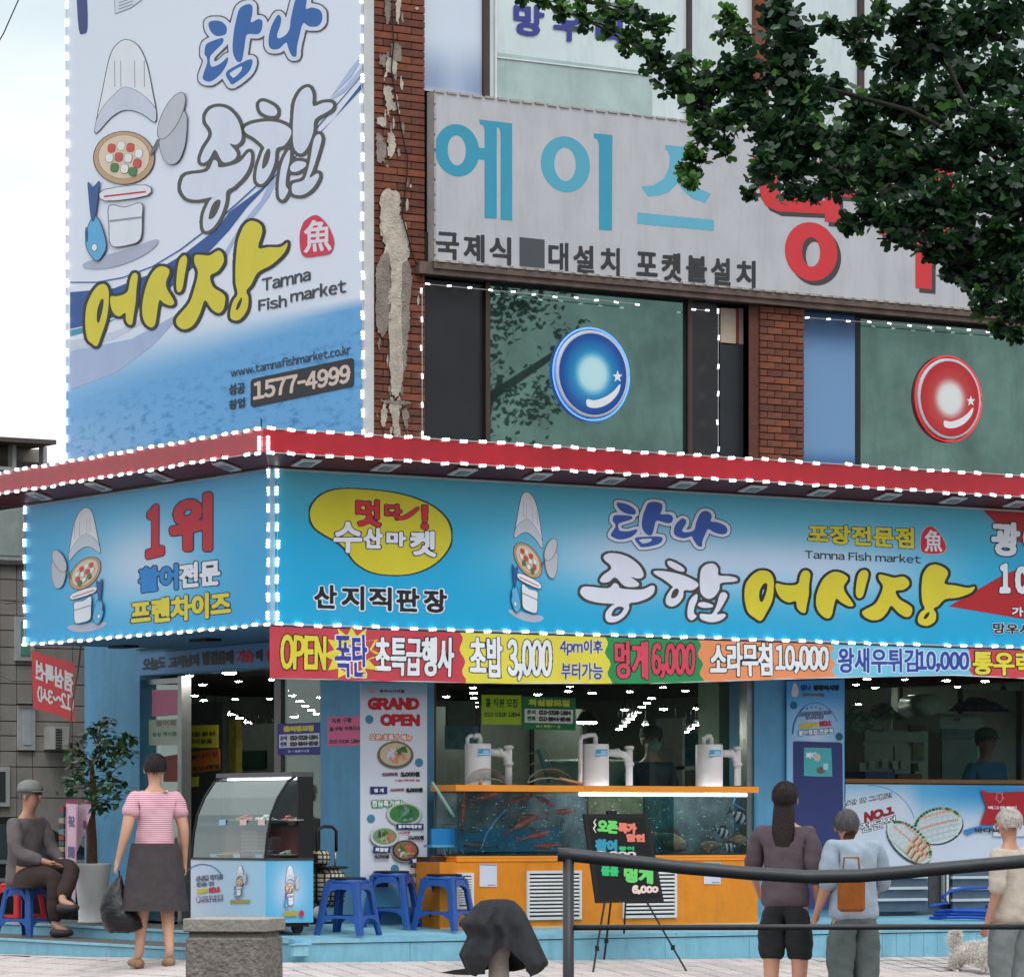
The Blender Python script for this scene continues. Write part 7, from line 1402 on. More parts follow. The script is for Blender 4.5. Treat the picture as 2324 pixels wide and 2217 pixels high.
tag(MB().tube([Ps(184, 1462, .45), Ps(176, 1530, .45), Ps(164, 1590, .45), Ps(156, 1700, .45)], .008, 6).build('hanging_string', mat('cord_grey', (120, 110, 100), .8)), 'grey brown twisted cord hanging beside the red flag', 'cord')
g = E('goods_rack', Ps(146, 1940, 1.0), 'narrow rack of small striped red and teal packets behind the pink ribbon', 'rack')
for k in range(17):
    c = [(150, 56, 50), (60, 90, 100), (170, 150, 110), (60, 62, 70), (90, 140, 140)][k % 5]; px_ = (138, 149); a_, b_ = Ps(138, 1830 + k * 13, 1.0), Ps(149, 1841 + k * 13, 1.0); MB().box(.98, 1.1, min(a_.y, b_.y), max(a_.y, b_.y), min(a_.z, b_.z), max(a_.z, b_.z)).build('packet', ink(c), g)

# ================================================================ neighbouring buildings on the left
nb = E('grey_building', (-2, 20, 0), 'grey panelled neighbouring building with white framed windows left of the shop', 'building')
NT = 17.0; gp = mat('grey_cladding', (166, 160, 154), .8, nz=.07, sc=4, bump=.1, dirt=.2); gp2 = mat('grey_joint', (96, 92, 90), .9, nz=.1)
x0, x1 = S(-420, NT), S(330, NT); zt = Z(100, 1072, NT)
MB().box(x0, x1, NT + .03, NT + 8, -1, zt).build('wall', gp2, nb)
rows = [1075, 1150, 1238, 1317, 1365, 1398, 1432, 1470, 1510, 1552, 1600, 1637, 1670, 1705, 1740, 1810, 1900, 2000, 2100, 2200]
cols = [-420, -300, -190, -90, 0, 38, 74, 165, 250, 330]
cme = {}
for j in range(len(rows) - 1):
    off = 0
    for i in range(len(cols) - 1):
        a_, b_ = S(cols[i] + (off if 0 < i else 0), NT), S(cols[i + 1] + (off if i + 1 < len(cols) - 1 else 0), NT); z1_, z0_ = Z(80, rows[j], NT), Z(80, rows[j + 1], NT)
        MB().box(a_ + .006, b_ - .006, NT, NT + .03, z0_ + .006, z1_ - .006).build('cladding_panel', gp, nb)
def nwin(u0, u1, v0, v1, c):
    a_, b_, z0_, z1_ = S(u0, NT), S(u1, NT), Z(80, v1, NT), Z(80, v0, NT)
    f = MB().box(a_, b_, NT - .05, NT - .003, z0_, z1_).build('window', mat('white_pvc', (196, 200, 200), .5), nb); MB().box(a_ + .06, b_ - .06, NT - .06, NT - .052, z0_ + .06, z1_ - .06).build('pane', mat('npane_%d' % c[0], c, .15, nz=.1, spec=.8), f)
nwin(-60, 52, 1150, 1275, (190, 204, 200)); nwin(32, 74, 1400, 1500, (110, 170, 150)); nwin(-40, -10, 1430, 1560, (90, 100, 100)); nwin(38, 76, 1602, 1702, (204, 208, 212)); nwin(-60, 18, 1740, 1830, (70, 70, 72)); MB().box(S(-60, NT), S(330, NT), NT - .06, NT - .002, Z(80, 1284, NT), Z(80, 1274, NT)).build('ledge', mat('ledge_dark', (100, 98, 98), .7), nb)
MB().box(S(32, NT), S(82, NT), NT - .09, NT - .065, Z(60, 1600, NT), Z(60, 1597, NT)).build('window_hood', dark, nb)
g = E('wall_unit', (S(135, NT - .2), NT - .2, Z(135, 1700, NT)), 'white air conditioner with dark slots on the grey building', 'air conditioner'); MB().box(S(124, NT - .3), S(160, NT - .3), NT - .3, NT - .01, Z(140, 1700, NT - .3), Z(140, 1648, NT - .3)).build('case', mat('ac_white', (196, 196, 190), .5), g)
for k in range(8): MB().box(S(126, NT - .3), S(140, NT - .3), NT - .31, NT - .302, Z(140, 1654 + k * 6 + 2.6, NT - .3), Z(140, 1654 + k * 6, NT - .3)).build('slot', dark, g)
rb = E('rooftop_building', (-1, 30, 0), 'brown grey flat roofed building with white posts behind on the far left', 'building')
RT_ = 30.0; MB().box(S(-300, RT_), S(140, RT_), RT_, RT_ + 6, -1, Z(60, 1048, RT_)).build('wall', mat('roof_brown', (118, 108, 100), .8, nz=.15), rb); MB().box(S(-300, RT_ - .6), S(128, RT_ - .6), RT_ - .6, RT_ + 6, Z(60, 1014, RT_), Z(60, 1004, RT_)).build('roof_slab', mat('slab_dark', (86, 74, 68), .8, nz=.15), rb); MB().box(S(-300, RT_), S(126, RT_), RT_ + .3, RT_ + 5, Z(60, 1048, RT_), Z(60, 1014, RT_)).build('upper_wall', mat('tan_wall', (146, 138, 126), .8, nz=.2), rb)
for u in (-40, 28, 98): MB().box(S(u, RT_ - .2), S(u + 9, RT_ - .2), RT_ - .2, RT_ - .05, Z(60, 1068, RT_), Z(60, 1014, RT_)).build('post', mat('white_post', (206, 206, 202), .6), rb)
MB().box(S(-300, RT_), S(160, RT_), RT_ - .3, RT_ - .2, Z(60, 1074, RT_), Z(60, 1066, RT_)).build('railing', mat('rail_light', (190, 190, 186), .6), rb)
# overhead wires
for i, (a_, b_, lab) in enumerate((((-40, 160), (60, -40), 'thin black overhead wire crossing the sky at the upper left corner'), ((-30, 1352), (62, 1362), 'thin dark wire running to the shop sign across the grey building'), ((-20, 1520), (78, 1545), 'thin dark wire across the grey building below the side sign'))):
    p0, p1 = Pd(*a_, 36), Pd(*b_, 34); tag(MB().tube([p0, p0.lerp(p1, .5) - Vector((0, 0, .05)), p1], .006, 5).build('overhead_wire', black), lab, 'wire')
# parked car at the far left, mostly outside the frame
cr = E('parked_car', Pd(-120, 1990, 40), 'dark parked car with bright chrome trim at the far left edge', 'car', rz=-.3)
cp = mat('car_black', (26, 28, 32), .2, nz=.05, spec=.7); prof_c = [(-2.1, .3), (-2.15, .7), (-1.5, .95), (-.9, 1.42), (.7, 1.45), (1.5, 1.0), (2.1, .9), (2.2, .35)]
mb = MB(); k = len(prof_c); mb.add([(x, -.85, z) for x, z in prof_c] + [(x, .85, z) for x, z in prof_c], [tuple(range(k)), tuple(range(2 * k - 1, k - 1, -1))] + [(i, (i + 1) % k, k + (i + 1) % k, k + i) for i in range(k)]); mb.build('body', cp, cr, local=True)
MB().add([(-1.35, -.86, 1.0), (-.85, -.86, 1.36), (.65, -.86, 1.38), (1.3, -.86, 1.02)], [(0, 1, 2, 3)]).build('side_window', mat('car_glass', (60, 70, 76), .1), cr, local=True)
for x in (-1.4, 1.4): MB().lathe((x, -.8, .32), [(.01, -.1), (.32, -.1), (.32, .1), (.01, .1)], 20, M=Matrix.Rotation(math.pi / 2, 4, 'X')).build('wheel', black, cr, local=True)
for z in (.98, .8): MB().box(-2.0, 2.1, -.875, -.86, z, z + .04).build('trim', mat('chrome', (210, 212, 214), .2, .9), cr, local=True)
cr.location.z = -.35

# ================================================================ street furniture in front
fw2 = Vector((FW.x, FW.y, 0))
def D3(u, v, d): return Pd(u, v, d)
bk = E('concrete_block', D3(520, 2300, 22.3), 'square rough grey concrete bollard with a smoother cap in the left foreground', 'bollard')
c0 = D3(526, 2084, 22.0); zt_b = c0.z; yw = -ANG + math.radians(-11); Mb = Matrix.Translation((c0.x + FW.x * .22, c0.y + FW.y * .22, 0)) @ Matrix.Rotation(yw, 4, 'Z')
con = mat('rough_concrete', (138, 130, 122), .95, nz=.22, sc=18, bump=1.1, bsc=40, dirt=.3); hw = .235
mb = MB(); mb.box(-hw, hw, -hw, hw, zt_b - .075, zt_b, M=Mb, bev=.006); mb.build('cap', mat('concrete_cap', (156, 150, 142), .9, nz=.14, sc=20, bump=.5, bsc=50), bk)
mb = MB(); mb.box(-hw + .012, hw - .012, -hw + .012, hw - .012, -.75, zt_b - .105, M=Mb, bev=.01); mb.build('body', con, bk); mb = MB(); mb.box(-hw + .03, hw - .03, -hw + .03, hw - .03, zt_b - .106, zt_b - .074, M=Mb); mb.build('neck', con, bk)
# bollard under a black cloth
dB = 28.0; g = E('stone_bollard', D3(1140, 2217, dB), 'short pale stone bollard half hidden under the black cloth', 'bollard'); cb = D3(1132, 2217, dB); zg = gz(cb.x, cb.y)
MB().lathe((cb.x, cb.y, 0), [(.10, zg - .1), (.10, zg + .05), (.075, zg + .15), (.07, zg + .3), (.10, zg + .42), (.11, D3(1130, 2075, dB).z), (.06, D3(1130, 2052, dB).z)], 20).build('post', mat('stone_pale', (150, 140, 132), .9, nz=.15, bump=.5), g, True)
def profc(v): return float(np.interp(v, [2040, 2048, 2065, 2090, 2120, 2150, 2185, 2215], [1128, 1134, 1134, 1130, 1132, 1136, 1140, 1143]))
mb = MB(); n, rows_ = 132, 40; vs = []
# outline of the cloth left and right at each height, and where its hem ends round the bollard
LV = [(2040, 1112), (2043, 1092), (2055, 1076), (2070, 1064), (2086, 1046), (2096, 1040), (2110, 1052), (2125, 1060), (2145, 1050), (2165, 1041), (2190, 1052), (2216, 1064)]
RV = [(2040, 1152), (2043, 1166), (2055, 1180), (2070, 1192), (2090, 1202), (2120, 1216), (2150, 1230), (2185, 1247), (2200, 1236), (2220, 1215)]
lu = lambda v: float(np.interp(v, [q[0] for q in LV], [q[1] for q in LV])); ru = lambda v: float(np.interp(v, [q[0] for q in RV], [q[1] for q in RV]))
def hem(a):                                      # lowest pixel row the cloth reaches in direction a (0 right, pi/2 away, -pi/2 towards us)
    d = (a + math.pi) % (2 * math.pi) - math.pi
    return float(np.interp(d, [-math.pi, -2.5, -2.15, -1.85, -1.62, -1.40, -1.0, -.6, -.3, 0, 1.5, math.pi], [2196, 2216, 2200, 2172, 2148, 2150, 2200, 2216, 2212, 2188, 2205, 2196]))
for j in range(rows_ + 1):
    f = (j / rows_) ** 1.25
    for k in range(n):
        a = k * 2 * math.pi / n - math.pi; v = 2040 + (hem(a) - 2040) * f; l_, r_ = lu(v), ru(v); c_ = (l_ + r_) / 2; hw2 = (r_ - l_) / 2
        fold = 1 - (.12 + .16 * f) * (.5 + .5 * math.sin(a * 11 + 1.5 * f + math.sin(a * 4))) * min(1, f * 3) * (abs(math.sin(a)) ** .5)
        x = math.cos(a) * hw2; x = math.copysign(abs(x), x); y = math.sin(a) * hw2 * .75 * fold
        p_ = D3(c_ + x * (1 - .07 * f * (.5 + .5 * math.sin(a * 11 + 1.5 * f + math.sin(a * 4)))), v + 2.5 * math.sin(a * 6) * f, dB) + fw2 * (y * dB / FOC); zf = gz(p_.x, p_.y) + .012; p_.z = max(p_.z, zf); vs.append(p_)
mb.add(vs, [(j * n + k, j * n + (k + 1) % n, (j + 1) * n + (k + 1) % n, (j + 1) * n + k) for j in range(rows_) for k in range(n)] + [tuple(range(n))])
cloth_m = mat('black_cloth', (44, 44, 48), .85, nz=.15, sc=10, bump=.4, bsc=60)
tarp = mb.build('cloth_cover', cloth_m, None, True); tag(tarp, 'black cloth draped in folds over a short bollard in the centre foreground', 'cloth')
fl_ = MB(); q0 = Pg(1000, 2206)
fp = [(1000, 2206, 0), (1030, 2200, .5), (1062, 2196, 1), (1066, 2170, 1.2), (1062, 2140, 1.2), (1100, 2190, .6), (1102, 2210, .3), (1060, 2212, .1), (1030, 2211, 0)]
pts = [D3(u, v, 28.6 - .35 * w_) for u, v, w_ in fp]; fl_.add(pts, [(0, 1, 8), (1, 2, 7, 8), (2, 5, 6, 7), (2, 3, 5), (3, 4, 5)]); fl_.build('cloth_flap', cloth_m, tarp)
# dark railing
rl = E('street_railing', D3(1290, 2400, 17), 'dark grey metal street railing with sagging top rail crossing the right foreground', 'railing')
rm = mat('railing_grey', (58, 60, 62), .45, .35, nz=.12, sc=20)
d_ = 17.0; MB().tube([D3(1266, 1938, d_), D3(1300, 1940, d_), D3(1400, 1951, d_), D3(1550, 1968, d_), D3(1700, 1981, d_), D3(1830, 1989, d_), D3(1950, 1987, d_), D3(2050, 1979, d_), D3(2130, 1971, d_), D3(2230, 1962, d_), D3(2420, 1946, d_)], .029, 12).build('top_rail', rm, rl, True)
MB().tube([D3(1290, 2104, d_), D3(2420, 2102, d_)], .0125, 8).build('lower_rail', rm, rl, True)
for u in (1290, 2400): MB().tube([D3(u, 1944, d_), D3(u, 2640, d_)], .0245, 10).build('post', rm, rl, True)

# ================================================================ ginkgo tree in front of the facade
def fan():                                       # ginkgo leaf: stalk and notched fan
    v = [(0, 0, 0)] + [(math.cos(a) * r, math.sin(a) * r, .05 * math.sin(a * 3)) for a, r in ((-1.0, .78), (-.66, 1.0), (-.3, 1.04), (0, .72), (.3, 1.04), (.66, 1.0), (1.0, .78))]
    return v, [(0, 1, 2), (0, 2, 3), (0, 3, 4), (0, 4, 5), (0, 5, 6), (0, 6, 7)]
def leafy(name, c):
    m = mat(name, c, .45, nz=.15, sc=20, spec=.35); n, l = m.node_tree.nodes, m.node_tree.links; p = n['Principled BSDF']; t = n.new('ShaderNodeBsdfTranslucent'); t.inputs[0].default_value = (*[min(1, q * 1.8) for q in lin(c)], 1)
    x = n.new('ShaderNodeMixShader'); x.inputs[0].default_value = .3; l.new(p.outputs[0], x.inputs[1]); l.new(t.outputs[0], x.inputs[2]); l.new(x.outputs[0], n['Material Output'].inputs[0]); return m
FV, FF = fan(); FVn = np.array(FV)
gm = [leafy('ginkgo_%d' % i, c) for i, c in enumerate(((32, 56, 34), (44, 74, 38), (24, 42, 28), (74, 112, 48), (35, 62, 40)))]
def add_leaves(mb, c, n, rad, size, bright=0):
    for _ in range(int(n)):
        p = Vector(c) + Vector([R.gauss(0, rad) for _ in range(3)]); s_ = R.uniform(.7, 1.15) * size
        e = Matrix.Rotation(R.uniform(0, 6.28), 3, 'Z') @ Matrix.Rotation(R.uniform(-1.2, 1.3), 3, 'Y') @ Matrix.Rotation(R.uniform(-1, 1), 3, 'X'); A = np.array(e) * s_
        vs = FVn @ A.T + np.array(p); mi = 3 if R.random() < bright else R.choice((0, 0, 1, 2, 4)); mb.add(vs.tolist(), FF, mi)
tr_ = E('ginkgo_tree', (0, 0, 0), 'dark green ginkgo street tree whose branches hang over the upper right', 'tree')
dT = 24.0; trunk_b = Pd(2780, 2217, dT); 
reg = [  # thick limbs in the picture: polyline of (u, v, spread px, leaves per cluster, brightness)
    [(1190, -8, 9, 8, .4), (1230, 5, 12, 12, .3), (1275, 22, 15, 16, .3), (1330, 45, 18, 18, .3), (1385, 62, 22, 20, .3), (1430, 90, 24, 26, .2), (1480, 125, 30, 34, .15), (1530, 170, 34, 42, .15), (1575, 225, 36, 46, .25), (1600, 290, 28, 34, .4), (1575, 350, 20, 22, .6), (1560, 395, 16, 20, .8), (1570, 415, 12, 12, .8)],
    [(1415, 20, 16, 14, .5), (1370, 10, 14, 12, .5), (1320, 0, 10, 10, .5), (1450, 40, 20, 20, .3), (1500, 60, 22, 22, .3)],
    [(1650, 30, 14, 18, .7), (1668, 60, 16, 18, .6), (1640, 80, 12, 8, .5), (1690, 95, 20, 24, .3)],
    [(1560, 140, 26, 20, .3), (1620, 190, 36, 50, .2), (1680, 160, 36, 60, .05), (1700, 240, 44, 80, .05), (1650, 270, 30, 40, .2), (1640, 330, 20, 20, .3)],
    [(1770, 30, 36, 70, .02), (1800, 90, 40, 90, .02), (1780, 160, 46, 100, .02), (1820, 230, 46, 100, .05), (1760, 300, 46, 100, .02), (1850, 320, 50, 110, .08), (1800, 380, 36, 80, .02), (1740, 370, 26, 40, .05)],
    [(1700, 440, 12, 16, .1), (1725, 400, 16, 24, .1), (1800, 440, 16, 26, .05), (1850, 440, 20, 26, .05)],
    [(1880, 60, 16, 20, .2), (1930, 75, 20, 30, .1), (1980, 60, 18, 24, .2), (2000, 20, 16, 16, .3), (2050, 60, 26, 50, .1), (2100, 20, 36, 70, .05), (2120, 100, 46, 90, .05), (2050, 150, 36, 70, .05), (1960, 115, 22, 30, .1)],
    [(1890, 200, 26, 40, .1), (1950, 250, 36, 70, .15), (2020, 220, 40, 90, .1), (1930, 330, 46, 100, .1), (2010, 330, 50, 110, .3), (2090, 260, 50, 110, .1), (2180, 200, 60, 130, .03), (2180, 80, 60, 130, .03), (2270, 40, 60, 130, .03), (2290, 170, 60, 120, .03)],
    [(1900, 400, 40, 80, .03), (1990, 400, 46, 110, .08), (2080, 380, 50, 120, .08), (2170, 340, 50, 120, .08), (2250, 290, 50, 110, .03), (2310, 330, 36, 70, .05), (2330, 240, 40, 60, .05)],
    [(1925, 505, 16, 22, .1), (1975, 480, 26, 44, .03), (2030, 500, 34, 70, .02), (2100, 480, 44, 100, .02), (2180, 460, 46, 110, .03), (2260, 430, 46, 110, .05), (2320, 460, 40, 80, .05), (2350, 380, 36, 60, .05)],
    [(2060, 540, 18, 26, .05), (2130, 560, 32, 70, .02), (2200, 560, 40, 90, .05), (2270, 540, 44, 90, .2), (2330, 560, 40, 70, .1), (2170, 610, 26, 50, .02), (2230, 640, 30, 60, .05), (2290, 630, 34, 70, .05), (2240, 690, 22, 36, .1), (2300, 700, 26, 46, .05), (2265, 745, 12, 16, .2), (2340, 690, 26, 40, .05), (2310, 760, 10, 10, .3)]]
tree_leaves = MB(); limbs = MB(); tw_pts = []
for chain in reg:
    dd = dT + R.uniform(-.6, .6)
    prev = None
    for (u, v, spd, n, bri) in chain:
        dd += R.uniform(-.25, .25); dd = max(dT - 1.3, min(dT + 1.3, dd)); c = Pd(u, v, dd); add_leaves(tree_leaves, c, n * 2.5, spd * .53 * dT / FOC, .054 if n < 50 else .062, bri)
        if prev is not None: limbs.tube([prev, c], .006, 5)
        prev = c
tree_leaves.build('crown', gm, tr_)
hub = Pd(2450, 330, dT); base_t = Pd(2620, 1200, dT)
def limb(pts, r0, r1): k = len(pts); limbs.tube(pts, [r0 + (r1 - r0) * i / (k - 1) for i in range(k)], 8)
for pts, r0, r1 in (([(2620, 900), (2450, 520), (2250, 350), (2060, 250), (1870, 200), (1700, 200), (1560, 190), (1450, 110), (1330, 45), (1200, -5)], .02, .004), ([(2450, 520), (2250, 500), (2100, 470), (1950, 400), (1820, 380), (1720, 410)], .014, .004), ([(2250, 350), (2150, 150), (2000, 40), (1850, 60), (1700, 80), (1640, 60)], .016, .004), ([(2620, 900), (2400, 700), (2280, 640), (2150, 570), (2060, 540), (1950, 490)], .016, .004)):
    limb([Pd(u, v, dT + .1 * math.sin(u)) for u, v in pts], r0, r1)
tr_b = Pd(2700, 1500, dT); limbs.build('limbs', mat('ginkgo_bark', (40, 36, 32), .9, nz=.2, bump=.5), tr_)
tg = Vector((Pd(2760, 2217, dT).x, Pd(2760, 2217, dT).y, -.5)); MB().tube([tg, tg + Vector((0, 0, 2.5)), Pd(2700, 1000, dT), Pd(2620, 900, dT), Pd(2500, 200, dT), Pd(2450, -400, dT)], [.2, .17, .13, .11, .08, .04], 12).build('trunk', MC['ginkgo_bark'], tr_, True)
# second street tree outside the picture, seen mirrored in the green windows
t2 = E('ginkgo_tree', (8.0, -8.4, -.5), 'second ginkgo street tree beyond the right edge, mirrored in the green windows', 'tree')
m_ = MB(); r_s = R.getstate(); R.seed(5)
for _ in range(110):
    a = R.uniform(0, 6.28); h = R.uniform(4.0, 8.5); rr = R.uniform(.1, 1.15); add_leaves(m_, (8.2 + rr * math.cos(a), -8.3 + rr * math.sin(a), h), 26, .13, .06, .1)
m_.build('crown', gm, t2); m_ = MB(); m_.tube([(8.0, -8.4, -.5), (8.05, -8.4, 3), (8.2, -8.3, 8)], [.18, .14, .04], 10)
for _ in range(14):
    a = R.uniform(0, 6.28); h = R.uniform(3.8, 7); m_.tube([(8.1, -8.35, h), (8.2 + .5 * math.cos(a), -8.3 + .5 * math.sin(a), h + .4), (8.2 + 1.1 * math.cos(a), -8.3 + 1.1 * math.sin(a), h + .8)], [.05, .03, .01], 6)
m_.build('trunk', MC['ginkgo_bark'], t2, True); R.setstate(r_s)

# furniture and partitions deep inside the shop
wpan = mat('pale_panel', (150, 160, 150), .6, nz=.08, dirt=.2)
def inbox(name, label, cat, x0, x1, y0, y1, z0, z1, m, parts=()):
    g = E(name, ((x0 + x1) / 2, (y0 + y1) / 2, .2), label, cat); MB().box(x0, x1, y0, y1, z0, z1).build('body', m, g)
    for (nm, a, b, c, d, e_, f_, mm) in parts: MB().box(a, b, c, d, e_, f_).build(nm, mm, g)
    return g
inbox('inner_partition', 'long pale partition wall deep in the shop behind the fish tank', 'partition', 5.6, 8.2, 8.0, 8.1, .2, 2.2, wpan, [('frame', 5.6 + k * .65, 5.64 + k * .65, 7.97, 8.0, .2, 2.2, dark) for k in range(5)])
inbox('inner_partition', 'pale partition wall deep behind the left part of the kitchen', 'partition', 9.6, 12.6, 4.6, 4.7, .2, 2.35, wpan, [('frame', 9.6 + k * .75, 9.64 + k * .75, 4.57, 4.6, .2, 2.35, dark) for k in range(5)])
for k in range(4):
    x, y = 4.6 + k * 1.2, 5.2 + .5 * (k % 2); inbox('dining_table', ['dining table farthest left in the dim shop', 'dining table second from left in the dim shop', 'dining table second from right in the dim shop', 'dining table farthest right in the dim shop'][k], 'table', x, x + .8, y, y + .7, .90, .94, mat('table_top', (140, 104, 70), .5, nz=.15), [('leg', x + .36, x + .44, y + .3, y + .4, .2, .9, black)])
sh_ = E('stock_shelf', (6.4, 2.6, .2), 'steel stock shelf with mixed boxes behind the middle filter', 'shelf')
for z in (.6, 1.05, 1.5): MB().box(5.6, 7.0, 2.6, 3.0, z, z + .03).build('shelf_board', alu, sh_)
for x in (5.6, 6.97): MB().box(x, x + .03, 2.6, 3.0, .2, 1.95).build('upright', alu, sh_)
for k in range(15):
    x = 5.66 + (k % 5) * .27; z = (.63, 1.08, 1.53)[k // 5]; h = R.uniform(.18, .34); MB().box(x, x + R.uniform(.15, .24), 2.64, 2.9, z, z + h).build('carton', mat('carton_%d' % (k % 4), ((150, 120, 84), (170, 176, 172), (64, 110, 124), (150, 90, 66))[k % 4], .8, nz=.1), sh_)
# low buildings across the street, seen only as reflections
ob = E('opposite_building', (20, -75, -.6), 'low dark brick shop row across the street, mirrored faintly in the windows', 'building')
MB().box(-60, 110, -85, -75, -.6, 7).build('wall', mat('opposite_wall', (84, 78, 74), .9, nz=.2, sc=1), ob)
for k in range(28): MB().box(-55 + k * 6, -51 + k * 6, -74.98, -74.9, 0, 2.6).build('window', mat('opposite_window', (40, 46, 50), .1, nz=.2), ob); MB().box(-55 + k * 6, -50.4 + k * 6, -74.98, -74.85, 3.0, 3.9).build('sign', ink([(96, 70, 62), (66, 80, 100), (110, 106, 84), (70, 88, 78)][k % 4]), ob)
ob2 = E('opposite_building', (-55, 10, -.6), 'low dark building across the side street, mirrored faintly in the display case', 'building')
MB().box(-65, -55, -60, 60, -.6, 7).build('wall', MC['opposite_wall'], ob2)
# ================================================================ people
def skin(verts, edges, sub=1):                   # verts: (x, y, z, radius); one continuous tapering surface
    bm = bmesh.new(); ly = bm.verts.layers.skin.verify(); vv = []
    for i, q in enumerate(verts):
        b = bm.verts.new(q[:3]); r = q[3]; b[ly].radius = (r, q[4] if len(q) > 4 else r); b[ly].use_root = (i == 0); vv.append(b)
    for a, b in edges: bm.edges.new((vv[a], vv[b]))
    me = bpy.data.meshes.new('s'); bm.to_mesh(me); bm.free(); o = bpy.data.objects.new('s', me); COL.objects.link(o)
    m = o.modifiers.new('k', 'SKIN'); m.use_smooth_shade = True; m.branch_smoothing = .6
    s = o.modifiers.new('b', 'SUBSURF'); s.levels = sub; s.render_levels = sub
    out = bpy.data.meshes.new_from_object(o.evaluated_get(bpy.context.evaluated_depsgraph_get())); bpy.data.objects.remove(o); bpy.data.meshes.remove(me); return out
def folds(me, amp, k=1.0, seed=0):               # creases pressed into clothing
    for v in me.vertices:
        x, y, z = v.co; a = math.atan2(y, x)
        f = math.sin(z * 38 + 2.2 * math.sin(a * 2 + seed) + 1.5 * math.sin(x * 21)) * .5 + math.sin(z * 17 - a * 3 + seed * 2) * .5 + .35 * math.sin(z * 71 + a * 5)
        v.co += v.normal * amp * f
    me.update(); return me
def attach(me, name, m, parent):
    me.name = name; me.materials.clear(); me.materials.append(m); me.polygons.foreach_set('use_smooth', [True] * len(me.polygons)); o = bpy.data.objects.new(name, me); COL.objects.link(o); o.parent = parent; BASE[o.name] = BASE[parent.name]; return o
fabric = lambda n, c: mat(n, c, .9, nz=.10, sc=12, bump=.3, bsc=25)
def person(loc, yaw, H, label, J, skin_c=(206, 156, 130), hair=(30, 26, 26), shirt=None, sleeves=.5, pants=None, pants_to='ankle', skirt=None, shoes=(60, 50, 46), hair_long=0, cap=None, wide=1.0, mask=None):
    """J overrides joints (metres for a 1.7 m body facing -Y)"""
    k = H / 1.7; g = E('person', loc, label, 'person', None, yaw)
    j = dict(pel=(0, 0, .93), spi=(0, .01, 1.10), che=(0, 0, 1.30), nek=(0, .01, 1.44), hd0=(0, 0, 1.50), hd1=(0, -.015, 1.58), hd2=(0, .0, 1.655),
             sL=(-.17, 0, 1.37), sR=(.17, 0, 1.37), eL=(-.215, .03, 1.10), eR=(.215, .03, 1.10), wL=(-.22, -.05, .87), wR=(.22, -.05, .87),
             hL=(-.09, 0, .88), hR=(.09, 0, .88), kL=(-.10, -.02, .49), kR=(.10, -.02, .49), aL=(-.10, .02, .08), aR=(.10, .02, .08), tL=(-.115, -.15, .03), tR=(.115, -.15, .03)); j.update(J)
    V = {n: Vector(q) * k for n, q in j.items()}
    vs = []; ix = {}; ed = []
    def add(n, p, r, r2=None): ix[n] = len(vs); vs.append((*p, r * k, (r2 or r) * k)); return n
    w = wide
    for n, r, r2 in (('pel', .112 * w, .095 * w), ('spi', .12 * w, .09 * w), ('che', .135 * w, .095 * w), ('nek', .05, .05), ('hd0', .058, .066), ('hd1', .076, .092), ('hd2', .062, .072)): add(n, V[n], r, r2)
    for a, b in zip(('pel', 'spi', 'che', 'nek', 'hd0', 'hd1'), ('spi', 'che', 'nek', 'hd0', 'hd1', 'hd2')): ed.append((ix[a], ix[b]))
    for sd in 'LR':
        for n, r in (('s' + sd, .055 * w), ('e' + sd, .038 * w), ('w' + sd, .026), ('h' + sd, .074 * w), ('k' + sd, .054 * w), ('a' + sd, .036), ('t' + sd, .03)): add(n, V[n], r)
        for a, b in (('che', 's' + sd), ('s' + sd, 'e' + sd), ('e' + sd, 'w' + sd), ('pel', 'h' + sd), ('h' + sd, 'k' + sd), ('k' + sd, 'a' + sd), ('a' + sd, 't' + sd)): ed.append((ix[a], ix[b]))
        # calf bulge, forearm, palm and five fingers
        d = (V['w' + sd] - V['e' + sd]).normalized(); pm = V['w' + sd] + d * .07 * k; add('p' + sd, pm, .028); ed.append((ix['w' + sd], ix['p' + sd]))
        side = Vector((1 if sd == 'L' else -1, 0, 0)); fwd = Vector((0, -1, 0)); fwd = (fwd - d * fwd.dot(d)).normalized()
        for f, (o_, l_) in enumerate(((-.027, .058), (-.009, .07), (.009, .066), (.027, .052))):
            a_ = pm + fwd * o_ * k * -1 + d * .012 * k; b_ = a_ + d * l_ * .55 * k; c_ = b_ + (d * .8 + side * .6).normalized() * l_ * .45 * k
            for q, (pp, rr) in enumerate(((a_, .0095), (b_, .0085), (c_, .007))): add('f%s%d%d' % (sd, f, q), pp, rr); ed.append((ix['p' + sd] if q == 0 else len(vs) - 2, len(vs) - 1))
        a_ = pm - d * .02 * k + fwd * .035 * k; b_ = a_ + (fwd * .5 + d).normalized() * .04 * k; add('th1' + sd, a_, .011); ed.append((ix['p' + sd], len(vs) - 1)); add('th2' + sd, b_, .009); ed.append((len(vs) - 2, len(vs) - 1))
    sm_ = mat('skin_%d' % skin_c[0], skin_c, .55, nz=.05, sc=14); attach(skin(vs, ed, 1), 'body', sm_, g)
    hd = V['hd1']; fd = Vector((0, -1, 0))
    # face: nose, eyes, mouth, ears
    mb = MB(); mb.ell(hd + Vector((0, -.098, .0)) * k, (.012 * k, .018 * k, .022 * k), 8, 6); mb.build('nose', sm_, g, True, local=True)
    for x in (-.032, .032):
        MB().ell(hd + Vector((x, -.082, .022)) * k, (.012 * k, .008 * k, .007 * k), 8, 5).build('eye', mat('eye_dark', (40, 30, 28), .3), g, True, local=True)
        MB().ell(hd + Vector((x * 2.55, .0, .0)) * k, (.010 * k, .018 * k, .030 * k), 8, 6).build('ear', sm_, g, True, local=True)
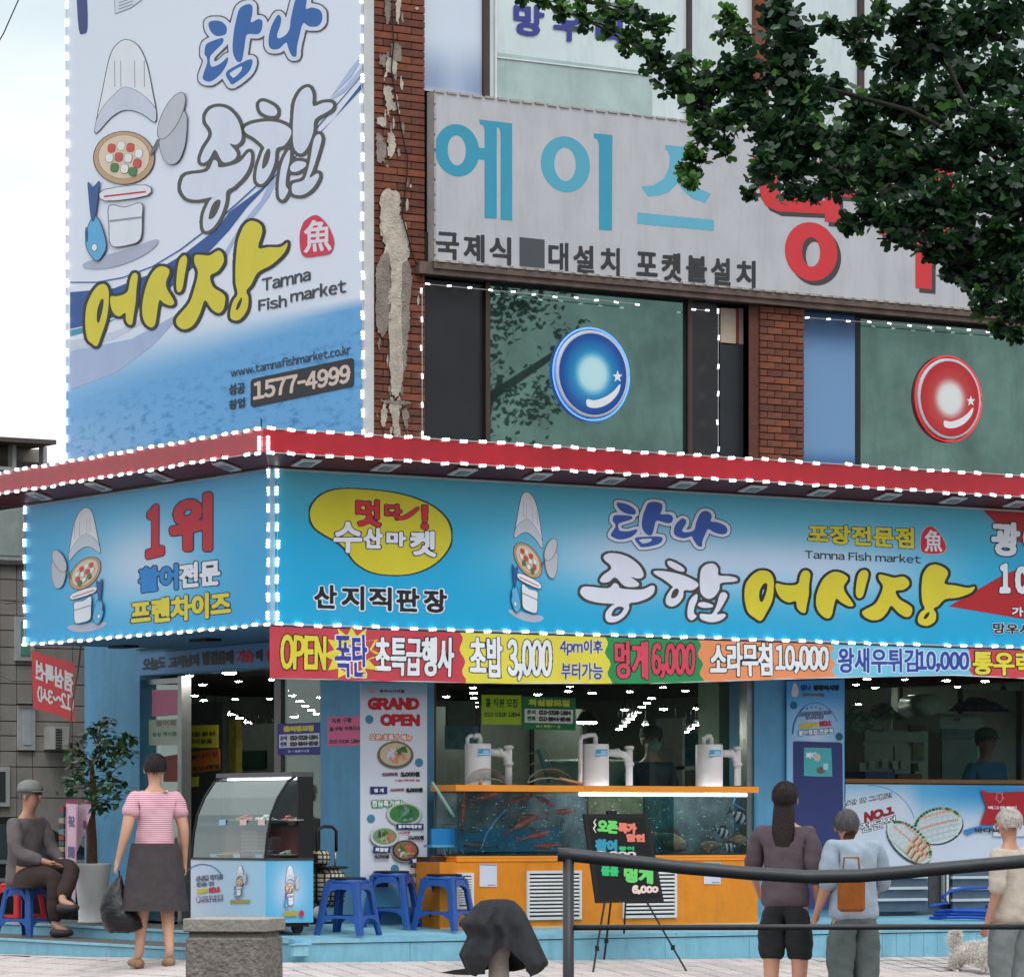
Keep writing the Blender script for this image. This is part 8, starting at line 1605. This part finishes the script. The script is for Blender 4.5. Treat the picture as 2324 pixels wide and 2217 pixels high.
    MB().ell(hd + Vector((0, -.088, -.042)) * k, (.022 * k, .008 * k, .006 * k), 8, 5).build('mouth', mat('lips', (160, 90, 84), .5), g, True, local=True)
    if mask: MB().ell(hd + Vector((0, -.045, -.035)) * k, (.068 * k, .066 * k, .05 * k), 12, 8).build('face_mask', ink(mask), g, True, local=True)
    hm = MB(); top = V['hd2']; n = 20
    M_ = Matrix.Translation(hd.lerp(top, .42) + Vector((0, .012, .0)) * k)
    for a0_, b0_ in ((0, 0),):
        vs2 = []; rings = 9
        for i in range(rings + 1):
            ph = i / rings * math.radians(118)
            for q in range(n):
                th = q * 2 * math.pi / n; front = max(0, -math.sin(th)); p2 = ph * (1 - .40 * front ** 1.5); wv = 1 + .03 * math.sin(th * 7 + i); vs2.append(M_ @ (Vector((math.sin(p2) * math.cos(th) * .092, math.sin(p2) * math.sin(th) * .106, math.cos(p2) * .105)) * k * wv))
        hm.add(vs2, [(i * n + q, i * n + (q + 1) % n, (i + 1) * n + (q + 1) % n, (i + 1) * n + q) for i in range(rings) for q in range(n)])
    hm.build('hair', mat('hair_%d' % hair[0], hair, .6, nz=.25, sc=40, bump=.8, bsc=90), g, True, local=True)
    hs = MB(); rr_ = random.Random(int(H * 1000))
    for _ in range(420 if not cap else 120):
        ph = rr_.uniform(.2 if not cap else 1.2, math.radians(118)); th = rr_.uniform(0, 6.283); front = max(0, -math.sin(th)); p2 = ph * (1 - .40 * front ** 1.5); q_ = Vector((math.sin(p2) * math.cos(th) * .094, math.sin(p2) * math.sin(th) * .108, math.cos(p2) * .107)) * k
        dn = Vector((math.cos(th) * math.cos(p2), math.sin(th) * math.cos(p2), -math.sin(p2) - .25)).normalized(); sdv = Vector((-math.sin(th), math.cos(th), 0)) * .004 * k; c_ = M_ @ q_; o_ = q_.normalized()
        hs.add([c_ - sdv, c_ + sdv, c_ + dn * rr_.uniform(.02, .045) * k + o_ * rr_.uniform(.0, .009) * k], [(0, 1, 2)])
    hs.build('hair_strands', MC['hair_%d' % hair[0]], g, local=True)
    if hair_long:
        m_ = skin([(*(hd + Vector((0, .045, .03)) * k), .075 * k, .05 * k), (*(hd + Vector((0, .075, -.10)) * k), .085 * k, .04 * k), (*(hd + Vector((0, .095, -.10 - hair_long * .5)) * k), .09 * k, .035 * k), (*(hd + Vector((0, .10, -.10 - hair_long)) * k), .06 * k, .02 * k)], [(0, 1), (1, 2), (2, 3)]); attach(m_, 'long_hair', MC['hair_%d' % hair[0]], g)
    if cap:
        cmb = MB(); cmb.lathe(hd.lerp(top, .55) + Vector((0, .006, 0)) * k, [(.104 * k, 0), (.105 * k, .03 * k), (.09 * k, .07 * k), (.05 * k, .095 * k), (.003, .102 * k)], 20, 0, 1, 1.08); cmb.lathe(hd.lerp(top, .55) + Vector((0, -.09, -.004)) * k, [(.003, .0), (.075 * k, .0), (.075 * k, .008 * k), (.003, .010 * k)], 16, 0, 1, .9); cmb.build('cap', fabric('cap_%d' % cap[0], cap), g, True, local=True)
    if shirt:
        col, coln = shirt; e1 = 1.12
        sv = [(*(V['pel'].lerp(V['spi'], -.75)), .156 * k * w, .135 * k * w), (*(V['pel'].lerp(V['spi'], -.05)), .152 * k * w, .128 * k * w), (*V['spi'], .143 * k * w, .115 * k * w), (*V['che'], .155 * k * w, .118 * k * w), (*V['nek'].lerp(V['che'], .28), .082 * k, .075 * k)]; se = [(0, 1), (1, 2), (2, 3), (3, 4)]
        for sd in 'LR':
            i0 = len(sv); sv.append((*V['s' + sd], .072 * k * w)); el = V['s' + sd].lerp(V['e' + sd], min(1, sleeves * 2)); sv.append((*el, .058 * k * w)); se += [(3, i0), (i0, i0 + 1)]
            if sleeves > .5: sv.append((*V['e' + sd].lerp(V['w' + sd], (sleeves - .5) * 2), .044 * k)); se.append((i0 + 1, i0 + 2))
        attach(folds(skin(sv, se, 3), .0055 * k, 1, H), 'shirt', col, g)
    if pants:
        f = {'ankle': 1.0, 'calf': .55, 'knee': 0.05}[pants_to]; sv = [(*(V['pel'].lerp(V['spi'], .45)), .14 * k * w, .118 * k * w), (*(V['pel'] + Vector((0, 0, -.04)) * k), .158 * k * w, .142 * k * w)]; se = [(0, 1)]
        for sd in 'LR':
            i0 = len(sv); sv += [(*V['h' + sd].lerp(V['k' + sd], .06), .116 * k * w), (*V['k' + sd], .076 * k * w), (*V['k' + sd].lerp(V['a' + sd], f * .94), .056 * k * w)]; se += [(1, i0), (i0, i0 + 1), (i0 + 1, i0 + 2)]
        attach(folds(skin(sv, se, 3), .005 * k, 1, H), 'trousers', pants, g)
    if skirt:
        m_, zl = skirt; mb = MB(); vs2 = []; p0 = V['pel']
        for i in range(9):
            f = i / 8; z = p0.z + .06 * k - (p0.z + .06 * k - zl * k) * f
            for q in range(28): th = q * 2 * math.pi / 28; rr = (.155 + .07 * f ** .8 + .008 * f * math.sin(th * 6)) * k * w; vs2.append((p0.x + rr * math.cos(th), p0.y + rr * .8 * math.sin(th), z))
        mb.add(vs2, [(i * 28 + q, i * 28 + (q + 1) % 28, (i + 1) * 28 + (q + 1) % 28, (i + 1) * 28 + q) for i in range(8) for q in range(28)]); mb.build('skirt', m_, g, True, local=True)
    for sd in 'LR':
        a_, t_ = V['a' + sd], V['t' + sd]; d = (t_ - a_); d.z = 0 if abs(d.z) < .12 else d.z; d.normalize(); c0 = a_ - d * .045 * k + Vector((0, 0, -.055)) * k; m_ = skin([(*(c0), .050 * k, .046 * k), (*c0.lerp(t_ + d * .02 * k, .5), .054 * k, .042 * k), (*(t_ + d * .03 * k), .046 * k, .030 * k)], [(0, 1), (1, 2)], 1); attach(m_, 'shoe', mat('shoe_%d' % shoes[0], shoes, .6, nz=.1), g)
    return g
FACE_SHOP = -ANG + math.pi                        # yaw that looks away from the camera
def stripes(name, c1, c2, sc_):
    if name in MC: return MC[name]
    m = bpy.data.materials.new(name); m.use_nodes = True; n, l = m.node_tree.nodes, m.node_tree.links; t = n.new('ShaderNodeTexCoord'); wv = n.new('ShaderNodeTexWave'); wv.bands_direction = 'Z'; wv.inputs['Scale'].default_value = sc_; wv.inputs['Distortion'].default_value = .3; l.new(t.outputs['Object'], wv.inputs[0]); r = n.new('ShaderNodeValToRGB'); r.color_ramp.elements[0].position = .55; r.color_ramp.elements[0].color = (*lin(c1), 1); r.color_ramp.elements[1].position = .68; r.color_ramp.elements[1].color = (*lin(c2), 1); l.new(wv.outputs[1], r.inputs[0]); l.new(r.outputs[0], n['Principled BSDF'].inputs[0]); n['Principled BSDF'].inputs['Roughness'].default_value = .9; MC[name] = m; return m
# woman in pink stripes with the black bag
f = Pg(352, 2193); w1 = person((f.x, f.y, f.z), FACE_SHOP + .35, 1.58, 'person in pink striped t-shirt and dark skirt carrying a black bag before the steps', dict(kL=(-.09, .03, .49), aL=(-.09, .12, .10), tL=(-.10, -.03, .03), aR=(.12, -.05, .08), tR=(.14, -.2, .03), wL=(-.25, -.02, .86), eL=(-.23, .04, 1.1), wR=(.30, .0, .88), eR=(.25, .05, 1.1)), (210, 160, 132), (34, 26, 24), (stripes('pink_stripes', (232, 196, 206), (176, 96, 116), 22), 1), .35, None, 'ankle', (fabric('skirt_dark', (70, 64, 66)), .45), (150, 120, 90), wide=1.25)
hw_ = Pd(262, 1990, (f - CAM).dot(FW)); g = E('plastic_bag', hw_, 'large black plastic bag hanging from the hand of the person in pink', 'bag'); mb = MB(); vs = []; rr_ = random.Random(4); dF = (f - CAM).dot(FW)
out = [(273, 1988, 3), (264, 2005, 16), (258, 2030, 30), (262, 2060, 42), (272, 2085, 50), (276, 2105, 48), (270, 2116, 30)]
for (u, v, hwid) in out:
    for q in range(16): th = q * math.pi / 8; c = Pd(u + hwid * math.cos(th) * (1 if math.cos(th) > 0 else .85) + rr_.uniform(-1, 1), v + rr_.uniform(-2, 2), dF - .05 + .0024 * hwid * math.sin(th)); vs.append(c)
mb.add(vs, [(i * 16 + q, i * 16 + (q + 1) % 16, (i + 1) * 16 + (q + 1) % 16, (i + 1) * 16 + q) for i in range(len(out) - 1) for q in range(16)] + [tuple(range(96, 112))]); mb.build('bag_body', mat('bag_black', (30, 28, 32), .35, nz=.3, sc=10, bump=.8, bsc=18), g, True)
MB().tube([Pd(270, 1975, dF), Pd(273, 1992, dF)], .006, 6).build('bag_handle', MC['bag_black'], g)
# seated person at the far left on a stool
sp = Ps(62, 2112, .05); st2 = copy_tree(st1); st2.location = (sp.x, sp.y, .088); st2['label'] = 'blue plastic stool under the seated person on the left step'; st2.rotation_euler = (0, 0, .4)
for ch in list(st2.children):
    if ch.name.startswith('seat_cover'): bpy.data.objects.remove(ch)
rs = make_stool('red plastic stool standing behind the seated person at the far left', 'stool', 'red plastic stools', sred, None); q = Ps(18, 2110, .55); rs.location = (q.x + .1, q.y, .088); rs.rotation_euler = (0, 0, .3)
zs_ = .088 + .42 - .0
person((sp.x, sp.y, .088), -ANG + .95, 1.70, 'person seated on a blue stool with crossed legs wearing a grey cap and hiking shoes', dict(pel=(0, .05, .50), spi=(0, .04, .68), che=(0, .0, .88), nek=(0, -.01, 1.02), hd0=(0, -.03, 1.08), hd1=(0, -.045, 1.16), hd2=(0, -.03, 1.235), sL=(-.17, 0, .95), sR=(.17, 0, .95), eL=(-.22, -.08, .70), eR=(.22, -.08, .70), wL=(-.10, -.30, .62), wR=(.10, -.30, .62),
       hL=(-.09, -.0, .50), hR=(.09, -.0, .50), kL=(-.12, -.43, .50), kR=(.10, -.42, .58), aL=(-.10, -.40, .09), aR=(-.22, -.58, .30), tL=(-.11, -.57, .04), tR=(-.25, -.76, .25)), (196, 146, 120), (120, 118, 116), (fabric('shirt_grey_red', (108, 100, 100)), 1), .95, fabric('trousers_brown', (62, 48, 46)), 'ankle', None, (66, 58, 54), cap=(136, 138, 132), wide=1.15)
# shop worker behind the tank
p = Pt(1478, 1735, TW + .55); person((p.x, p.y, .2), -ANG + .3, 1.62, 'person in dark cap and dark clothes working behind the fish tank', {}, (150, 116, 98), (26, 26, 28), (fabric('shirt_navy', (40, 54, 66)), 1), .8, fabric('trousers_black', (30, 30, 34)), 'ankle', cap=(34, 50, 46), mask=(96, 130, 118), wide=1.1)
# couple at the railing
d1 = 27.8; p = Pd(1782, 2300, d1); z_ = gz(p.x, p.y)
person((p.x, p.y, z_), FACE_SHOP - .25, 1.71, 'person with long dark hair in plum coloured top left of the pair at the tank', dict(aL=(-.09, -.02, .08), wR=(.24, -.22, .98), eR=(.24, -.04, 1.1)), (204, 150, 126), (40, 24, 22), (fabric('top_plum', (92, 78, 84)), 1), .75, fabric('shorts_black', (38, 40, 42)), 'knee', None, (50, 46, 48), hair_long=.28, wide=1.25)
d2 = 27.5; p = Pd(1938, 2300, d2); z_ = gz(p.x, p.y)
w2_ = person((p.x, p.y, z_), FACE_SHOP + .3, 1.63, 'shorter person in pale blue grey shirt right of the pair holding an orange bag', dict(che=(0, -.04, 1.27), nek=(0, -.08, 1.40), hd0=(0, -.12, 1.44), hd1=(0, -.15, 1.50), hd2=(0, -.16, 1.575), wL=(-.16, -.28, 1.0), eL=(-.25, -.05, 1.08), wR=(.24, -.12, .88)), (200, 148, 124), (96, 92, 92), (fabric('shirt_pale_blue', (158, 172, 186)), 1), .6, fabric('trousers_slate', (92, 102, 100)), 'ankle', None, (120, 108, 96), wide=1.35)
g = E('shopping_bag', Pd(1928, 2060, d2 - .35), 'orange brown shopping bag held by the person in pale blue', 'bag'); Mq = Matrix.Translation(Pd(1932, 2012, d2 - .35)) @ Matrix.Rotation(-ANG + .2, 4, 'Z'); MB().box(-.09, .09, -.05, .05, -.17, .10, M=Mq, bev=.02).build('bag_body', fabric('bag_orange', (150, 84, 30)), g); MB().tube([Mq @ Vector((-.06, 0, .10)), Mq @ Vector((-.05, 0, .2)), Mq @ Vector((.05, 0, .2)), Mq @ Vector((.06, 0, .10))], .007, 6).build('bag_handle', MC['bag_orange'], g)
# cook behind the counter
p = Pt(2238, 1720, TW + .75); person((p.x, p.y, .2), -ANG + .6, 1.66, 'person in dark green cap and blue apron behind the kitchen counter', {}, (128, 96, 84), (22, 22, 24), (fabric('shirt_kitchen', (50, 96, 130)), 1), .7, fabric('trousers_black', (30, 30, 34)), 'ankle', cap=(44, 66, 56), wide=1.15)
# customer at the right edge
d3_ = 28.0; p = Pd(2290, 2300, d3_); z_ = gz(p.x, p.y)
person((p.x, p.y, z_), FACE_SHOP + .9, 1.58, 'person with white hair in cream top and grey trousers cut by the right edge', dict(che=(0, -.03, 1.28)), (196, 136, 116), (212, 200, 192), (fabric('top_cream', (196, 182, 168)), 1), .6, fabric('trousers_grey', (122, 128, 128)), 'calf', None, (120, 76, 62), wide=1.2)
# small white dog
c = Pg(2205, 2206); g = E('dog', c, 'small fluffy white dog with raised tail at the feet of the customer on the right', 'dog', None, -ANG + math.pi - .5); g.scale = (.82, .82, .82)
dk = lambda p: p; wool = mat('dog_white', (226, 220, 212), .95, nz=.08, sc=30)
dv = [(.0, 0, .20, .085), (.12, 0, .21, .082), (-.12, 0, .21, .078), (-.19, 0, .26, .05), (-.25, 0, .31, .058), (-.31, 0, .29, .03), (-.35, 0, .28, .02), (.18, 0, .27, .03), (.19, 0, .34, .038), (.14, 0, .38, .022)]
de = [(0, 1), (0, 2), (2, 3), (3, 4), (4, 5), (5, 6), (1, 7), (7, 8), (8, 9)]
for x, s_ in ((-.13, -1), (-.13, 1), (.13, -1), (.13, 1)):
    i = len(dv); hind = x > 0; dv += [(x + (.02 if hind else 0), s_ * .05, .13, .035 if hind else .026), (x + (.05 if hind else -.005), s_ * .052, .07, .02), (x + (.03 if hind else 0), s_ * .052, .018, .019), (x - .02, s_ * .052, .012, .016)]; de += [((1 if hind else 2), i), (i, i + 1), (i + 1, i + 2), (i + 2, i + 3)]
dm_ = attach(skin(dv, de, 2), 'body', wool, g)
fur = MB(); rr_ = random.Random(9)
for vtx in dm_.data.vertices:
    if vtx.co.z < .06: continue
    for _ in range(9):
        nrm = Vector(vtx.normal); tdir = (nrm + Vector((rr_.uniform(-.5, .9), rr_.uniform(-.5, .5), rr_.uniform(-.8, .2)))).normalized(); a_ = vtx.co; sd_ = nrm.cross(tdir).normalized() * .003; fur.add([a_ - sd_, a_ + sd_, a_ + tdir * rr_.uniform(.025, .07)], [(0, 1, 2)])
fur.build('fur', wool, g, local=True)
for s_ in (-1, 1): MB().add([(-.235, s_ * .03, .355), (-.22, s_ * .055, .34), (-.23, s_ * .05, .40)], [(0, 1, 2)]).build('ear', wool, g, local=True); MB().ell((-.297, s_ * .02, .315), (.006, .006, .006), 6, 4).build('eye', black, g, True, local=True)
MB().ell((-.37, 0, .283), (.008, .008, .007), 8, 5).build('nose', black, g, True, local=True)
